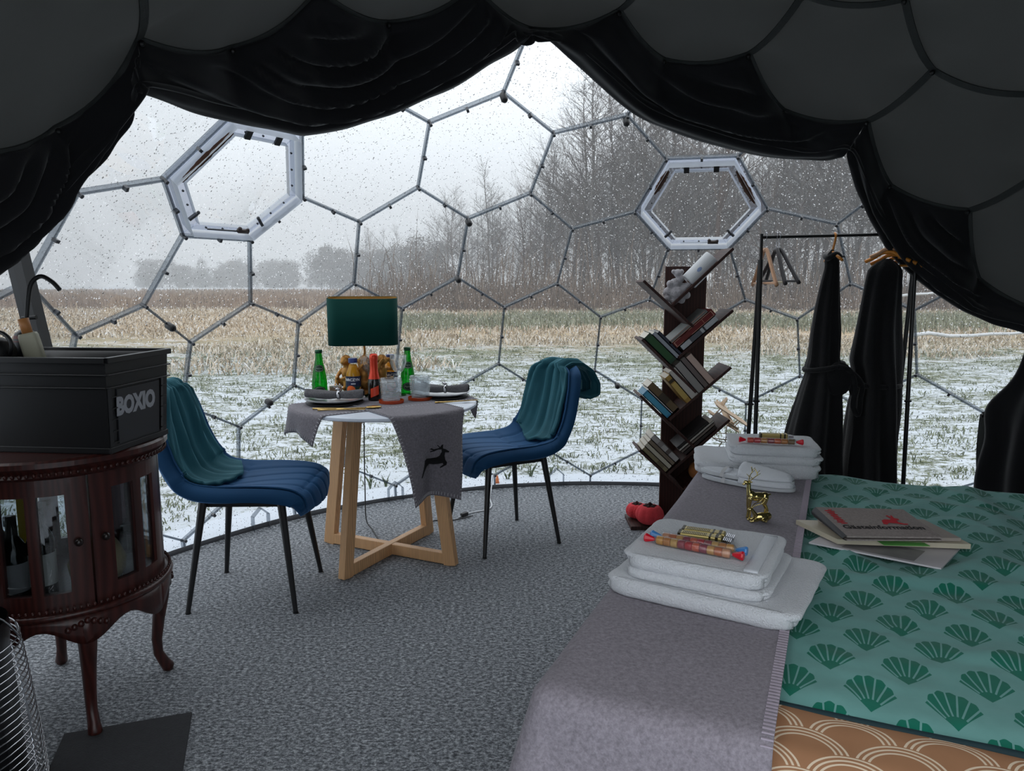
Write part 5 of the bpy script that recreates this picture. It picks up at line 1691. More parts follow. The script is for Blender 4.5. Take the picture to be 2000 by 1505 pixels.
BR = [(1.120, 1.480, 0.815, 1.190), (0.668, 1.318, 0.905, 1.105), (1.130, 1.168, 0.858, 0.925), (0.668, 1.020, 0.825, 0.870), (1.132, 0.875, 0.820, 0.600),
      (0.666, 0.728, 0.812, 0.588), (1.135, 0.600, 0.815, 0.305), (0.668, 0.438, 0.955, 0.175), (1.03, 0.33, 0.90, 0.215)]
for b in BR:
    board(*b)
# connecting diagonals between neighbouring branches
board(0.905, 1.105, 0.930, 1.085, 'brace')
board(0.825, 0.870, 0.955, 0.745, 'brace')
board(0.812, 0.588, 0.955, 0.455, 'brace')

def book(label, x, z, ang, thick, height, depth, col, block=(216, 208, 192), y=None, group='books on the tree shelf', stripe=None):
    """book standing on a slanted branch; (x, z) = corner at the branch surface, ang = direction of the cover's height"""
    root = thing('book', label, 'book', (x, (y or YF + 0.004), z), 0, group)
    root.rotation_euler = (0, -ang, 0)
    # local: x = along height direction, z = thickness direction, y = depth away from viewer
    c = mat('cover', col, rough=0.55, var=0.1)
    mb = MB().box((height / 2, depth / 2, 0.001), (height, depth, 0.002)).box((height / 2, depth / 2, thick - 0.001), (height, depth, 0.002)).box((height / 2, 0.001, thick / 2), (height, 0.002, thick))
    obj('cover', mb, c, root)
    obj('page_block', MB().box((height / 2, depth / 2 + 0.001, thick / 2), (height - 0.008, depth - 0.008, thick - 0.004)), mat('pages', block, rough=0.9), root)
    if 'dark red' in label:
        fr_ = MB()
        for q in (0.12, 0.88):
            fr_.box((height / 2, -0.0006, thick * q), (height * 0.92, 0.0012, 0.0022))
        obj('spine_frame', fr_, mat('pale_frame', (196, 150, 130), rough=0.6), root)
    if stripe:
        for k0, k1, sc in stripe:
            obj('spine_band', MB().box((height * (k0 + k1) / 2, -0.0006, thick / 2), (height * (k1 - k0), 0.0012, thick * 0.86)), mat('spine_band', sc, rough=0.6), root)
    return root
A45 = math.atan2(0.290, 0.305)
def stack(b0, b1, rows, up_sign, start=0.006):
    """rows of books lying flat against a branch, thickness stacking away from it"""
    (x0, z0), (x1, z1) = b0, b1
    d = Vector((x1 - x0, 0, z1 - z0)).normalized()
    n = Vector((-d.z, 0, d.x))
    if n.z < 0:
        n = -n
    off = start + 0.003
    out = []
    for lab, th, h, s0, col, blk, st in rows:
        p = Vector((x0, 0, z0)) + d * s0 + n * (off if n.cross(d).y * 1 > -9 else off)
        ang = math.atan2(d.z, d.x)
        # thickness direction in local z must equal n: for rotation about y by -ang local z maps to (-sin, cos)
        loc = p
        nz = Vector((-math.sin(ang), 0, math.cos(ang)))
        if nz.dot(n) < 0:
            loc = p + n * th
        book(lab, loc.x, loc.z, ang, th, h, 0.165 + 0.02 * random.random(), col, blk, stripe=st)
        off += th + 0.0012
W_, G_ = (216, 210, 198), (176, 176, 172)
stack((0.858, 0.925), (1.130, 1.168), [('white paperback with grey bands lowest on the upper branch shelf', 0.030, 0.235, 0.045, (196, 198, 200), W_, [(0.25, 0.55, (96, 98, 104)), (0.62, 0.66, (60, 60, 64))]),
      ('dark red hardback with pale title frame on the upper branch shelf', 0.036, 0.265, 0.022, (112, 26, 26), W_, [(0.035, 0.05, (196, 150, 130)), (0.20, 0.40, (112, 40, 34)), (0.72, 0.735, (170, 110, 90)), (0.955, 0.97, (196, 150, 130))]), ('thin grey book lying on the dark red hardback', 0.016, 0.25, 0.014, (120, 124, 122), W_, None)], 1, 0.008)
stack((0.812, 0.882), (0.668, 1.020), [('dark green hardback leaning on its branch', 0.042, 0.195, 0.0, (30, 62, 40), W_, [(0.1, 0.9, (40, 84, 44))]), ('pale grey hardback above the dark green one', 0.022, 0.180, 0.0, (160, 164, 172), W_, None), ('navy paperback above the pale grey hardback', 0.016, 0.165, 0.0, (44, 50, 66), G_, None)], 1, 0.008)
# upright books against the third branch
def lean(rows, b0, b1):
    (x0, z0), (x1, z1) = b0, b1
    d = Vector((x1 - x0, 0, z1 - z0)).normalized()
    n = Vector((-d.z, 0, d.x))
    s = 0.012
    for lab, th, h, col, blk, st in rows:
        p = Vector((x0, 0, z0)) + d * s + n * 0.009
        ang = math.atan2(n.z, n.x)
        nz = Vector((-math.sin(ang), 0, math.cos(ang)))
        loc = p if nz.dot(d) > 0 else p + d * th
        book(lab, loc.x, loc.z, ang, th, h, 0.16, col, blk, stripe=st)
        s += th + 0.0015
lean([('yellow-ochre hardback leaning first on the middle branch', 0.032, 0.175, (168, 132, 60), W_, [(0.12, 0.72, (196, 166, 92)), (0.76, 0.86, (60, 46, 24))]), ('pale thick paperback next to the ochre book', 0.045, 0.185, (196, 190, 182), W_, None), ('light grey hardback in the middle of the leaning row', 0.040, 0.190, (150, 146, 142), W_, None),
      ('taupe paperback leaning near the end of the row', 0.028, 0.195, (112, 100, 96), W_, None), ('pinkish cream book last in the leaning row', 0.036, 0.185, (206, 178, 164), W_, None)], (0.905, 0.672), (1.132, 0.875))
stack((0.800, 0.600), (0.666, 0.728), [('bright blue paperback leaning on the lower branch', 0.034, 0.180, 0.0, (54, 132, 168), (120, 150, 170), [(0.05, 0.95, (74, 156, 188))]), ('thin white booklet between the blue and olive books', 0.008, 0.178, 0.0, (214, 216, 218), W_, None), ('olive brown hardback with ornament above the blue book', 0.040, 0.190, 0.0, (104, 84, 56), W_, [(0.3, 0.6, (60, 48, 34))])], 1, 0.008)
stack((0.905, 0.392), (1.135, 0.600), [('dark brown book lowest on the low right branch', 0.018, 0.215, 0.02, (50, 40, 36), W_, None), ('grey brown paperback in the low right pile', 0.014, 0.225, 0.015, (120, 108, 100), W_, None), ('white-edged booklet in the low right pile', 0.012, 0.235, 0.01, (188, 182, 172), W_, None), ('black booklet on top of the low right pile', 0.014, 0.210, 0.01, (40, 36, 36), W_, None)], 1, 0.008)
stack((0.800, 0.312), (0.668, 0.438), [('olive beige book lowest on the bottom branch', 0.024, 0.175, 0.0, (140, 128, 96), W_, [(0.15, 0.4, (110, 96, 70))]), ('cream paperback in the bottom branch pile', 0.024, 0.180, 0.0, (196, 188, 168), W_, None), ('taupe paperback in the bottom branch pile', 0.022, 0.180, 0.0, (128, 112, 94), W_, None), ('large pale hardback with grey mottled cover topmost of the bottom pile', 0.030, 0.185, 0.0, (178, 172, 168), W_, [(0.3, 0.42, (96, 86, 80)), (0.6, 0.75, (140, 132, 128))])], 1, 0.008)

# plush sheep, paper roll, fox ball, pumpkins
M_plush = mat('grey_plush', (188, 184, 188), rough=0.95, var=0.2, vscale=40, bump=1.0, bscale=140, Sheen_Weight=0.4)
pl = MB()
for x, z, r in ((0, 0, 0.036), (0.03, 0.012, 0.028), (-0.03, 0.005, 0.024), (0.0, 0.036, 0.026), (-0.022, 0.040, 0.016), (0.022, 0.058, 0.017), (0.012, 0.080, 0.018), (0.028, 0.085, 0.011), (-0.004, 0.088, 0.010), (-0.038, -0.018, 0.016), (0.042, -0.012, 0.017), (-0.012, -0.030, 0.018), (0.02, -0.030, 0.016), (0.050, 0.025, 0.015)):
    pl.ell((x * 1.25, -0.012 * (1 if r < 0.02 else 0), z * 1.25), r * 1.22, 10, 7)
o = obj('plush_toy', pl, M_plush, loc=(0.845, 3.855, 1.255), rot=(0, -0.1, 0), remesh=0.004)
tag(o, 'fluffy grey plush toy in the top fork of the bookshelf', 'plush toy')
roll_ = thing('paper_roll', 'white paper roll leaning on the top branch behind the plush', 'paper roll', (0.912, 3.86, 1.312), 0)
roll_.rotation_euler = (0, math.radians(44), 0)
obj('paper', MB().lathe([(0.012, 0), (0.044, 0), (0.0455, 0.004), (0.0455, 0.166), (0.044, 0.17), (0.012, 0.17)], 32), mat('white_paper', (226, 228, 230), rough=0.85, var=0.03), roll_, smooth=False)
obj('core', MB().lathe([(0.0125, -0.0005), (0.0125, 0.1705), (0.010, 0.1705), (0.010, -0.0005)], 20), mat('card_core', (176, 150, 120)), roll_, smooth=True)
obj('blue_mark', cyl_patch(0.0455, 0.06, 0.09, -PI / 2 - 0.5, -PI / 2 - 0.1, True), mat('pale_blue_print', (150, 168, 206), rough=0.8), roll_, smooth=True)
fx = thing('round_ornament', 'small round brown and white animal ornament low on the bookshelf', 'ornament', (0.985, 3.85, 0.318), 0)
obj('ball_body', MB().ell((0, 0, 0), (0.045, 0.040, 0.048), 20, 12), mat('ginger_fur', (160, 100, 52), rough=0.9, var=0.4, vscale=25), fx, smooth=True)
obj('white_face', MB().ell((0.012, -0.022, -0.005), (0.026, 0.022, 0.030), 14, 9), mat('white_fur', (206, 200, 194), rough=0.9), fx, smooth=True)
obj('eye', MB().ell((0.004, -0.043, 0.006), 0.004, 8, 6).ell((0.024, -0.041, 0.006), 0.004, 8, 6), M_black, fx)
M_knit = mat('coral_knit', (222, 66, 74), rough=0.95, var=0.12, vscale=50, bump=1.0, bscale=180)
M_stalk = mat('brown_yarn', (64, 40, 38), rough=0.95, var=0.3, vscale=60, bump=1.0, bscale=160)
def pumpkin(label, x, y, r):
    root = thing('knitted_pumpkin', label, 'pumpkin', (x, y, 0.0205), 0, 'coral knitted pumpkins on the shelf base')
    mb = MB()
    def P(u, v):
        a = u * 2 * PI; th = v * PI
        lobe = 1 - 0.07 * (0.5 + 0.5 * math.cos(a * 9)) ** 3 * math.sin(th)
        R = r * lobe * (math.sin(th) ** 0.75 if v not in (0, 1) else 0)
        z = r * 0.72 * (math.cos(th)) - 0.18 * r * math.exp(-((v) / 0.12) ** 2) 
        return (R * math.cos(a), R * math.sin(a), r * 0.70 + z)
    obj('body', mb.grid(P, 72, 24), M_knit, root, smooth=True)
    st = MB()
    for k in range(6):
        a = 2 * PI * k / 6
        st.ell((0.3 * r * math.cos(a), 0.3 * r * math.sin(a), 1.32 * r), (0.20 * r, 0.12 * r, 0.07 * r), 8, 6, Matrix.Rotation(a, 3, 'Z'))
    st.ell((0, 0, 1.42 * r), (0.14 * r, 0.14 * r, 0.16 * r), 8, 6)
    obj('stalk', st, M_stalk, root, smooth=True)
pumpkin('larger coral knitted pumpkin in front on the shelf base', 0.742, 3.865, 0.076)
pumpkin('coral knitted pumpkin half hidden behind the larger one', 0.690, 3.968, 0.060)

# model glider on a wire stand behind the shelf
M_balsa = wood_mat('balsa', (206, 180, 152), 0.6, (1, 8, 8), 0.12, 3)
gl = thing('model_glider', 'pale wooden model aeroplane tilted beside the bookshelf', 'model aeroplane', (1.235, 4.18, 0.545), 0)
gl.rotation_euler = (0.5, 0.55, 0.35)
obj('wing', MB().prism([(-0.13, -0.022), (-0.115, -0.03), (0.115, -0.03), (0.13, -0.022), (0.13, 0.02), (0.10, 0.03), (-0.10, 0.03), (-0.13, 0.02)], 0.006, 'z', 0.026), M_balsa, gl, bevel=0.001)
obj('lower_wing', MB().prism([(-0.12, -0.02), (0.12, -0.02), (0.125, 0.015), (0.10, 0.026), (-0.10, 0.026), (-0.125, 0.015)], 0.006, 'z', -0.036), M_balsa, gl, bevel=0.001)
obj('fuselage', MB().beam((0, -0.07, -0.004), (0, 0.14, 0.0), 0.03, 0.036, taper=0.45), M_balsa, gl, bevel=0.002)
for x in (-0.07, 0.07):
    for y in (-0.012, 0.012):
        obj('wing_strut', MB().tube([(x, y, -0.034), (x, y, 0.03)], 0.003, 6), M_balsa, gl)
obj('tail_plane', MB().prism([(-0.045, 0.11), (0.045, 0.11), (0.04, 0.145), (-0.04, 0.145)], 0.005, 'z', 0.004), M_balsa, gl)
obj('tail_fin', MB().prism([(0.10, 0.005), (0.145, 0.005), (0.145, 0.055), (0.125, 0.055)], 0.005, 'x', -0.0025), M_balsa, gl)
obj('propeller', MB().beam((-0.05, -0.078, 0.0), (0.05, -0.078, 0.0), 0.004, 0.014), M_balsa, gl)
M_wire = mat('pale_wire', (150, 140, 124), rough=0.4, metal=0.6)
ws = thing('wire_stand', 'thin wire stand with looped foot holding the model aeroplane', 'stand', (1.235, 4.20, 0), 0)
obj('ring', MB().tube([(0.09 * math.cos(2 * PI * k / 40), 0.09 * math.sin(2 * PI * k / 40), 0.43) for k in range(40)], 0.003, 6, closed=True), M_wire, ws, smooth=True)
for s in (-1, 1):
    obj('leg', MB().tube(spline([(s * 0.02, 0, 0.40), (s * 0.045, 0.0, 0.34), (s * 0.03, 0, 0.22), (s * 0.06, 0, 0.0)], 24), 0.0032, 6), M_wire, ws, smooth=True)
obj('cradle', MB().tube(spline([(-0.09, 0, 0.43), (-0.03, 0, 0.40), (0.03, 0, 0.40), (0.09, 0, 0.43)], 16), 0.003, 6).tube([(0, 0, 0.40), (0, -0.01, 0.50)], 0.003, 6), M_wire, ws, smooth=True)

# ------------------------------------------------------------------ clothes rack with robes and hangers
RY = 3.70
rack = thing('clothes_rack', 'black metal clothes rack standing behind the bed', 'clothes rack', (1.6, RY, 0), 0)
def rk(name, pts, r):
    return obj(name, MB().tube([(x - 1.6, y - RY, z) for x, y, z in pts], r, 10), M_leg, rack, smooth=False)
rk('rail', [(1.222, RY, 1.529), (1.99, RY, 1.546)], 0.0085)
for x, zt in ((1.225, 1.545), (1.985, 1.56)):
    up = rk('upright', [(x, RY, zt), (x, RY - 0.005, 1.38)], 0.008)
    rk('leg', [(x, RY - 0.005, 1.42), (x + 0.004, RY - 0.045, 0.0)], 0.0105)
    rk('leg', [(x, RY + 0.008, 1.42), (x, RY + 0.105, 0.0)], 0.0105)
    rk('foot_bar', [(x + 0.002, RY - 0.09, 0.012), (x + 0.002, RY + 0.20, 0.012)], 0.011)
    for y, z in ((RY - 0.03, 0.72), (RY + 0.06, 0.69)):
        rk('joint_screw', [(x - 0.016, y, z), (x + 0.016, y, z)], 0.006)
rk('low_bar', [(1.225, RY + 0.05, 0.16), (1.985, RY + 0.05, 0.16)], 0.009)

M_robe = mat('black_terry', (13, 13, 16), rough=0.95, var=0.25, vscale=20, bump=0.6, bscale=200, Sheen_Weight=0.12)
def robe(label, rings, y0, depth, seed, belt_z, hood=True):
    """rings: (z, left x, right x) from the hanger down"""
    x0 = (rings[0][1] + rings[0][2]) / 2
    root = thing('bath_robe', label, 'robe', (x0, y0, 0), 0, 'black bath robes on the rack')
    zs = [r[0] for r in rings]
    tabL = sorted([(r[0], r[1]) for r in rings]); tabR = sorted([(r[0], r[2]) for r in rings])
    zt, zb = max(zs), min(zs)
    def P(u, v):
        z = zt + (zb - zt) * v
        l, r = lerp_tab(tabL, z), lerp_tab(tabR, z)
        a = u * 2 * PI
        cx, hw = (l + r) / 2, (r - l) / 2
        fold = 1 + (0.09 + 0.16 * v) * math.sin(a * 7 + seed + 1.5 * math.sin(v * 4)) * 0.8 + 0.04 * noise.noise((u * 7, v * 6, seed))
        edge = 1.0 if abs(math.cos(a)) > 0.93 else fold
        hd = depth * (0.45 + 0.55 * ease(v * 1.6)) * min(1.2, 0.35 + hw * 7)
        cap = min(1.0, (v + 0.004) * 22) ** 0.5
        return (cx - x0 + hw * math.cos(a) * cap * (0.96 * edge if edge == fold else 1), hd * math.sin(a) * fold * cap, z)
    obj('robe_body', MB().grid(P, 64, 60), M_robe, root, smooth=True)
    return root, x0
def bx(tab):
    return tab
R1 = [(1.470, 1.560, 1.592), (1.455, 1.546, 1.602), (1.420, 1.540, 1.612), (1.385, 1.545, 1.615), (1.290, 1.525, 1.622), (1.185, 1.508, 1.630), (1.059, 1.494, 1.640), (0.93, 1.488, 1.640), (0.895, 1.480, 1.650), (0.86, 1.486, 1.648), (0.775, 1.462, 1.660), (0.672, 1.435, 1.668), (0.54, 1.404, 1.672), (0.459, 1.388, 1.670), (0.352, 1.372, 1.676), (0.28, 1.365, 1.68)]
rb, x0 = robe('black bath robe hanging in the middle of the rack, belt knotted', R1, RY, 0.085, 0.7, 0.89)
obj('belt', MB().tube([(((1.478 + 1.652) / 2 - x0) + 0.090 * math.cos(2 * PI * k / 24), 0.085 * math.sin(2 * PI * k / 24), 0.892 + 0.018 * math.cos(2 * PI * k / 24)) for k in range(24)], 0.013, 8, closed=True), M_robe, rb, smooth=True)
obj('belt_knot', MB().ell((0.035, -0.078, 0.838), (0.070, 0.016, 0.085), 16, 10), M_robe, rb, smooth=True)
obj('belt_loop', MB().tube(spline([(0.02, -0.085, 0.90), (0.085, -0.08, 0.88), (0.115, -0.08, 0.80), (0.115, -0.075, 0.70), (0.145, -0.07, 0.66), (0.15, -0.07, 0.74), (0.155, -0.07, 0.80), (0.12, -0.075, 0.85), (0.06, -0.085, 0.89)], 48), 0.014, 8), M_robe, rb, smooth=True)
obj('hood', MB().tube(spline([(-0.028, -0.02, 1.425), (0.0, -0.04, 1.445), (0.03, -0.02, 1.43), (0.025, 0.03, 1.43), (-0.02, 0.03, 1.435)], 24), 0.014, 8, closed=True), M_robe, rb, smooth=True)
R2 = [(1.425, 1.800, 1.900), (1.405, 1.772, 1.918), (1.360, 1.755, 1.926), (1.290, 1.745, 1.928), (1.185, 1.732, 1.930), (1.059, 1.716, 1.932), (0.957, 1.702, 1.940), (0.92, 1.700, 1.942), (0.86, 1.716, 1.944), (0.775, 1.728, 1.946), (0.70, 1.715, 1.948), (0.60, 1.708, 1.950), (0.47, 1.702, 1.952), (0.352, 1.700, 1.955), (0.28, 1.698, 1.957)]
rb2, x2 = robe('black bath robe hanging beside the rack post under the wooden hangers', R2, RY, 0.10, 2.9, 0.79)
obj('belt', MB().tube([(((1.722 + 1.946) / 2 - x2) + 0.115 * math.cos(2 * PI * k / 24), 0.10 * math.sin(2 * PI * k / 24), 0.80) for k in range(24)], 0.012, 8, closed=True), M_robe, rb2, smooth=True)
obj('belt_end', MB().tube(spline([(-0.10, -0.06, 0.80), (-0.155, -0.07, 0.81), (-0.170, -0.07, 0.80), (-0.16, -0.07, 0.76)], 20), 0.016, 8), M_robe, rb2, smooth=True)

M_hwood = wood_mat('pale_hanger_wood', (222, 170, 132), 0.45, (6, 6, 1), 0.15, 4)
M_hgold = mat('amber_hanger_wood', (206, 130, 40), rough=0.35, var=0.15, spec=0.6)
M_hdark = mat('dark_hanger', (52, 48, 52), rough=0.5)
def hanger(label, x, z_rail, m, rz, bar=None, drop=0.05, group='clothes hangers on the rack', scale=1.0, fall=0.085):
    root = thing('clothes_hanger', label, 'hanger', (x, RY, z_rail), rz, group)
    hook = spline([(0.0, 0.014, 0.012), (0.0, 0.006, 0.022), (0.0, -0.008, 0.020), (0.0, -0.012, 0.006), (0, -0.004, -0.012), (0, 0, -0.03), (0, 0, -drop)], 24)
    obj('hook', MB().tube(hook, 0.0022, 6), M_silver if m is not M_hgold else M_hgold, root, smooth=True)
    w = 0.20 * scale
    arms = MB().tube(spline([(0, -w, -drop - fall * scale), (0, -w * 0.6, -drop - fall * 0.55 * scale), (0, -0.03, -drop - 0.004), (0, 0, -drop), (0, 0.03, -drop - 0.004), (0, w * 0.6, -drop - fall * 0.55 * scale), (0, w, -drop - fall * scale)], 32), 0.0095, 8)
    obj('shoulder_arms', arms, m, root, smooth=True)
    if bar:
        obj('trouser_bar', MB().tube([(0, -w * 0.92, -drop - fall * 0.94 * scale), (0, w * 0.92, -drop - fall * 0.94 * scale)], 0.006, 8), bar, root)
    return root
hanger('pale wooden hanger nearest the rack post', 1.247, 1.530, M_hwood, -0.04, M_hwood, 0.065, fall=0.17)
hanger('dark hanger with pale trouser bar next to the pale one', 1.300, 1.531, M_hdark, -0.10, mat('pale_bar', (196, 186, 160), rough=0.5), 0.065, fall=0.165)
hanger('second dark hanger, turned across the first', 1.312, 1.531, M_hdark, 0.16, M_hdark, 0.065, fall=0.16)
root = thing('clothes_hanger', 'amber velvet hanger hook carrying the middle bath robe', 'hanger', (1.583, RY, 1.535), 0, 'clothes hangers on the rack')
obj('hook', MB().tube(spline([(0.002, 0.012, 0.0), (0.002, 0.002, 0.014), (0, -0.013, 0.0), (0.0, -0.006, -0.03), (-0.008, 0.0, -0.075)], 20), 0.0055, 8), M_hgold, root, smooth=True)
obj('shoulder_arms', MB().tube([(0, -0.10, -0.12), (-0.008, 0, -0.075), (0, 0.10, -0.12)], 0.007, 8), M_hgold, root, smooth=True)
for k, (x, rz, lab) in enumerate([(1.850, 0.8, 'first amber hanger of the cluster draped over the second robe'), (1.880, 0.85, 'second amber hanger of the cluster on the second robe'), (1.910, 0.9, 'third amber hanger of the cluster on the second robe'), (1.938, 0.95, 'fourth amber hanger of the cluster against the rack post')]):
    h = hanger(lab, x, 1.541, M_hgold, rz, M_hgold if k == 2 else None, 0.085 + 0.012 * k, scale=0.52)
h = hanger('pale wide wooden hanger at the back of the amber cluster', 1.862, 1.541, M_hwood, 1.25, None, 0.07, scale=0.45)
st = thing('wooden_stool', 'small pale wooden stool seen between the two robes', 'stool', (1.715, 3.98, 0), 0.2)
obj('seat', MB().box((0, 0, 0.40), (0.24, 0.24, 0.025)), M_balsa, st, bevel=0.004)
for sx in (-1, 1):
    for sy in (-1, 1):
        obj('leg', MB().beam((sx * 0.10, sy * 0.10, 0.0), (sx * 0.09, sy * 0.09, 0.39), 0.028, 0.028), M_balsa, st)

# ------------------------------------------------------------------ bed
BN = Vector((0.075, 1.13, 0))
E1 = Vector((0.402, 0.9156, 0))     # across the bed, away from the camera
E2 = Vector((0.9156, -0.402, 0))    # along the bed, towards the pillows
def bd(s, t, z):
    p = BN + E1 * s + E2 * t
    return Vector((p.x, p.y, z))
ROTB = math.atan2(E2.y, E2.x)
S0, S1, TL = -0.06, 1.66, 2.02
M_bedbase = mat('grey_bed_base', (70, 70, 76), rough=0.9, var=0.15, bump=0.3, bscale=200)
M_mattress = mat('mattress_ticking', (206, 206, 206), rough=0.9)
bed = thing('double_bed', 'low double bed under teal and grey bedding', 'bed', (bd((S0 + S1) / 2, TL / 2, 0).x, bd((S0 + S1) / 2, TL / 2, 0).y, 0), ROTB)
obj('bed_base', MB().box((0.02, 0, 0.20), (TL - 0.08, S1 - S0 - 0.06, 0.28)), M_bedbase, bed, bevel=0.01)
obj('mattress', MB().box((0.02, 0, 0.475), (TL - 0.06, S1 - S0 - 0.04, 0.26)), M_mattress, bed, bevel=0.03)
for sx in (-1, 1):
    for sy in (-1, 1):
        obj('leg', MB().box((sx * 0.90, sy * 0.75, 0.03), (0.06, 0.06, 0.06)), M_black, bed)

def fan_mat():
    t = NT('teal_fan_cotton')
    uv = t.node('ShaderNodeUVMap'); uv.uv_map = 'UVMap'
    sep = t.node('ShaderNodeSeparateXYZ'); t.l.new(uv.outputs[0], sep.inputs[0])
    a, b = 0.116, 0.098
    X, Y = sep.outputs[0], sep.outputs[1]
    def fan(shift):
        row = t.math('FLOOR', t.math('DIVIDE', t.math('SUBTRACT', Y, shift * b), 2 * b))
        xo = t.math('ADD', t.math('DIVIDE', X, a), 0.5 * shift)
        fx = t.math('SUBTRACT', t.math('FRACT', xo), 0.5)
        fy = t.math('FRACT', t.math('DIVIDE', t.math('SUBTRACT', Y, shift * b), 2 * b))
        dx = t.math('MULTIPLY', fx, a)
        dy = t.math('MULTIPLY', t.math('SUBTRACT', fy, 0.12), 2 * b * 0.62)
        r = t.math('SQRT', t.math('ADD', t.math('MULTIPLY', dx, dx), t.math('MULTIPLY', dy, dy)))
        th = t.math('ARCTAN2', dx, dy)
        ath = t.math('ABSOLUTE', th)
        seg = t.math('ABSOLUTE', t.math('SUBTRACT', t.math('FRACT', t.math('ADD', t.math('MULTIPLY', th, 3.3), 0.5)), 0.5))
        rim = t.math('ADD', 0.062, t.math('MULTIPLY', t.math('COSINE', t.math('MULTIPLY', th, 20.7)), 0.0012))
        rim = t.math('SUBTRACT', rim, t.math('MULTIPLY', t.math('MULTIPLY', ath, ath), 0.016))
        inside = t.math('MULTIPLY', t.math('LESS_THAN', r, rim), t.math('LESS_THAN', ath, 0.88))
        width = t.math('DIVIDE', 0.0014, t.math('MAXIMUM', r, 0.004))
        line = t.math('LESS_THAN', t.math('DIVIDE', t.math('SUBTRACT', 0.5, seg), 3.3), width)
        line = t.math('MULTIPLY', line, t.math('GREATER_THAN', r, 0.02))
        return t.math('MULTIPLY', inside, t.math('SUBTRACT', 1.0, line))
    f = t.math('MAXIMUM', fan(0.0), fan(1.0))
    nz = t.noise(t.coord('Object'), 30, 4)
    ground = t.mix(nz, lin((106, 160, 154)), lin((122, 176, 170)))
    ink = t.mix(nz, lin((8, 104, 84)), lin((18, 124, 102)))
    col = t.mix(f, ground, ink)
    wv = t.noise(t.coord('Object'), 420, 2)
    return t.done(t.bsdf(col, 0.8, 0, 0.25, t.bump(wv, 0.15, 0.001), Sheen_Weight=0.1))
def scallop_mat():
    t = NT('tan_scallop_cotton')
    uv = t.node('ShaderNodeUVMap'); uv.uv_map = 'UVMap'
    sep = t.node('ShaderNodeSeparateXYZ'); t.l.new(uv.outputs[0], sep.inputs[0])
    a, h, R = 0.125, 0.048, 0.0625
    X, Y = sep.outputs[0], sep.outputs[1]
    row = t.math('FLOOR', t.math('DIVIDE', Y, h))
    def dist(k):
        rw = t.math('SUBTRACT', row, float(k))
        par = t.math('MULTIPLY', t.math('FRACT', t.math('MULTIPLY', rw, 0.5)), 1.0)
        fx = t.math('SUBTRACT', t.math('FRACT', t.math('ADD', t.math('DIVIDE', X, a), par)), 0.5)
        dx = t.math('MULTIPLY', fx, a)
        dy = t.math('SUBTRACT', Y, t.math('MULTIPLY', rw, h))
        return t.math('DIVIDE', t.math('SQRT', t.math('ADD', t.math('MULTIPLY', dx, dx), t.math('MULTIPLY', dy, dy))), R)
    d0, d1 = dist(1), dist(0)
    use = t.math('LESS_THAN', d0, 1.0)
    d = t.math('ADD', t.math('MULTIPLY', d0, use), t.math('MULTIPLY', d1, t.math('SUBTRACT', 1.0, use)))
    ln = t.math('LESS_THAN', t.math('ABSOLUTE', t.math('SUBTRACT', t.math('FRACT', t.math('MULTIPLY', d, 8.0)), 0.5)), 0.22)
    ln = t.math('MULTIPLY', ln, t.math('MULTIPLY', t.math('GREATER_THAN', d, 0.625), t.math('LESS_THAN', d, 1.0)))
    nz = t.noise(t.coord('Object'), 20, 4)
    col = t.mix(ln, t.mix(nz, lin((160, 116, 84)), lin((176, 130, 96))), lin((228, 208, 182)))
    return t.done(t.bsdf(col, 0.8, 0, 0.25))
def wrinkle(s, t_, k=1.0):
    w = 0.007 * noise.noise((s * 2.2 + 3, t_ * 5.0, 1)) + 0.004 * noise.noise((s * 14, t_ * 4.5, 4)) + 0.0022 * noise.noise((s * 30, t_ * 8, 9))
    w += 0.010 * max(0, noise.noise((s * 1.4 + t_ * 2.4, t_ * 1.1, 15)))
    for a_, b_, o_, h_ in ((1.1, 2.6, 21, 0.011), (2.4, 1.0, 33, 0.007), (3.4, 5.2, 41, 0.005)):
        w += h_ * max(0.0, 1 - abs(noise.noise((s * a_, t_ * b_, o_))) * 9)
    return w * k
def duvet_pt(u, v):
    s = 0.10 + 1.66 * u; t_ = 0.16 + 1.84 * v
    z = 0.648 + wrinkle(s, t_) * ease((t_ - 0.30) / 0.14)
    if s > 1.56:
        z -= 0.9 * max(0, (s - 1.62)) + 1.2 * max(0, s - 1.56) ** 2
    if s < 0.16:
        z -= 0.010 * (1 - (s - 0.10) / 0.06) ** 2
    # pinched crease
    z -= 0.022 * math.exp(-(((s - 1.20) / 0.012) ** 2)) * math.exp(-(((t_ - 1.02) / 0.05) ** 2))
    z += 0.014 * math.exp(-(((s - 1.235) / 0.02) ** 2)) * math.exp(-(((t_ - 1.02) / 0.07) ** 2))
    wob = 0.010 * noise.noise((t_ * 3, 0, 2)) * (1 - u)
    return bd(s + wob, t_, z)
o = obj('duvet', MB().grid(duvet_pt, 170, 190, lambda u, v: (0.16 + 1.84 * v, 0.10 + 1.66 * u)), fan_mat(), smooth=True, solid=0.012)
tag(o, 'teal duvet printed with dark green fans spread over the bed', 'duvet')
duvet = o
def hem_pt(u, v):
    t_ = 0.30 + 1.70 * u
    pts = [(0.20, 0.628), (0.13, 0.640), (0.07, 0.646), (0.0, 0.640), (-0.055, 0.615), (-0.090, 0.56), (-0.105, 0.46), (-0.11, 0.36)]
    x = v * (len(pts) - 1); i = min(int(x), len(pts) - 2); f = x - i
    s = pts[i][0] + (pts[i + 1][0] - pts[i][0]) * f; z = pts[i][1] + (pts[i + 1][1] - pts[i][1]) * f
    return bd(s + 0.006 * noise.noise((t_ * 4, v * 3, 0)), t_, z + 0.006 * noise.noise((t_ * 5, v * 4, 7)))
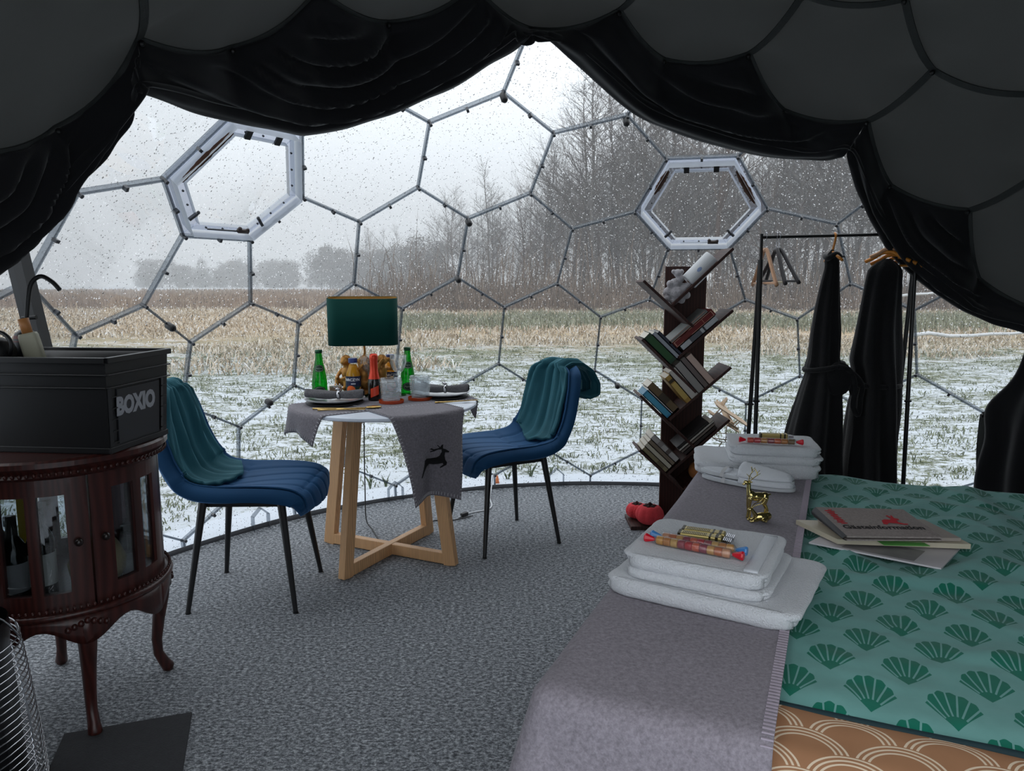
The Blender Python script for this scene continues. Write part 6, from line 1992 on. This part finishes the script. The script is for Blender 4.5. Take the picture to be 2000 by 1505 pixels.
def hem_uv(u, v):
    return (0.30 + 1.70 * u, -0.55 * v)
o = obj('bed_sheet', MB().grid(hem_pt, 90, 40, hem_uv), scallop_mat(), smooth=True, solid=0.008)
tag(o, 'tan sheet with white scallop arcs along the near bed edge', 'sheet')
pts = [bd(0.098 + 0.010 * noise.noise(((0.16 + 1.84 * k / 60) * 3, 0, 2)), 0.16 + 1.84 * k / 60, 0.645 + 0.004 * noise.noise((k * 0.3, 2, 2))) for k in range(61)]
obj('piping', MB().tube(pts, 0.0075, 8), mat('dark_petrol_piping', (16, 46, 52), rough=0.8), duvet, smooth=True)['label'] = 'dark petrol piping along the duvet edge'

M_wool = felt_mat('grey_wool', (140, 134, 142))
def bl_pt(s, t_, lift=0.0):
    """blanket point; outside the mattress rectangle it falls to the floor"""
    cs, ct = max(s, -0.02), max(t_, 0.0)
    cs = min(cs, 1.62)
    ds, dt = s - cs, t_ - ct
    d = math.hypot(ds, dt)
    z = 0.668 + lift + 0.004 * noise.noise((s * 3, t_ * 4, 6))
    p = bd(cs, ct, 0)
    if d > 1e-6:
        dirv = (E1 * ds + E2 * dt) / d
        rad = 0.035
        if d < rad * PI / 2:
            a = d / rad
            p = p + dirv * (rad * math.sin(a)); z -= rad * (1 - math.cos(a))
        else:
            drop = d - rad * PI / 2
            ang = math.atan2(ds, dt)
            flare = 0.07 + 0.10 * (0.5 + 0.5 * math.sin(s * 9 + ang * 4)) + (0.12 if ds < 0 and dt < 0 else 0)
            p = p + dirv * (rad + drop * flare + lift); z -= rad + drop * 0.97
    return Vector((p.x, p.y, max(0.004, z)))
bl = thing('wool_blanket', 'grey wool blanket with stitched edge laid across the foot of the bed', 'blanket', (BN.x, BN.y, 0), 0)
off = Vector((BN.x, BN.y, 0))
obj('wool', MB().grid(lambda u, v: bl_pt(-0.40 + 2.06 * u, -0.60 + 0.935 * v) - off, 120, 70), M_wool, bl, smooth=True, solid=0.006)
stm = MB()
for k in range(170):
    s = -0.05 + 1.68 * k / 170
    stm.beam(bl_pt(s, 0.335, 0.004) - off, bl_pt(s, 0.318, 0.004) - off, 0.0025, 0.0025)
obj('blanket_stitch', stm, mat('mauve_stitch', (170, 160, 172), rough=0.9), bl)

# ------------------------------------------------------------------ towels, slippers and treats on the bed
def towel_mat(name, c):
    t = NT(name)
    v = t.coord('Object')
    a = t.noise(v, 230, 3, 0.7)
    b = lin(c)
    col = t.mix(a, tuple(x * 0.86 for x in b[:3]) + (1,), b)
    return t.done(t.bsdf(col, 0.95, 0, 0.1, t.bump(a, 1.0, 0.006), Sheen_Weight=0.3))
M_towel = towel_mat('white_terry', (238, 241, 246))
M_towel_b = mat('towel_border', (224, 228, 234), rough=0.9, var=0.05, bump=0.4, bscale=250)
def pillow_slab(w, d, h, seed, fold=0.5, n=28):
    """soft slab: rounded all round, top slightly cushioned"""
    mb = MB()
    rr = min(0.020, h * 0.5)
    def side(u):   # closed outline
        pts = rrect(w / 2, d / 2, 0.022, 5)
        return pts
    outline = rrect(w / 2, d / 2, 0.026, 6)
    # subdivide the straight runs
    dense = []
    m = len(outline)
    for i in range(m):
        a, b = Vector((*outline[i], 0)), Vector((*outline[(i + 1) % m], 0))
        k = max(1, int((b - a).length / 0.02))
        for j in range(k):
            p = a.lerp(b, j / k)
            dense.append((p.x, p.y))
    rings = []
    K = 6
    for i in range(K + 1):
        a = -PI / 2 + PI * i / K
        rings.append((1 - (1 - math.cos(a)) * rr / (min(w, d) / 2), h / 2 + (h / 2) * math.sin(a)))
    inner = [(0.85, h * 1.0), (0.6, h * 1.01), (0.3, h * 1.02)]
    allr = [(0.3, 0.0), (0.7, 0.0)] + rings + inner
    for k, z in allr:
        for x, y in dense:
            nx = 0.0022 * noise.noise((x * 25, y * 25, z * 40 + seed)) + 0.0015 * noise.noise((x * 70, y * 70, seed))
            mb.v.append((x * k + nx, y * k + nx, z + (0.0022 * noise.noise((x * k * 18, y * k * 18, seed + 3)) if z > h * 0.4 else 0)))
    q = len(dense)
    for r in range(len(allr) - 1):
        for k in range(q):
            mb.f.append((r * q + k, r * q + (k + 1) % q, (r + 1) * q + (k + 1) % q, (r + 1) * q + k))
    mb.f.append(tuple(range((len(allr) - 1) * q, len(allr) * q)))
    mb.f.append(tuple(reversed(range(q))))
    return mb
def towel(label, x, y, z, rz, w, d, layers, seed, group, border=False, jit=0.004):
    root = thing('folded_towel', label, 'towel', (x, y, z), rz, group)
    zz = 0.0
    r = random.Random(seed)
    for k, h in enumerate(layers):
        o = obj('fold', pillow_slab(w - (len(layers) - 1 - k) * jit * 1.6, d - (len(layers) - 1 - k) * jit, h, seed + k), M_towel, root, ((r.uniform(-1, 1)) * jit, r.uniform(-1, 1) * jit, zz), smooth=True)
        zz += h * 0.97
    # the outer turn of the fold closes the near long side
    def turn(u, v):
        a = -PI / 2 + PI * v
        hh = zz / 2
        env = min(1.0, u * 9, (1 - u) * 9) ** 0.5
        return (-w / 2 + 0.012 + (w - 0.024) * u, -d / 2 + 0.010 * (1 - env) + 0.002 - 0.013 * math.cos(a) * env, hh + hh * math.sin(a) * (0.7 + 0.31 * env) + 0.0012 * noise.noise((u * 20, v * 4, seed)))
    obj('rolled_edge', MB().grid(turn, 30, 10), M_towel, root, smooth=True, solid=0.005)
    if border:
        obj('woven_border', MB().grid(lambda u, v: (w / 2 - 0.050 + 0.026 * u, -d / 2 + 0.012 + (d - 0.03) * v, zz + 0.0015), 2, 24), M_towel_b, root, smooth=True, solid=0.003)
    return root, zz
ZB = 0.673
rt1 = math.atan2(-0.52, 0.85)
tw, h1 = towel('large white bath towel at the bottom of the near stack', 0.435, 1.500, ZB, rt1, 0.385, 0.315, (0.017, 0.017), 1, 'white towels in the near stack')
tw, h2 = towel('white hand towel in the middle of the near stack', 0.415, 1.500, ZB + h1 + 0.001, rt1 + 0.02, 0.295, 0.250, (0.009, 0.009), 5, 'white towels in the near stack')
tw, h3 = towel('white hand towel with woven border on top of the near stack', 0.418, 1.512, ZB + h1 + h2 + 0.002, rt1 + 0.05, 0.290, 0.262, (0.010, 0.010, 0.009), 9, 'white towels in the near stack', True)
ZS = ZB + h1 + h2 + h3 + 0.003
rt2 = math.atan2(-0.22, 0.97)
tw, f1 = towel('large white bath towel under the far stack by the bookshelf', 0.835, 2.500, ZB, rt2, 0.40, 0.26, (0.022, 0.022), 21, 'white towels in the far stack')
tw, f2 = towel('white folded towel in the middle of the far stack', 0.885, 2.475, ZB + f1 + 0.001, rt2 + 0.03, 0.295, 0.225, (0.013, 0.013), 25, 'white towels in the far stack')
tw, f3 = towel('white folded towel on top of the far stack', 0.885, 2.480, ZB + f1 + f2 + 0.002, rt2 + 0.01, 0.290, 0.220, (0.010, 0.010, 0.010), 29, 'white towels in the far stack')
ZS2 = ZB + f1 + f2 + f3 + 0.003

M_slip = mat('white_slipper_cloth', (228, 232, 238), rough=0.9, var=0.05, bump=0.5, bscale=200)
M_sole = mat('slipper_sole', (206, 210, 214), rough=0.8)
def slipper(label, x, y, z, rz):
    root = thing('slipper', label, 'slipper', (x, y, z), rz, 'white slippers on the blanket')
    def outline(k):
        pts = []
        for i in range(40):
            a = 2 * PI * i / 40
            X = math.cos(a)
            w = 0.050 * (1 + 0.12 * X) if X > 0 else 0.044
            pts.append((0.150 * X * k, w * math.sin(a) * k))
        return pts
    obj('sole', MB().prism(outline(1.0), 0.012), M_sole, root, bevel=0.003)
    obj('insole', MB().prism(outline(0.93), 0.003, 'z', 0.012), M_slip, root)
    def vamp(u, v):
        a = -PI / 2 * 0.98 + PI * 0.98 * v
        X = -0.01 + 0.155 * u
        w = 0.052 * (1 + 0.10 * max(0, X / 0.15)) * math.sqrt(max(0.0, 1 - (max(0, X) / 0.149) ** 2))
        return (X, w * math.sin(a), 0.012 + 0.036 * math.cos(a) * (1 - 0.55 * u) * (1 if u < 0.98 else 0.2))
    obj('toe_cover', MB().grid(vamp, 16, 16), M_slip, root, smooth=True, solid=0.004)
    st = MB().grid(lambda u, v: (-0.068 + 0.012 * u, 0.048 * math.cos(v * PI), 0.004 + 0.022 * math.sin(v * PI)), 2, 12)
    obj('paper_band', st, mat('paper_band', (206, 206, 208), rough=0.6), root, smooth=True)
    return root
slipper('white slipper lying beneath its pair beside the gold deer', 0.745, 2.285, ZB, -0.66)
slipper('white slipper with embroidered toe lying on top of its pair', 0.742, 2.290, ZB + 0.019, -0.64)

# sweets and chocolate bars
def candy(label, x, y, z, rz, L, segs, endc, film):
    root = thing('candy_roll', label, 'candy', (x, y, z), rz, 'wrapped candy rolls on the towels')
    n = len(segs)
    for k, c in enumerate(segs):
        l = L / n
        obj('sweet', MB().lathe([(0, 0), (0.0085, 0.0006), (0.0092, l * 0.2), (0.0092, l * 0.8), (0.0085, l - 0.0006), (0, l)], 14), mat('sweet', c, rough=0.3), root, (-L / 2 + k * l, 0, 0.0105), (0, PI / 2, 0), smooth=True)
    obj('film', MB().tube([(-L / 2 - 0.006, 0, 0.0105), (-L / 2, 0, 0.0105), (L / 2, 0, 0.0105), (L / 2 + 0.006, 0, 0.0105)], [0.004, 0.0102, 0.0102, 0.004], 14, cap=False), M_glass, root, smooth=True)
    for s in (-1, 1):
        tw_ = MB()
        for k in range(7):
            a = -0.6 + 1.2 * k / 6
            tw_.v.append((s * (L / 2 + 0.004), 0, 0.0105))
        mbt = MB().tube([(s * (L / 2 + 0.004), 0, 0.0105), (s * (L / 2 + 0.012), 0, 0.0105), (s * (L / 2 + 0.024), 0, 0.011), (s * (L / 2 + 0.027), 0, 0.011)], [0.003, 0.006, 0.0098, 0.0085], 8)
        obj('twisted_end', mbt, endc, root, smooth=False)
    return root
M_redfilm = mat('red_film', (206, 24, 44), rough=0.25)
M_bluefilm = mat('blue_film', (70, 138, 206), rough=0.25)
seg1 = [(214, 150, 60), (190, 120, 50), (206, 160, 90), (150, 60, 70), (176, 30, 40), (206, 90, 60), (140, 40, 60), (206, 150, 80), (190, 100, 50), (214, 150, 110)]
candy('clear candy roll with red twisted ends on the near towel stack', 0.372, 1.467, ZS, rt1 - 0.02, 0.155, seg1, M_redfilm, None)
candy('blue-ended candy roll behind the red-ended one on the near stack', 0.388, 1.490, ZS, rt1 + 0.01, 0.150, seg1[::-1], M_bluefilm, None)
candy('red-ended candy roll on the far towel stack', 0.862, 2.420, ZS2, rt2 - 0.02, 0.150, [(206, 60, 40), (190, 30, 40), (196, 130, 60), (150, 40, 50), (206, 90, 40), (190, 120, 50), (120, 90, 50)], M_redfilm, None)
M_goldfoil = mat('gold_foil', (184, 166, 104), rough=0.35, metal=0.6, var=0.1)
M_bronze = mat('dark_bronze_band', (60, 54, 34), rough=0.4, metal=0.5)
def bar(label, x, y, z, rz, grp):
    root = thing('chocolate_bar', label, 'chocolate', (x, y, z), rz, grp)
    obj('wrapper', MB().box((0, 0, 0.010), (0.088, 0.026, 0.020)), M_goldfoil, root, bevel=0.003)
    for xx, w in ((-0.044, 0.006), (0.020, 0.004), (0.034, 0.006)):
        obj('foil_band', MB().box((xx, 0, 0.010), (w, 0.0266, 0.0206)), M_bronze, root)
    pr = MB()
    for k in range(14):
        pr.box((-0.036 + k * 0.0036, 0, 0.0203), (0.0012, 0.018, 0.0006))
    obj('printed_lines', pr, M_bronze, root)
    ce = MB()
    for k in range(5):
        ce.box((0.048 + k * 0.0035, 0, 0.010), (0.0018, 0.024, 0.012 - k * 0.001))
    obj('crimped_end', ce, M_silver, root)
    return root
bar('gold chocolate bar behind the candy rolls on the near stack', 0.416, 1.545, ZS, rt1 + 0.12, 'gold chocolate bars on the near stack')
bar('gold chocolate bar against the blue-ended roll on the near stack', 0.402, 1.520, ZS, rt1 + 0.14, 'gold chocolate bars on the near stack')
bar('gold chocolate bar behind the candy on the far stack', 0.900, 2.500, ZS2, rt2 + 0.06, 'gold chocolate bar on the far stack')

# golden deer
M_gold = mat('polished_gold', (208, 190, 128), rough=0.14, metal=1.0, var=0.05)
deer = thing('deer_figurine', 'shiny golden deer figurine standing over its lying fawn', 'figurine', (0.655, 1.935, ZB), 0.10)
dm = MB()
dm.ell((0.008, 0, 0.076), (0.032, 0.0125, 0.0155)).ell((-0.014, 0, 0.080), (0.016, 0.0125, 0.018)).ell((0.032, 0, 0.077), (0.013, 0.0115, 0.015))
dm.tube([(-0.020, 0, 0.082), (-0.024, 0, 0.105), (-0.024, 0, 0.122)], [0.011, 0.0075, 0.0065], 10)
dm.ell((-0.030, 0, 0.126), (0.0135, 0.0065, 0.0068), rot=Matrix.Rotation(0.35, 3, 'Y')).ell((-0.041, 0, 0.121), (0.006, 0.0042, 0.004))
for s in (-1, 1):
    dm.ell((-0.020, s * 0.009, 0.130), (0.003, 0.007, 0.003))
    dm.tube([(-0.020, s * 0.007, 0.075), (-0.022, s * 0.008, 0.045), (-0.020, s * 0.008, 0.024), (-0.022, s * 0.008, 0.0)], [0.0075, 0.0045, 0.0036, 0.0046], 8)
    dm.tube([(0.034, s * 0.007, 0.075), (0.030, s * 0.008, 0.052), (0.040, s * 0.008, 0.032), (0.037, s * 0.008, 0.0)], [0.0095, 0.006, 0.0038, 0.0046], 8)
dm.tube([(0.044, 0, 0.082), (0.051, 0, 0.084), (0.054, 0, 0.079)], [0.004, 0.003, 0.001], 6)
obj('body', dm, M_gold, deer, remesh=0.0018, smooth_iter=2)
an = MB()
for s in (-1, 1):
    an.tube(spline([(-0.024, s * 0.003, 0.131), (-0.016, s * 0.014, 0.145), (-0.006, s * 0.020, 0.158), (-0.012, s * 0.014, 0.176)], 14), 0.0016, 6)
    an.tube([(-0.018, s * 0.012, 0.142), (-0.027, s * 0.014, 0.152)], [0.0014, 0.0008], 6)
    an.tube([(-0.009, s * 0.019, 0.153), (0.004, s * 0.022, 0.162)], [0.0014, 0.0008], 6)
    an.tube([(-0.007, s * 0.019, 0.162), (0.003, s * 0.018, 0.172)], [0.0013, 0.0008], 6)
obj('antlers', an, M_gold, deer, smooth=True)
fm = MB()
fm.ell((0.012, -0.030, 0.016), (0.030, 0.015, 0.015)).ell((0.030, -0.030, 0.018), (0.014, 0.013, 0.014)).tube([(-0.008, -0.032, 0.018), (-0.020, -0.034, 0.036), (-0.024, -0.034, 0.042)], [0.009, 0.006, 0.005], 8)
fm.ell((-0.030, -0.034, 0.044), (0.010, 0.006, 0.006))
for s in (-1, 1):
    fm.tube([(-0.006, -0.032 + s * 0.009, 0.010), (-0.024, -0.032 + s * 0.012, 0.007), (-0.034, -0.032 + s * 0.010, 0.004)], [0.006, 0.0045, 0.004], 8)
    fm.tube([(0.026, -0.030 + s * 0.012, 0.012), (0.006, -0.030 + s * 0.018, 0.006), (0.020, -0.030 + s * 0.019, 0.004)], [0.007, 0.005, 0.004], 8)
fa_ = MB()
for s in (-1, 1):
    fa_.tube(spline([(-0.026, -0.034 + s * 0.002, 0.049), (-0.014, -0.034 + s * 0.008, 0.060), (0.004, -0.034 + s * 0.010, 0.066), (0.016, -0.034 + s * 0.008, 0.080)], 12), 0.0016, 6)
    fa_.tube([(-0.002, -0.034 + s * 0.010, 0.064), (-0.004, -0.034 + s * 0.010, 0.078)], [0.0014, 0.0008], 6)
fw = thing('deer_figurine', 'shiny golden lying deer at the feet of the standing one', 'figurine', (0.655, 1.935, ZB), 0.10)
obj('body', fm, M_gold, fw, remesh=0.0018, smooth_iter=2)
obj('antlers', fa_, M_gold, fw, smooth=True)
deer.scale = fw.scale = (0.82, 0.82, 0.80)

# guest folder and leaflets
M_card = mat('grey_felt_cover', (150, 140, 136), rough=0.95, var=0.35, vscale=160, bump=0.6, bscale=220)
M_red = mat('red_embroidery', (188, 28, 44), rough=0.8)
M_ink = mat('black_embroidery', (30, 26, 28), rough=0.9)
def sheet(name, label, cat, quad, thick, m, grp=None):
    c = sum((Vector(q) for q in quad), Vector()) / 4
    root = thing(name, label, cat, (c.x, c.y, c.z), 0, grp)
    q = [Vector(p) - c for p in quad]
    mb = MB().add([tuple(p) for p in q] + [tuple(p + Vector((0, 0, thick))) for p in q], [(3, 2, 1, 0), (4, 5, 6, 7), (0, 1, 5, 4), (1, 2, 6, 5), (2, 3, 7, 6), (3, 0, 4, 7)])
    obj('leaf', mb, m, root)
    return root, c, q
zq = 0.664
sh1, c1, q1 = sheet('leaflet', 'large white leaflet with grey photo lying under the folder', 'leaflet', [(0.735, 1.765, zq), (0.965, 1.595, zq), (1.100, 1.740, zq), (0.885, 1.905, zq)], 0.004, mat('white_leaflet', (214, 210, 214), rough=0.35))
obj('photo_print', MB().add([tuple(q1[0].lerp(q1[1], a).lerp(q1[3].lerp(q1[2], a), b) + Vector((0, 0, 0.0046))) for a, b in ((0.25, 0.05), (0.80, 0.05), (0.80, 0.5), (0.25, 0.5))], [(0, 1, 2, 3)]), mat('grey_photo', (146, 142, 144), rough=0.35, var=0.3, vscale=30), sh1)
sh2, c2, q2 = sheet('brochure', 'cream brochure between the folder and the white leaflet', 'brochure', [(0.748, 1.885, zq + 0.010), (0.792, 1.735, zq + 0.010), (1.095, 1.700, zq + 0.010), (1.085, 1.86, zq + 0.010)], 0.012, mat('cream_brochure', (206, 196, 174), rough=0.45))
sh3, c3, q3 = sheet('brochure', 'grey booklet just under the felt folder', 'brochure', [(0.80, 1.875, zq + 0.0235), (0.812, 1.728, zq + 0.0235), (1.08, 1.716, zq + 0.0235), (1.07, 1.86, zq + 0.0235)], 0.008, mat('grey_booklet', (166, 156, 148), rough=0.5))
sh4, c4, q4 = sheet('sticky_note', 'bright green note sticking out under the folder', 'note', [(0.880, 1.735, zq + 0.0225), (0.888, 1.700, zq + 0.0190), (0.995, 1.694, zq + 0.0190), (0.985, 1.73, zq + 0.0225)], 0.0008, mat('green_note', (112, 190, 96), rough=0.6))
fz = zq + 0.036
FQ = [Vector((0.790, 1.868, fz + 0.022)), Vector((0.793, 1.690, fz + 0.006)), Vector((1.018, 1.688, fz + 0.004)), Vector((1.018, 1.868, fz + 0.016))]
fold = thing('guest_folder', 'grey felt guest folder embroidered with a red deer and Gästeinformation', 'folder', tuple((FQ[0] + FQ[2]) / 2), 0)
fc = (FQ[0] + FQ[2]) / 2
fq = [p - fc for p in FQ]
def cover(z):
    return MB().add([tuple(p + Vector((0, 0, z))) for p in fq] + [tuple(p + Vector((0, 0, z + 0.004))) for p in fq], [(3, 2, 1, 0), (4, 5, 6, 7), (0, 1, 5, 4), (1, 2, 6, 5), (2, 3, 7, 6), (3, 0, 4, 7)])
obj('front_cover', cover(0), M_card, fold)
bq = [Vector((p.x, p.y, fz - 0.002 - fc.z)) for p in fq]
obj('back_cover', MB().add([tuple(p) for p in bq] + [tuple(p + Vector((0, 0, 0.003))) for p in bq], [(3, 2, 1, 0), (4, 5, 6, 7), (0, 1, 5, 4), (1, 2, 6, 5), (2, 3, 7, 6), (3, 0, 4, 7)]), M_card, fold)
sp = MB()
sp.grid(lambda u, v: (fq[0].lerp(fq[1], u) + Vector((-0.010 * math.sin(PI * v), 0, 0)) + Vector((0, 0, (fz - 0.002 - fc.z - fq[0].lerp(fq[1], u).z) * (1 - v) + 0.004 * v))), 6, 8)
obj('spine', sp, mat('folder_spine', (40, 40, 44), rough=0.6), fold, smooth=True)
fu = (fq[2] - fq[1]).normalized(); fv = (fq[0] - fq[1]).normalized(); fn = fu.cross(fv).normalized()
if fn.z < 0:
    fn = -fn
def on_cover(tm, o0, kx=1.0, ky=1.0):
    m = MB(); m.v = [tuple(o0 + fu * (x * kx) + fv * (y * ky) + fn * (0.0046 + z)) for x, y, z in tm.v]; m.f = list(tm.f); return m
tm = text_mb('Gästeinformation', 0.030, 0.0002, 0.0006)
wid = max(v[0] for v in tm.v) - min(v[0] for v in tm.v)
obj('lettering', on_cover(tm, fq[1].lerp(fq[2], 0.50) + fv * 0.052, 0.195 / wid, 1.0), M_ink, fold)
sq = [fq[0].lerp(fq[1], 0.10 + 0.50 * k / 60) + fu * (0.024 + 0.008 * math.sin(k * 0.9) + 0.004 * math.sin(k * 2.3)) + fn * 0.0050 for k in range(61)]
obj('red_script', MB().tube(spline(sq, 180), 0.0007, 5), M_red, fold, smooth=True)
dp = [(-0.026, -0.012), (-0.020, 0.004), (-0.010, 0.010), (0.004, 0.008), (0.010, 0.016), (0.006, 0.028), (0.010, 0.030), (0.014, 0.020), (0.018, 0.030), (0.021, 0.029), (0.019, 0.016), (0.027, 0.012), (0.026, 0.008), (0.018, 0.007), (0.016, -0.004), (0.026, -0.010), (0.034, -0.010), (0.034, -0.013), (0.024, -0.014), (0.008, -0.008), (-0.008, -0.006), (-0.018, -0.014)]
from mathutils.geometry import tessellate_polygon as tess
tri = tess([[Vector((x, y, 0)) for x, y in dp]])
obj('deer_emblem', MB().add([tuple(fq[1].lerp(fq[2], 0.66) + fv * 0.088 + fu * x + fv * y * 1.3 + fn * 0.0048) for x, y in dp], tri), M_red, fold, solid=0.0006)
